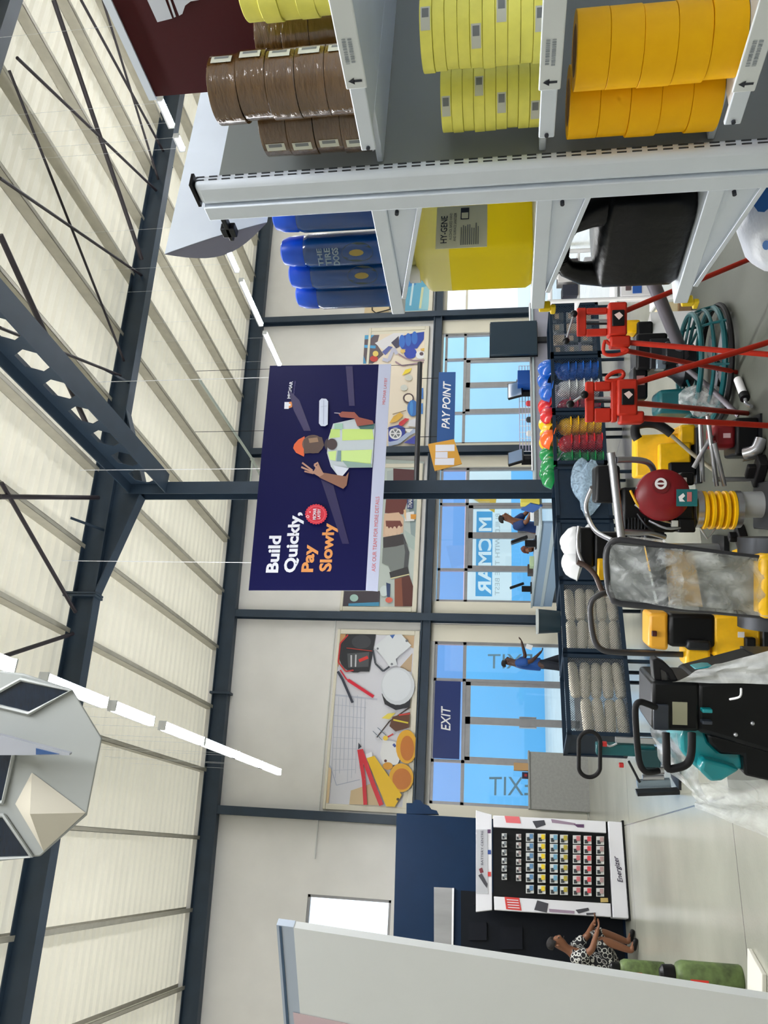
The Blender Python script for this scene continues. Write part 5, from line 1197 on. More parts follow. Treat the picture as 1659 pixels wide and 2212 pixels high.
# ---- wrapped roller
RO = MK('walk_behind_roller', 'yellow roller whose black tube handle is wrapped in crumpled clear plastic', 'roller', 4.2, 1659, 1260)
hp = [(1700, 1212), (1640, 1206), (1540, 1193), (1448, 1181), (1360, 1168), (1328, 1168), (1312, 1185), (1309, 1215), (1313, 1262), (1322, 1290), (1340, 1304), (1437, 1312), (1540, 1320), (1640, 1329), (1700, 1333)]
RO.tube('handle_frame', mat('grey_black_tube', (52, 52, 56), .4), [(x, y, 0) for x, y in hp], .017, sub=2)
b = MB(); b.prism([RO.P(*p_, .0) for p_ in ((1394, 1176), (1434, 1180), (1446, 1311), (1424, 1310))], e_f * .02); RO.part('control_panel', mat('dark_panel', (36, 40, 42), .4), b)
b = MB(); b.prism([RO.P(*p_, .03) for p_ in ((1436, 1182), (1500, 1190), (1522, 1316), (1450, 1311))], e_f * .02); RO.part('cardboard', mat('tan_cardboard', (190, 158, 104), .7, 0, .1, 14), b)
b = MB(); b.prism([RO.P(*p_, .05) for p_ in ((1320, 1172), (1394, 1178), (1420, 1308), (1338, 1300), (1318, 1280))], e_f * .012); RO.part('rear_sheet', mat('grey_backing', (130, 134, 134), .4, 0, .15, 9), b)
b = MB(); b.prism([RO.P(*p_, .06) for p_ in ((1500, 1190), (1650, 1208), (1650, 1328), (1522, 1316))], e_f * .012); RO.part('rear_sheet', mat('grey_backing', (130, 134, 134)), b)
def filmgrid(M_, c4, name, mt, d=-.03, n=16, amp=.022, seed=1):
    b = MB(); A_, B4, C4, D4 = [M_.P(*p_, d) if len(p_) == 2 else M_.PT(*p_) for p_ in c4]; rn = random.Random(seed); ph = [rn.uniform(0, 6) for _ in range(6)]
    for i in range(n + 1):
        for j in range(n + 1):
            s, t_ = i / n, j / n; p_ = A_.lerp(B4, s).lerp(D4.lerp(C4, s), t_)
            p_ = p_ + e_f * amp * (math.sin(9 * s + ph[0]) * math.sin(7 * t_ + ph[1]) + .6 * math.sin(17 * s + 8 * t_ + ph[2]) + .5 * math.sin(13 * t_ - 9 * s + ph[3])) + Vector((0, 0, amp * .4 * math.sin(11 * s + ph[4])))
            b.v.append(p_)
    for i in range(n):
        for j in range(n): a_ = i * (n + 1) + j; b.f.append([a_, a_ + 1, a_ + n + 2, a_ + n + 1]); b.m.append(0)
    return M_.part(name, mt, b)
filmgrid(RO, [(1316, 1176), (1316, 1288), (1470, 1314), (1470, 1186)], 'plastic_wrap', clear, -.035, 18, .02, 2); filmgrid(RO, [(1450, 1184), (1452, 1312), (1655, 1330), (1655, 1208)], 'plastic_wrap', film('grey_wrap', (214, 216, 210), .12, .62, 6), -.035, 18, .02, 5)
b = MB(); RO.bx(b, 1636, 1790, 1196, 1336, -.05, .5); RO.part('body', yellow, b, bevel=.03)
p = RO.P(1700, 1266, .2); b = MB(); b.cyl(Vector((p.x, p.y, .2)) - e_r * .24, Vector((p.x, p.y, .2)) + e_r * .24, .2, 0, 32); RO.part('drum', dark_steel, b)
# ---- plate compactor with U handle
U1 = MK('plate_compactor', 'yellow plate compactor with a black engine and a tall U-shaped tube handle', 'compactor', 4.95, 1640, 1370)
U1.tube('handle', mat('grey_black_tube', (52, 52, 56)), [(1440, 1272, .1), (1330, 1278, 0), (1292, 1284, -.05), (1275, 1300, -.05), (1274, 1335, -.05), (1282, 1380, -.05), (1298, 1400, -.05), (1330, 1407, -.03), (1440, 1416, .05), (1556, 1425, .15)], .018, sub=3)
b = MB(); U1.bx(b, 1402, 1444, 1322, 1406, 0, .26, taper=.1); U1.part('fuel_tank', mat('orange_yellow', (226, 164, 44), .4), b, bevel=.02)
U1.box('tank_cap', mat('dark_red_cap', (70, 24, 20), .4), 1407, 1418, 1362, 1374, -.02, .0, bevel=.005)
U1.box('engine_block', black, 1444, 1545, 1326, 1398, -.02, .3, bevel=.025); U1.box('air_filter', dark_steel, 1480, 1530, 1380, 1402, -.06, .1, bevel=.015)
b = MB(); U1.bx(b, 1540, 1640, 1322, 1428, -.05, .4, taper=.15); U1.part('deck', yellow, b, bevel=.02); U1.box('bumper', yellow, 1482, 1536, 1398, 1442, .0, .2, bevel=.02)
U1.box('roller_arm', rubber, 1600, 1622, 1372, 1436, -.1, -.05, bevel=.01); U1.box('label', white, 1588, 1602, 1362, 1374, -.056, -.052, bevel=0)
b = MB(); U1.bx(b, 1636, 1690, 1300, 1440, -.1, .45)
for v_ in b.v: v_.z = 0.0 if v_.z < .12 else v_.z
U1.part('vibrating_plate', dark_steel, b, bevel=.01)
crm = crumple(MB(), U1.P(1625, 1432, -.1), (.12, .1, .1), 12, .3); U1.part('plastic_wrap', clear, crm)
# ---- floor scrubber
S1 = MK('floor_scrubber', 'black and teal floor scrubber with loop handles, half unwrapped from white film', 'scrubber', 2.95, 1659, 1560)
sb = mat('scrubber_black', (5, 7, 10), .4, 0, .2, 20, spec=.25); stl = mat('scrubber_teal', (16, 138, 146), .3, coat=.3)
S1.box('head_box', sb, 1408, 1512, 1472, 1580, 0, .28, bevel=.014); S1.box('console_face', mat('console_grey', (44, 50, 60), .4), 1410, 1444, 1520, 1576, -.012, .0, bevel=.005)
S1.box('sticker', mat('sticker_olive', (150, 148, 124), .5), 1452, 1484, 1516, 1565, -.006, -.001, bevel=0)
b = MB(); b.hexa([S1.P(*p_) for p_ in ((1700, 1640, 0), (1700, 1448, 0), (1700, 1448, .5), (1700, 1640, .5))], [S1.P(*p_) for p_ in ((1505, 1582, 0.0), (1505, 1474, 0.0), (1505, 1474, .34), (1505, 1582, .34))]); S1.part('main_body', sb, b, bevel=.02)
b = MB(); b.prism([S1.P(*p_, .06) for p_ in ((1486, 1578), (1530, 1582), (1540, 1612), (1560, 1632), (1612, 1634), (1620, 1672), (1560, 1690), (1536, 1690), (1510, 1668), (1480, 1636), (1478, 1605))], e_f * .34); S1.part('tank', stl, b, bevel=.012)
b = MB(); b.prism([S1.P(*p_, .0) for p_ in ((1518, 1640), (1568, 1652), (1600, 1664), (1560, 1688), (1536, 1690), (1512, 1666))], e_f * .08); S1.part('tank_step', stl, b, bevel=.012)
b = MB(); b.prism([S1.P(*p_, .02) for p_ in ((1532, 1590), (1700, 1612), (1700, 1700), (1612, 1680), (1610, 1636), (1560, 1634), (1538, 1612))], e_f * .4); S1.part('skirt', sb, b, bevel=.01)
b = MB(); b.prism([S1.P(*p_, .2) for p_ in ((1528, 1470), (1560, 1464), (1596, 1466), (1610, 1480), (1600, 1500), (1530, 1490))], e_f * .1); S1.part('tank', stl, b, bevel=.01)
S1.tube('loop_handle', rubber, [(1412, 1522, -.04), (1392, 1512, -.06), (1374, 1505, -.08), (1365, 1516, -.08), (1366, 1560, -.08), (1372, 1625, -.08), (1382, 1648, -.08), (1398, 1656, -.06), (1418, 1657, -.04)], .0115, sub=4)
S1.tube('loop_handle', rubber, [(1432, 1574, -.05), (1431, 1610, -.07), (1433, 1644, -.07), (1450, 1646, -.07), (1475, 1636, -.07), (1485, 1612, -.06), (1490, 1578, -.03)], .014, sub=4)
b = MB(); b.prism([S1.P(*p_, .02) for p_ in ((1411, 1428), (1422, 1424), (1440, 1434), (1456, 1450), (1468, 1473), (1452, 1473), (1446, 1458), (1430, 1448), (1432, 1473), (1416, 1473))], e_f * .06); S1.part('lever', rubber, b, bevel=.004)
for y in (1540, 1565): S1.box('button', stl if y < 1550 else mat('console_grey', (44, 50, 60)), 1513, 1535, y - 12, y - 4, -.03, .01, bevel=.003)
b = MB(); b.tube([S1.P(1566, 1502, -.06), S1.P(1582, 1492, -.09), S1.P(1588, 1478, -.07)], .004, 0, 6, sub=4); S1.part('cable_tie', white, b)
for x, y in ((1618, 1556), (1582, 1580)): b = MB(); b.ball(S1.P(x, y, -.04), .008, 0, 10); S1.part('bolt', chrome, b)
b = MB(); S1.bx(b, 1690, 1900, 1450, 1690, 0, .5)
for v_ in b.v: v_.z = max(v_.z, .06)
S1.part('chassis', sb, b)
for y in (1480, 1660):
    b = MB(); p = S1.P(1700, y, .25); b.cyl(Vector((p.x, p.y, .1)) - e_r * .03, Vector((p.x, p.y, .1)) + e_r * .03, .1, 0, 24); S1.part('wheel', rubber, b)
wfilm = film('white_film', (236, 238, 238), .6, .97, 7)
filmgrid(S1, [(1452, 1474, -.03), (1545, 1434, -.02), (1720, 1396, -.02), (1720, 1478, -.03)], 'plastic_wrap', wfilm, 0, 16, .012, 7)
filmgrid(S1, [(1405, 1574, .12), (1432, 1660, .14), (1528, 1738, .16), (1484, 1590, .1)], 'plastic_wrap', film('thin_film', (232, 234, 236), .35, .85, 8), 0, 16, .014, 9)
filmgrid(S1, [(1490, 1690, .3), (1505, 1745, .35), (1760, 1850, .1), (1700, 1680, .0)], 'plastic_wrap', film('floor_film', (214, 216, 212), .3, .7, 5), 0, 16, .015, 11)
# ---- drill column stand
J1 = MK('drill_stand', 'teal drill column with a black oval hand loop and grey foot plate', 'drill stand', 7.7, 1460, 1640)
J1.box('column', teal, 1288, 1416, 1610, 1634, 0, .1, bevel=.01); J1.box('rack', chrome, 1330, 1420, 1596, 1608, .02, .06, bevel=.004); J1.box('carriage', mat('dark_teal', (14, 60, 66), .4), 1376, 1425, 1618, 1654, -.06, .1, bevel=.01)
b = MB(); oc = [(1274 + 24 * math.cos(a), 1624 + 8 * 0, 0) for a in ()]
ov = []
for k in range(32):
    a = 2 * PI * k / 32; cx_ = 1272 + 23 * math.cos(a); sy = math.sin(a); cy_ = 1626 + (26 if sy > 0 else -26) + 23 * sy; ov.append((cx_, cy_, -.05))
J1.tube('hand_loop', rubber, ov, .02, closed=True)
J1.box('feed_handle', mat('red_grip', (190, 40, 40), .4), 1300, 1310, 1600, 1610, -.05, -.01, bevel=.006); J1.tube('feed_lever', chrome, [(1306, 1604, -.03), (1316, 1610, -.03), (1332, 1604, -.03)], .01, sub=3); J1.box('feed_handle', mat('red_grip', (190, 40, 40)), 1336, 1346, 1646, 1655, -.05, -.01, bevel=.006)
for y in (1668, 1684):
    for x0, x1, mt in ((1396, 1428, chrome),): b = MB(); c0, c1 = J1.P(x0, y - 8, .05), J1.P(x1, y - 8, .05); b.cyl(J1.P(1390, y, .05), J1.P(1436, y, .05), .035 if y < 1680 else .03, 0, 16); J1.part('cylinder', mt, b)
J1.tube('brace', dark_steel, [(1358, 1644, .0), (1382, 1690, .0)], .012)
b = MB(); b.beam(J1.P(1378, 1697, .05), J1.P(1450, 1694, .05), .06, .07, 0); J1.part('foot_beam', mat('grey_cast', (140, 156, 170)), b)
b = MB(); p = J1.P(1420, 1700, .05); b.beam(J1.P(1375, 1712, .0), J1.P(1474, 1708, .0), .12, .03, 0); J1.part('foot_plate', dark_steel, b)
b = MB(); p = J1.P(1430, 1650, .05); b.cyl(p, (p.x, p.y, 0.0), .03, 0, 14); J1.part('support_leg', chrome, b); b = MB(); b.box((p.x, p.y, .012), (.4, .34, .024), 0, Matrix.Rotation(-YAW, 3, 'Z')); J1.part('base', dark_steel, b)
# ---- green canisters by the pale display board
def canister(label, x, y):
    g_ = QZ(x, y, 0); t = thing('canister', label, 'canister', (g_.x, g_.y, 0), -YAW, 'green canisters by the board')
    b = MB(); b.lathe([(0.085, 0), (0.092, .01), (0.092, .40), (0.075, .435), (0.05, .45)], n=28); b.build('body', mat('camouflage_green', (86, 104, 58), .5, 0, .5, 14), t, world=False)
    b = MB(); b.lathe([(0.052, .445), (0.06, .46), (0.055, .53), (0.03, .55), (0, .55)], n=24); b.build('cap', black, t, world=False)
    b = MB(); k = 8; R = .0935; a0 = -PI / 2 - .2
    b.add([(R * math.cos(a0 + .9 * (i / k - .5)), R * math.sin(a0 + .9 * (i / k - .5)), z) for z in (.24, .36) for i in range(k + 1)], [(i, i + 1, k + 2 + i, k + 1 + i) for i in range(k)]); b.build('label', mat('label_red', (216, 50, 40), .4), t, world=False)
    R = .0945; b = MB(); b.add([(R * math.cos(a0 + .4 * (i / k - .3)), R * math.sin(a0 + .4 * (i / k - .3)), z) for z in (.27, .33) for i in range(k + 1)], [(i, i + 1, k + 2 + i, k + 1 + i) for i in range(k)]); b.build('label', white, t, world=False)
canister('green canister with a red label, farther one beside the crouching person', 1436, 2100); canister('green canister with a red label, closer one beside the pale board', 1602, 2116)
p = QZ(1640, 2126, 0); b = MB(); b.box((p.x, p.y, .015), (.3, .3, .03), 0, Matrix.Rotation(-YAW, 3, 'Z')); tag(b.build('plinth', mat('white_plinth', (216, 214, 204), .6), bevel=.005), 'low white plinth on the floor in front of the closer green canister', 'plinth')
# ================================================================== end-wall furniture, battery stand, people
# ---- battery display stand and the navy unit behind it
Ab, Bb = QZ(1347, 1775, 0), QZ(1362, 1986, 0); dv = (Ab - Bb).normalized(); nb_ = Vector((dv.y, -dv.x, 0)); nb_ = nb_ if nb_.dot(EYE - Ab) > 0 else -nb_
Sp = lambda x, y, d=0.0: QP(x, y, Ab, nb_) - nb_ * d                     # d metres behind the stand's face
zs = lambda a, c, d=0.0: Sp(1000 + .22905 * a, 1740 + .22905 * c, d)
cab = thing('display_cabinet', 'tall navy cabinet wall standing behind the battery stand', 'cabinet', tuple(Sp(1340, 1900, .7)), 0)
cn = mat('navy_cabinet', (6, 36, 66), .45, 0, .08, 3, spec=.2)
def cprism(pts, d0, d1): b = MB(); P_ = [Sp(x, y, d0) for x, y in pts]; b.prism(P_, -nb_ * (d1 - d0)); return b
bz = lambda y: Sp(1360, y, .5)
P_ = [Sp(848, 1745, .5), Sp(838, 2090, .5)]; q0, q1 = Vector((P_[0].x, P_[0].y, 0)), Vector((P_[1].x, P_[1].y, 0)); b = MB(); b.prism([q0, q1, P_[1], P_[0]], -nb_ * 1.4); b.build('carcass', cn, cab)
cprism([(870, 1746), (870, 1722), (884, 1722), (890, 1714), (902, 1716), (908, 1724), (920, 1728), (926, 1736), (938, 1739), (942, 1747)], .5, .6).build('stepped_edge', cn, cab)
cprism([(932, 1911), (975, 1913), (972, 2060), (932, 2056)], .44, .5).build('recess_shelf', mat('metal_shelf_grey', (150, 150, 150), .3, .3, .2, 4, stretch=(1, 1, .2)), cab)
cprism([(973, 1913), (977, 1913), (975, 2062), (971, 2062)], .43, .5).build('shelf_edge', white, cab)
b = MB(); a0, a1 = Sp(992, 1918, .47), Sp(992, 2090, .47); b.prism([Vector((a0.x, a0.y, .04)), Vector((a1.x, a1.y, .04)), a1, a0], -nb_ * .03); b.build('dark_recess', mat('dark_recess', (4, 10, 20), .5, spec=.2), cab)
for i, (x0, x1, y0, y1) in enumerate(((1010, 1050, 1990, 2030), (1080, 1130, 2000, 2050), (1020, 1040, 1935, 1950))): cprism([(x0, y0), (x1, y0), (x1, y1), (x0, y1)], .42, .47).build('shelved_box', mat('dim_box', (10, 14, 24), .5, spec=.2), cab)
bs = thing('battery_stand', 'white and black freestanding battery display stand', 'display stand', tuple(Ab.lerp(Bb, .5)), math.atan2(dv.y, dv.x))
sw = mat('stand_white', (226, 226, 232), .45)
def zp(name, m, pts, d0, d1, bev=.006, parent=None): b = MB(); b.prism([zs(a, c, d0) for a, c in pts], -nb_ * (d1 - d0)); return b.build(name, m, parent or bs, bevel=bev)
zp('header', sw, [(122, 45), (272, 85), (275, 985), (122, 1003)], 0, .14); hp_ = zp('header_panel', mat('header_grey', (186, 188, 194)), [(124, 226), (232, 226), (236, 832), (124, 832)], -.008, .0, 0)
zp('back_board', mat('stand_black', (6, 7, 11), .5, spec=.25), [(280, 120), (1370, 150), (1400, 1040), (285, 980)], .03, .12)
zp('side_board', sw, [(285, 95), (1345, 150), (1350, 262), (288, 205)], -.02, .12); zp('side_board', sw, [(292, 858), (1392, 925), (1396, 1052), (296, 985)], -.02, .12)
b = MB(); pts = [zs(1365, 150, -.03), zs(1412, 1058, -.03)]; g0, g1 = Vector((pts[0].x, pts[0].y, .012)), Vector((pts[1].x, pts[1].y, .012)); b.prism([pts[0], pts[1], g1, g0], -nb_ * .3); b.build('base_board', sw, bs, bevel=.012)
b = MB(); k0, k1 = Vector((g0.x, g0.y, 0)) + dv * .02, Vector((g1.x, g1.y, 0)) - dv * .02; b.prism([k0, k1, k1 + Vector((0, 0, .03)), k0 + Vector((0, 0, .03))], -nb_ * .34); b.build('plinth', black, bs)
sk_ = mat('stand_ink', (44, 36, 60), .6)
text('Energizer', zs(1520, 728, -.035), zs(1470, 480, -.035), zs(1458, 728, -.035), sk_, bs, shear=.25, bold=.015, thick=.01)
text('BATTERY CENTRE', zs(192, 562, -.01), zs(192, 240, -.01), zs(170, 562, -.01), sk_, bs, thick=.01)
pr = mat('stand_pink', (226, 110, 116), .5); dkg = mat('stand_dark_grey', (62, 62, 70), .5); lpr = mat('stand_lilac', (150, 130, 150), .5)
zp('print_block', pr, [(392, 100), (530, 108), (545, 172), (408, 164)], -.026, -.02, 0); zp('print_block', mat('stand_red', (206, 60, 56), .5), [(392, 862), (530, 872), (552, 992), (408, 978)], -.026, -.02, 0)
for k in range(4): zp('print_line', sw, [(412 + 4 * k, 885 + 24 * k), (520 + 4 * k, 892 + 24 * k), (524 + 4 * k, 900 + 24 * k), (414 + 4 * k, 893 + 24 * k)], -.03, -.026, 0)
zp('print_torch', dkg, [(655, 150), (765, 140), (780, 185), (690, 215)], -.026, -.02, 0); zp('print_torch', dkg, [(700, 895), (805, 925), (790, 1012), (672, 985)], -.026, -.02, 0)
zp('print_torch', lpr, [(830, 130), (1060, 170), (1060, 190), (840, 165)], -.026, -.02, 0); zp('print_torch', mat('stand_purple', (90, 60, 96), .5), [(1040, 178), (1140, 180), (1140, 212), (1080, 208)], -.026, -.02, 0)
zp('print_torch', lpr, [(810, 975), (1050, 995), (1050, 1020), (815, 1005)], -.026, -.02, 0); zp('print_torch', dkg, [(1060, 985), (1180, 965), (1190, 990), (1090, 1020)], -.026, -.02, 0); zp('print_torch', dkg, [(1160, 1015), (1250, 1010), (1248, 1030), (1165, 1034)], -.026, -.02, 0)
zp('battery_print', dkg, [(145, 660), (178, 640), (232, 740), (226, 780), (196, 740)], -.012, -.008, 0); zp('battery_print', mat('stand_red_dark', (110, 40, 50), .5), [(150, 600), (180, 585), (196, 630), (165, 640)], -.012, -.008, 0)
zp('price_rail', mat('stand_red', (206, 60, 56)), [(234, 626), (264, 626), (264, 668), (234, 668)], -.008, -.002, 0); zp('price_rail', mat('stand_blue', (40, 70, 140), .5), [(234, 420), (264, 420), (264, 460), (234, 460)], -.008, -.002, 0); zp('price_rail', mat('stand_purple', (90, 60, 96)), [(232, 226), (262, 226), (262, 262), (232, 262)], -.008, -.002, 0)
zp('tag', mat('stand_gold', (206, 180, 110), .5), [(1296, 872), (1366, 872), (1370, 912), (1298, 912)], -.01, .0, 0)
xs_ = [390, 525, 630, 740, 855, 950, 1070, 1172, 1290]; ys_ = [[310, 385, 462, 540, 612, 690], [310, 388, 466, 545, 620, 695], [310, 400, 492, 590, 690, 795]]
cols_ = [(120, 126, 132), (150, 130, 130), (90, 130, 170), (226, 196, 40), (110, 160, 190), (176, 160, 60), (190, 110, 116), (206, 70, 80), (170, 140, 140)]
cardw = mat('pack_card', (206, 208, 206), .45); pdark = mat('pack_dark', (50, 54, 58), .4)
for r, a in enumerate(xs_):
    for c in range(6):
        base = ys_[min(r, 2)][c]; sh = (a - 700) * .045; y_ = base + sh; w_, h_ = (24, 28) if r < 2 else (37, 40)
        b = MB(); d0 = -.06
        P_ = lambda u, v, d: zs(a + u, y_ + v, d)
        b.prism([P_(-w_, -h_, d0), P_(w_, -h_, d0), P_(w_, h_, d0), P_(-w_, h_, d0)], -nb_ * .006, 0)
        b.prism([P_(-w_ * .1, -h_ * .8, d0 - .02), P_(w_ * .8, -h_ * .8, d0 - .02), P_(w_ * .8, h_ * .3, d0 - .02), P_(-w_ * .1, h_ * .3, d0 - .02)], -nb_ * .02, 1)
        b.prism([P_(-w_ * .75, h_ * -.1, d0 - .006), P_(w_ * .1, h_ * -.1, d0 - .006), P_(w_ * .1, h_ * .8, d0 - .006), P_(-w_ * .75, h_ * .8, d0 - .006)], -nb_ * .006, 2)
        b.cyl(P_(-w_ * .85, 0, d0), P_(-w_ * .85, 0, .03), .004, 2, 6)
        o = b.build('battery_pack', [cardw, mat('pack_col_%d' % r, cols_[r], .4), pdark])
        tag(o, 'blister pack, %s row down, %s peg from the doors on the battery stand' % (ORD[r], ORD[c]), 'battery pack', 'battery packs on the stand')
# ---- grey service desk by the exit
zt_ = QY(1145, 1690, 16.2).z; xa, xb = QY(1200, 1750, 16.2).x, QY(1200, 1626, 16.2).x
dk = thing('service_desk', 'plain grey desk front beside the exit side light', 'desk', ((xa + xb) / 2, 16.35, 0)); gd_ = mat('desk_grey', (150, 150, 146), .6, 0, .08, 20)
b = MB(); b.rng(xa, xb, 16.2, 16.22, .0, zt_); b.build('front_panel', gd_, dk); b = MB(); b.rng(xa, xb + .02, 16.18, 16.56, zt_, zt_ + .03); b.build('top', gd_, dk, bevel=.004); b = MB(); b.rng(xa, xa + .02, 16.22, 16.55, 0, zt_); b.rng(xb - .02, xb, 16.22, 16.55, 0, zt_); b.build('end_panel', gd_, dk)
p = QY(1147, 1658, 16.3); b = MB(); b.box((p.x, 16.3, zt_ + .03 + .14), (.14, .16, .28)); tag(b.build('carton', mat('tan_carton', (186, 150, 104), .7), bevel=.004), 'small tan carton standing on the grey desk', 'carton')
p = QY(1147, 1676, 16.3); b = MB(); b.box((p.x, 16.3, zt_ + .03 + .06), (.12, .1, .12)); b.box((p.x, 16.24, zt_ + .08), (.05, .02, .05), 1); tag(b.build('card_reader', [mat('dark_violet', (44, 34, 60), .4), mat('reader_red', (180, 50, 50), .4)], bevel=.004), 'dark card reader on the grey desk next to the tan carton', 'card reader')
# ---- pay counter in front of the banner doors
pc = thing('pay_counter', 'long blue-grey counter where the navy-shirted clerk stands', 'counter', (4.95, 14, 0))
cg = mat('counter_blue_grey', (132, 158, 186), .35); cl_ = mat('counter_light', (176, 190, 196), .4)
XA = 4.95; c_ = [QX(1152, 1310, XA), QX(1167, 1131, XA), QX(1195, 1131, XA), QX(1178, 1310, XA)]; ya_, yb_ = c_[0].y, min(c_[1].y, 12.6); zt2 = 1.02
b = MB(); b.rng(XA, XA + .05, yb_, min(ya_, 16.1), .62, zt2); b.build('front_fascia', cg, pc, bevel=.006); b = MB(); b.rng(XA - .01, XA, yb_, min(ya_, 16.1), .80, .86); b.build('light_band', cl_, pc)
b = MB(); b.rng(XA - .03, XA + .5, yb_ - .02, min(ya_, 16.1) + .02, zt2, zt2 + .035); b.build('top', cl_, pc, bevel=.006); b = MB(); b.rng(XA + .08, XA + .45, yb_ + .05, min(ya_, 16.1) - .05, 0, .62); b.build('pedestal', mat('counter_dark', (26, 36, 48), .5), pc)
def monitor(label, X, Y, z, rz, w=.36, h=.28):
    t = thing('till_screen', label, 'monitor', (X, Y, z), rz, 'till screens on the pay counters')
    b = MB(); R = Matrix.Rotation(-.35, 3, 'X'); b.box((0, 0, .30), (w, .05, h), 0, R); b.build('housing', black, t, world=False, bevel=.008)
    b = MB(); b.box(Vector((0, 0, .30)) + R @ Vector((0, -.026, 0)), (w * .9, .004, h * .88), 0, R); b.build('screen', mat('screen_blue_grey', (96, 120, 150), .15), t, world=False)
    b = MB(); b.box((0, .06, .1), (.12, .12, .2)); b.box((0, .04, .012), (.26, .24, .024)); b.build('stand', black, t, world=False, bevel=.006); return t
p = QX(1150, 1167, XA + .25); monitor('black till screen between the navy-shirted clerk and the seated clerk', p.x, p.y, zt2 + .035, PI / 2 - .3, .42, .3)
p = QX(1150, 1266, XA + .25); monitor('black till screen at the far end of the clerks\' counter', p.x, min(p.y, 15.6), zt2 + .035, PI / 2 - .3, .42, .3)
p = QX(1160, 1112, XA + .35); b = MB(); b.box((p.x, p.y, zt2 + .07), (.3, .24, .07)); b.box((p.x, p.y - .05, zt2 + .14), (.24, .1, .06), 1); tag(b.build('receipt_printer', [mat('printer_grey', (110, 108, 104), .6, 0, .3, 60), white], bevel=.006), 'speckled grey till printer under the clerk\'s hands', 'printer')
p = QX(1155, 1078, XA + .4); b = MB(); b.box((p.x, p.y, zt2 + .19), (.2, .16, .3)); tag(b.build('yellow_box', mat('yellow_paper_box', (226, 212, 90), .6), bevel=.006), 'yellow box on the pay counter next to the steel column', 'box')
p = QX(1158, 1096, XA + .3); b = MB(); b.box((p.x, p.y, zt2 + .16), (.03, .3, .22), 0, Matrix.Rotation(.5, 3, 'X')); tag(b.build('blue_folder', mat('blue_folder', (30, 84, 160), .4)), 'blue folder leaning on the counter beside the yellow box', 'folder')
for k, y in enumerate((1215, 1232)): p = QX(1160, y, XA + .3); b = MB(); b.box((p.x, p.y, zt2 + .075), (.2, .16, .08 + .05 * k)); tag(b.build('till_tray', mat('tray_%d' % k, ((170, 190, 150), (60, 50, 46))[k], .5), bevel=.005), ('pale green till tray by the seated clerk', 'brown till tray beside the pale green tray')[k], 'tray')
# ---- second pay counter with racks
YC = 12.0; x0, x1 = QY(1165, 1040, YC).x, QY(1165, 655, YC).x
p2 = thing('pay_counter', 'grey pay counter behind the pile of coloured hard hats', 'counter', ((x0 + x1) / 2, YC, 0))
b = MB(); b.rng(x0, x1, YC, YC + .04, .1, 1.08); b.build('front_fascia', mat('counter_lilac_grey', (156, 156, 172), .4), p2, bevel=.004); b = MB(); b.rng(x0, x1, YC - .03, YC + .65, 1.08, 1.115); b.build('top', cl_, p2, bevel=.004); b = MB(); b.rng(x0 + .05, x1 - .05, YC + .04, YC + .6, 0, 1.08); b.build('cabinet', mat('counter_dark', (26, 36, 48)), p2)
rl = thing('counter_rail', 'chrome tube rail running above the second pay counter', 'rail', ((x0 + x1) / 2, YC - .05, 1.115)); zr = QY(1148, 820, YC).z
b = MB(); b.cyl((x0 + .2, YC, zr), (x1, YC, zr), .028, 0, 12); b.build('rail', chrome, rl)
for xx in (x0 + .25, (x0 + x1) / 2, x1 - .2): b = MB(); b.cyl((xx, YC, 1.115), (xx, YC, zr), .022, 0, 10); b.build('post', chrome, rl)
for k, (y, l) in enumerate(((842, 'black till screen next to the blue box on the second pay counter'), (988, 'black till screen above the orange and green hats'))):
    p = QY(1150, y, YC + .3); monitor(l, p.x, YC + .3, 1.115, .15 + .3 * k)
p = QY(1152, 818, YC + .15); b = MB(); b.box((p.x, YC + .2, 1.115 + .13), (.28, .25, .26)); tag(b.build('blue_box', mat('bright_blue_box', (16, 76, 160), .5), bevel=.006), 'blue box on the second pay counter beside its till screen', 'box')
wrk = thing('wire_rack', 'white wire basket rack on the counter over the red and yellow hats', 'rack', tuple(QY(1160, 900, YC + .45)))
b = MB(); xa, xb = QY(1140, 975, YC + .45).x, QY(1140, 790, YC + .45).x; za, zb = 1.115, QY(1122, 880, YC + .45).z
for k in range(15): x = xa + (xb - xa) * k / 14; b.cyl((x, YC + .45, za), (x, YC + .45, zb), .006, 0, 5)
b.build('upright_wires', white, wrk); b = MB()
for k in range(5): z_ = za + .01 + (zb - za - .01) * k / 4; b.cyl((xa, YC + .45, z_), (xb, YC + .45, z_), .007, 0, 5)
b.build('cross_wires', mat('wire_lilac', (170, 160, 190), .4), wrk)
for k, (y, c, l) in enumerate(((870, (206, 60, 66), 'small red item in front of the wire rack'), (905, (40, 44, 50), 'small black scanner in front of the wire rack'), (935, (226, 226, 226), 'white paper roll in front of the wire rack'))):
    p = QY(1160, y, YC + .1); b = MB(); b.lathe([(.05, 0), (.055, .02), (.05, .1), (.02, .12), (0, .12)], (p.x, YC + .12, 1.115), n=14); tag(b.build('counter_item', mat('item_%d' % k, c, .4)), l, 'counter item')
sc = thing('display_screen', 'big black display screen standing on the pay counter before the far doors', 'screen', tuple(QY(1165, 730, 11.9)))
b = MB(); a, c = QY(1161, 765, 11.85), QY(1059, 697, 11.85); b.rng(a.x, c.x, 11.83, 11.89, a.z, c.z); b.build('panel', mat('screen_dark', (34, 52, 66), .25), sc, bevel=.006); b = MB(); b.rng(a.x - .01, c.x + .01, 11.89, 11.92, a.z - .01, c.z + .01); b.build('frame', black, sc); b = MB(); b.rng((a.x + c.x) / 2 - .05, (a.x + c.x) / 2 + .05, 11.9, 11.96, .0, a.z + .2); b.build('post', dark_steel, sc)
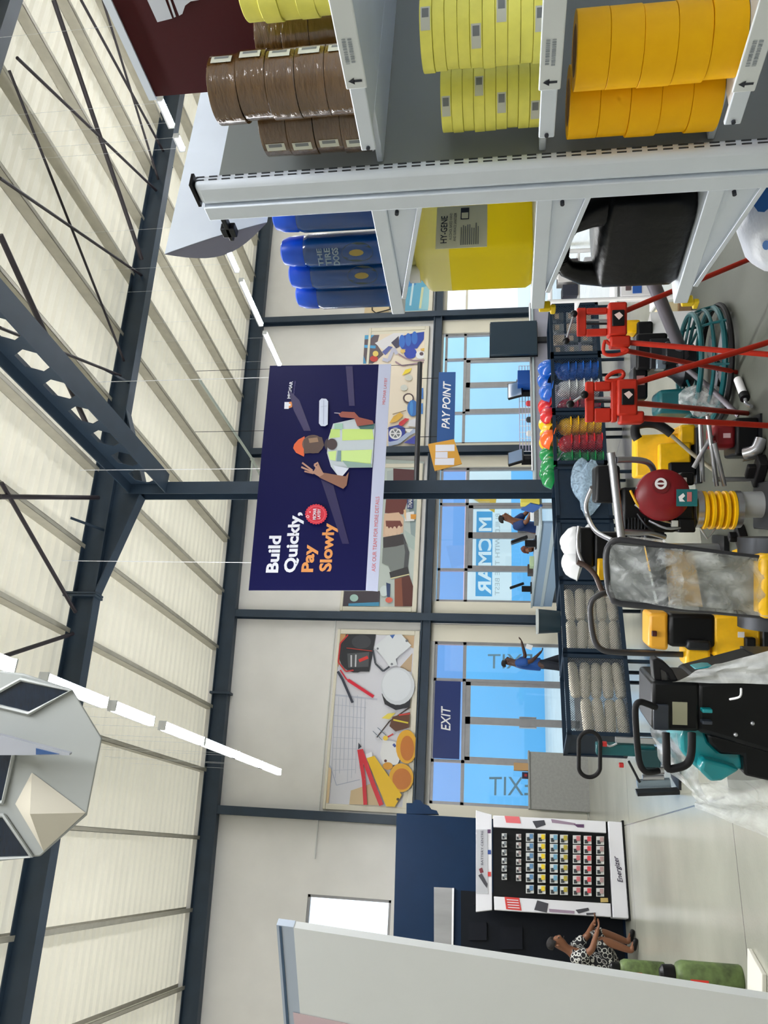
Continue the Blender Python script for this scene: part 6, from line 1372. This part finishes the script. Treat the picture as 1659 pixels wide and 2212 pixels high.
# ---- clutter past the shelving: white rack, carton bundle, small yellow engine
RK = MK('display_rack', 'white display rack with small goods seen past the black jerrycan', 'rack', 7.6, 1500, 600)
for y in (545, 600, 652):
    b = MB(); p = RK.P(1182, y, 0); b.rng(0, 0, 0, 0, 0, 0); b = MB(); b.cyl((p.x, p.y, 0), p, .02, 0, 8); RK.part('post', white, b)
for x in (1190, 1250, 1330, 1420): RK.box('shelf', white, x - 2, x + 3, 545, 654, 0, .35, bevel=.003)
for k, (x0_, x1_, y0_, y1_, c) in enumerate(((1200, 1248, 560, 585, (60, 52, 58)), (1205, 1248, 592, 610, (216, 214, 214)), (1215, 1248, 616, 640, (40, 44, 60)), (1262, 1326, 556, 600, (190, 190, 196)), (1340, 1418, 560, 640, (226, 226, 230)), (1365, 1385, 606, 636, (40, 90, 170)), (1350, 1362, 606, 630, (90, 70, 76)))):
    b = MB(); RK.bx(b, x0_, x1_, y0_, y1_, -.02 - .004 * k, .2); o = b.build('small_goods', mat('goods_%d' % k, c, .5), bevel=.004)
    tag(o, '%s box on the white rack past the black jerrycan' % ('dark brown', 'white', 'navy', 'silver-grey', 'large white', 'bright blue', 'mauve')[k], 'box', 'goods on the white rack')
CB = MK('carton_bundle', 'upright cream bundle with a brown cardboard edge behind the tripod', 'carton', 7.2, 1485, 700)
b = MB(); CB.bx(b, 1428, 1466, 652, 768, 0, .4); CB.part('wrapped_sheet', mat('cream_sheet', (222, 208, 168), .6, 0, .08, 6), b, bevel=.01); b = MB(); CB.bx(b, 1464, 1486, 650, 756, -.02, .42)
lo = min(v_.z for v_ in b.v)
for v_ in b.v: v_.z = 0.0 if v_.z < lo + .01 else v_.z
CB.part('cardboard_base', mat('brown_cardboard', (150, 118, 86), .8, 0, .15, 20), b, bevel=.006)
YE = MK('small_engine', 'small yellow and black engine half hidden behind the tripod head', 'engine', 6.9, 1400, 705)
YE.box('shroud', yellow, 1344, 1384, 690, 718, 0, .2, bevel=.02); YE.box('block', black, 1375, 1410, 695, 742, -.03, .2, bevel=.02); b = MB(); p = YE.P(1408, 715, .1); b.rng(p.x - .15, p.x + .15, p.y - .1, p.y + .1, 0, p.z); YE.part('stand', white, b)
g_ = MK('yellow_grip', 'bright yellow grip hooked on the shelf corner', 'grip', 4.0, 1500, 652)
# placed on the far rack post instead of floating
bpy.data.objects.remove(g_.t)
# ---- hanging lantern
LN = MK('hanging_lantern', 'big white faceted lantern with dark panes hanging under the roof', 'lantern', 3.3, 100, 1650)
out = [(-170, 1500), (-60, 1440), (52, 1453), (158, 1487), (223, 1594), (190, 1762), (88, 1852), (-60, 1862), (-170, 1800)]
lw = mat('lantern_shaded_white', (164, 168, 166), .5); ld = mat('lantern_dark_pane', (22, 34, 50), .2, 0, .2, 20, stretch=(1, 1, 6))  # shade on the lantern's face is put into this white; facet stays lighter
b = MB(); P_ = [LN.P(x, y, 0) for x, y in out]; Bk = [LN.PT(-70 + (x + 70) * .62, 1650 + (y - 1650) * .62, .42) for x, y in out]; n_ = len(out); b.add(P_ + Bk, [tuple(range(n_)), tuple(range(n_, 2 * n_))[::-1]] + [(i, (i + 1) % n_, n_ + (i + 1) % n_, n_ + i) for i in range(n_)]); LN.part('shell', lw, b, bevel=.012)
cx_ = lambda pts: (sum(p[0] for p in pts) / len(pts), sum(p[1] for p in pts) / len(pts))
for pts in ([(-150, 1520), (0, 1493), (49, 1466), (156, 1490), (66, 1540), (0, 1524)], [(-150, 1600), (0, 1608), (37, 1610), (10, 1731), (-150, 1731)], [(-150, 1759), (11, 1759), (72, 1848), (0, 1853), (-100, 1850)]):
    b = MB(); b.prism([LN.P(x, y, -.006) for x, y in pts], e_f * .004); LN.part('dark_pane', ld, b)
    b = MB(); b.tube([LN.P(x, y, -.012) for x, y in pts], .010, 0, 6, closed=True); LN.part('pane_frame', lw, b)
b = MB(); base = [(70, 1668), (186, 1755), (95, 1838), (34, 1736)]; P_ = [LN.P(x, y, -.004) for x, y in base] + [LN.P(90, 1742, -.09)]
b.add(P_, [(0, 1, 4), (1, 2, 4), (2, 3, 4), (3, 0, 4), (3, 2, 1, 0)]); LN.part('pyramid_facet', mat('lantern_lit_facet', (206, 200, 184), .5), b)
b = MB(); b.prism([LN.P(-40, 1548, -.14), LN.P(0, 1558, -.14), LN.P(187, 1607, -.14), LN.P(186, 1611, -.14), LN.P(-40, 1611, -.14)], e_f * .02); LN.part('fin', mat('pale_metal_fin', (170, 174, 184), .3, .3), b); b = MB(); b.prism([LN.P(118, 1596, -.145), LN.P(166, 1608, -.145), LN.P(118, 1609, -.145)], e_f * .005); LN.part('fin_window', mat('fin_blue', (52, 82, 130), .2), b)
b = MB(); b.beam(LN.P(20, 1600, -.14), LN.P(20, 1600, .02), .03, .03); LN.part('fin_arm', mat('pale_metal_fin', (170, 174, 184)), b)
b = MB(); p = LN.P(-100, 1640, .2); b.cyl(p, (p.x, p.y, rb(p.x) + .3), .012, 0, 8); LN.part('hanging_rod', dark_steel, b)
# ---- pale display board close to the camera
A1, A2, A3 = EYE + ray(598, 2000) * 2.25, EYE + ray(1659, 2160) * 2.15, EYE + ray(616, 2300) * 2.3
nbd = (A2 - A1).cross(A3 - A1).normalized(); nbd = nbd if nbd.dot(EYE - A1) < 0 else -nbd
bd = thing('display_board', 'tall pale display board with a thin aluminium top edge, close to the camera', 'board', (-.7, 2.0, 0))
PB_ = lambda x, y: QP(x, y, A1, nbd)
bot = A1 + (A2 - A1) * ((A1.z - .02) / (A1.z - A2.z)); lft = PB_(665, 2560); botl = bot + (lft - A1) * 1.0
botl.z = .02
bw_ = mat('board_offwhite', (222, 225, 225), .5, 0, .03, 2)
b = MB(); T0 = PB_(634, 2004); b.prism([T0, bot, botl, PB_(676, 2560)], nbd * .03); b.build('panel', bw_, bd)
b = MB(); b.prism([PB_(597, 1998), PB_(634, 2003), PB_(676, 2562), PB_(640, 2562)], nbd * .03); b.build('top_profile', mat('light_alu', (176, 188, 204), .3, .3), bd)
b = MB(); b.prism([PB_(603, 2000) - nbd * .003, PB_(608, 2001) - nbd * .003, PB_(652, 2562) - nbd * .003, PB_(646, 2562) - nbd * .003], nbd * .002); b.build('groove', mat('groove_blue', (60, 84, 110), .5), bd)
b = MB(); b.prism([PB_(633, 2186) - nbd * .002, PB_(760, 2212) - nbd * .002, PB_(1250, 2330) - nbd * .002, PB_(1250, 2500) - nbd * .002, PB_(668, 2500) - nbd * .002], nbd * .001); b.build('pink_print', mat('board_pink', (210, 186, 192), .5), bd)
b = MB(); b.prism([bot, botl, botl - nbd * .3, bot - nbd * .3], (0, 0, -.02)); fo = b.build('foot', mat('light_alu', (176, 188, 204)), bd)

# ================================================================== people
def skin(name, verts, edges, radii, m, parent=None, root=0, sub=2, extra=None):
    me = bpy.data.meshes.new(name); me.from_pydata([tuple(v) for v in verts], edges, [])
    o = bpy.data.objects.new(name, me); COL.objects.link(o)
    sm = o.modifiers.new('skin', 'SKIN'); sm.use_smooth_shade = True; sm.branch_smoothing = .4
    for i, r in enumerate(radii):
        sv = me.skin_vertices[0].data[i]; sv.radius = r if isinstance(r, tuple) else (r, r); sv.use_root = (i == root)
    ss = o.modifiers.new('sub', 'SUBSURF'); ss.levels = sub; ss.render_levels = sub
    dg = bpy.context.evaluated_depsgraph_get(); dg.update(); mm = bpy.data.meshes.new_from_object(o.evaluated_get(dg)); bpy.data.objects.remove(o)
    b = MB(); b.v = [v.co.copy() for v in mm.vertices]; b.f = [list(p.vertices) for p in mm.polygons]; b.m = [0] * len(b.f)
    if extra: extra(b)
    return b.build(name, m if isinstance(m, list) else [m], parent, sharp=80)
def person(label, base, rz, H, J, skin_m, hair_m, top_m, low_m, hair='short', group=None, dress=False):
    """J: joints in the body frame, x = forward, y = to the person's left, z = up, as fractions of the standing height"""
    Mx = Matrix.Translation(Vector(base)) @ Matrix.Rotation(rz, 4, 'Z')
    W = {k: Mx @ (Vector(v) * H) for k, v in J.items()}
    V_, E_, R_, ix = [], [], [], {}
    def add(k, p, r): ix[k] = len(V_); V_.append(p); R_.append(tuple(x * H for x in r) if isinstance(r, tuple) else r * H); return ix[k]
    for k, r in (('pel', (.075, .06)), ('wai', (.068, .052)), ('che', (.085, .06)), ('nek', .032), ('hea', (.042, .05)), ('top', (.036, .042))): add(k, W[k], r)
    E_ += [(0, 1), (1, 2), (2, 3), (3, 4), (4, 5)]
    fw = (Mx.to_3x3() @ Vector((1, 0, 0)))
    hd = (W['top'] - W['hea']).normalized()
    jf = W.get('face', None); fdir = (jf - W['hea']).normalized() if jf is not None else fw
    a = add('nose', W['hea'] + fdir * .062 * H + hd * .005 * H, .009); E_.append((ix['hea'], a))
    a = add('chin', W['hea'] + fdir * .040 * H - hd * .038 * H, .018); E_.append((ix['hea'], a))
    for s in ('l', 'r'):
        for k, r in (('sh', .036), ('el', .026), ('wr', .018)): add(s + k, W[s + k], r)
        E_ += [(ix['che'], ix[s + 'sh']), (ix[s + 'sh'], ix[s + 'el']), (ix[s + 'el'], ix[s + 'wr'])]
        d = (W[s + 'wr'] - W[s + 'el']).normalized(); sd = d.cross(Vector((0, 0, 1)))
        if sd.length < .1: sd = fw.copy()
        sd.normalize(); pm = add(s + 'pa', W[s + 'wr'] + d * .045 * H, (.022, .014)); E_.append((ix[s + 'wr'], pm))
        bend = d.cross(sd) * (-.012 * H)
        for f_ in range(4):
            L_ = (.042, .05, .047, .038)[f_] * H; p0 = V_[pm] + sd * (.012 * H * (f_ - 1.5)) + d * .018 * H
            i0 = add(s + 'f%d' % f_, p0, .006); i1 = add(s + 'g%d' % f_, p0 + d * L_ * .55 + bend * .6, .0055); i2 = add(s + 'h%d' % f_, p0 + d * L_ * .95 + bend * 1.8, .0045); E_ += [(pm, i0), (i0, i1), (i1, i2)]
        i0 = add(s + 't0', W[s + 'wr'] + d * .028 * H + sd * .024 * H, .007); i1 = add(s + 't1', V_[i0] + (d + sd * .5).normalized() * .03 * H, .006); E_ += [(ix[s + 'pa'], i0), (i0, i1)]
        for k, r in (('hi', .052), ('kn', .037), ('an', .024), ('to', .02)): add(s + k, W[s + k], r)
        E_ += [(ix['pel'], ix[s + 'hi']), (ix[s + 'hi'], ix[s + 'kn']), (ix[s + 'kn'], ix[s + 'an']), (ix[s + 'an'], ix[s + 'to'])]
    eye_m = mat('eye_dark', (20, 16, 14), .3)
    def face(b):
        sd = fdir.cross(hd).normalized()
        for s in (-1, 1):
            b.ball(W['hea'] + fdir * .047 * H + hd * .012 * H + sd * s * .018 * H, .006 * H, 1, 8); b.ball(W['hea'] + sd * s * .044 * H + hd * .002 * H, (.008 * H, .012 * H, .016 * H), 0, 8)
        b.box(W['hea'] + fdir * .05 * H - hd * .026 * H, (.012 * H, .02 * H, .004 * H), 1, Matrix((fdir, sd, hd)).transposed())
    o = skin('person', V_, E_, R_, [skin_m, eye_m], None, 0, 2, face); tag(o, label, 'person', group)
    def sub(name, ks, es, rs, m, sb=2): return skin(name, [W[k] if isinstance(k, str) else k for k in ks], es, [tuple(x * H for x in r) if isinstance(r, tuple) else r * H for r in rs], m, o, 0, sb)
    el = {s: W[s + 'sh'].lerp(W[s + 'el'], .85) for s in 'lr'}
    sub('shirt', ['wai', 'che', W['che'].lerp(W['nek'], .55), 'pel', 'lsh', el['l'], 'rsh', el['r']], [(0, 1), (1, 2), (0, 3), (1, 4), (4, 5), (1, 6), (6, 7)], [(.088, .07), (.108, .08), (.054, .048), (.09, .074), .054, .042, .054, .042], top_m)
    an = {s: W[s + 'kn'].lerp(W[s + 'an'], .95) for s in 'lr'} if not dress else {s: W[s + 'hi'].lerp(W[s + 'kn'], 1.0) for s in 'lr'}
    sub('skirt' if dress else 'trousers', ['pel', W['pel'].lerp(W['wai'], .4), 'lhi', 'lkn', an['l'], 'rhi', 'rkn', an['r']], [(0, 1), (0, 2), (2, 3), (3, 4), (0, 5), (5, 6), (6, 7)], [(.084, .07), (.076, .062), .062, .05, .038, .062, .05, .038], low_m)
    for s in 'lr': sub('shoe', [W[s + 'an'] - Vector((0, 0, .008 * H)), W[s + 'to'] , W[s + 'to'] + (W[s + 'to'] - W[s + 'an']) * .2], [(0, 1), (1, 2)], [.026, (.024, .02), .016], black, 1)
    b = MB(); c = W['hea'].lerp(W['top'], .55) - fdir * .008 * H; Rm = Matrix((fdir, fdir.cross(hd).normalized(), hd)).transposed()
    b.ball((0, 0, 0), 1, 0, 20); q = []
    for v in b.v:
        cut = v.copy()
        if hair == 'short' and cut.z < -.25: cut.z = -.25
        if cut.x > .55 and cut.z < .55: cut.x = .55
        q.append(c + Rm @ Vector((cut.x * .053 * H, cut.y * .048 * H, cut.z * .047 * H + .006 * H)))
    b.v = q
    if hair == 'bun': b.ball(W['top'] - fdir * .04 * H, .026 * H, 0, 14)
    b.build('hair', hair_m, o, sharp=70)
    return o, W
ds = mat('dark_skin', (78, 50, 38), .5); ds2 = mat('brown_skin', (122, 78, 52), .5); hr = mat('black_hair', (20, 16, 16), .7, bump=.5, bscale=120); hr2 = mat('reddish_hair', (104, 54, 40), .6, bump=.5, bscale=120)
shn = mat('navy_shirt', (20, 50, 104), .7, 0, .1, 12); trd = mat('dark_trousers', (26, 30, 42), .75)
STAND = dict(pel=(0, 0, .52), wai=(0, 0, .61), che=(0, 0, .745), nek=(0.005, 0, .845), hea=(.015, 0, .915), top=(.01, 0, .968), lsh=(0, .105, .80), rsh=(0, -.105, .80), lel=(.0, .14, .63), rel=(0, -.14, .63), lwr=(.04, .14, .49), rwr=(.04, -.14, .49),
             lhi=(0, .05, .50), rhi=(0, -.05, .50), lkn=(.01, .055, .275), rkn=(.01, -.055, .275), lan=(-.01, .06, .045), ran=(-.01, -.06, .045), lto=(.07, .065, .018), rto=(.07, -.065, .018))
def pose(**k): d = dict(STAND); d.update(k); return d
# clerk leaning over the counter, looking towards the yellow box
p = QY(1160, 1128, 14.2)
person('person in a navy polo shirt leaning over the pay counter, hands at the till', (p.x - .14, 14.2, 0), -.7, 1.74, pose(che=(.06, 0, .75), nek=(.1, 0, .845), hea=(.125, 0, .91), top=(.125, 0, .965), lsh=(.06, .105, .80), rsh=(.06, -.105, .80), lel=(.14, .14, .68), rel=(.13, -.15, .68), lwr=(.26, .09, .63), rwr=(.25, -.08, .62)), ds2, hr, shn, trd)
p = QY(1160, 1195, 15.0)
person('person with tied reddish hair seated low behind the pay counter', (p.x + .15, 15.0, 0), PI + .9, 1.6, pose(pel=(0, 0, .33), wai=(.02, 0, .42), che=(.07, 0, .555), nek=(.12, 0, .65), hea=(.155, 0, .712), top=(.15, 0, .765), face=(.22, 0, .69), lsh=(.07, .1, .61), rsh=(.07, -.1, .61), lel=(.12, .14, .46), rel=(.12, -.14, .46), lwr=(.26, .08, .46), rwr=(.26, -.08, .46), lhi=(.02, .05, .31), rhi=(.02, -.05, .31), lkn=(.25, .06, .29), rkn=(.25, -.06, .29), lan=(.24, .06, .05), ran=(.24, -.06, .05), lto=(.32, .06, .018), rto=(.32, -.06, .018)), ds2, hr2, mat('grey_top', (70, 66, 74), .7), trd, hair='bun')
ch = thing('stool', 'dark stool under the clerk seated behind the pay counter', 'stool', (p.x + .15, 15.0, 0)); b = MB(); b.lathe([(0, .39), (.17, .39), (.17, .36), (0, .36)], n=20); b.build('seat', black, ch, world=False)
for k in range(4): a = k * PI / 2 + .4; b = MB(); b.cyl((.11 * math.cos(a), .11 * math.sin(a), .36), (.17 * math.cos(a), .17 * math.sin(a), 0), .014, 0, 8); b.build('leg', dark_steel, ch, world=False)
p = QY(1200, 1436, 16.0)
person('person in a blue shirt striding past the exit doors with an arm held out', (p.x, 16.0, 0), -.15, 1.68, pose(lel=(.10, .13, .70), lwr=(.23, .08, .735), rel=(.02, -.14, .64), rwr=(.10, -.12, .56), lkn=(.09, .05, .28), lan=(.12, .05, .05), lto=(.19, .05, .02), rkn=(-.03, -.05, .28), ran=(-.14, -.05, .075), rto=(-.08, -.05, .03), hea=(.02, 0, .915)), ds, hr, mat('blue_shirt', (18, 74, 150), .7), trd)
p = QY(1145, 1400, 15.95); b = MB(); b.box((p.x + .02, 15.93, p.z + .02), (.1, .012, .13), 0, Matrix.Rotation(.3, 3, 'Y')); tag(b.build('paper_slip', white), 'white slip of paper in the hand of the person at the exit', 'paper')
# crouching woman by the dark recess
pat = mat('scalloped_black_cloth', (16, 16, 20), .8); nt = pat.node_tree; pb_ = nt.nodes['Principled BSDF']; tc = nt.nodes.new('ShaderNodeTexCoord'); vo = nt.nodes.new('ShaderNodeTexVoronoi'); vo.inputs['Scale'].default_value = 15; vo.inputs['Randomness'].default_value = .15
nt.links.new(tc.outputs['Object'], vo.inputs['Vector']); r_ = nt.nodes.new('ShaderNodeValToRGB'); r_.color_ramp.interpolation = 'CONSTANT'; r_.color_ramp.elements[0].color = (.006, .006, .009, 1); e1 = r_.color_ramp.elements.new(.42); e1.color = (.55, .55, .52, 1); r_.color_ramp.elements[-1].position = .54; r_.color_ramp.elements[-1].color = (.006, .006, .009, 1)
nt.links.new(vo.outputs['Distance'], r_.inputs[0]); nt.links.new(r_.outputs[0], pb_.inputs['Base Color'])
g_ = QZ(1374, 2052, 0)
W_ = person('person crouching in a black dress with white scallops by the dark cabinet', (g_.x - .12, g_.y, 0), -.35, 1.66, pose(pel=(-.06, 0, .18), wai=(-.04, 0, .27), che=(.0, 0, .41), nek=(.05, 0, .51), hea=(.085, 0, .575), top=(.09, 0, .63), face=(.16, 0, .55), lsh=(0, .1, .46), rsh=(.02, -.1, .46), lel=(.10, .13, .34), rel=(.11, -.13, .34), lwr=(.2, .08, .31), rwr=(.2, -.07, .30), lhi=(-.04, .05, .17), rhi=(-.04, -.05, .17), lkn=(.17, .07, .29), rkn=(.17, -.07, .28), lan=(.10, .07, .045), ran=(.10, -.07, .045), lto=(.18, .07, .018), rto=(.18, -.07, .018)), ds2, hr, pat, pat, hair='short', dress=True)
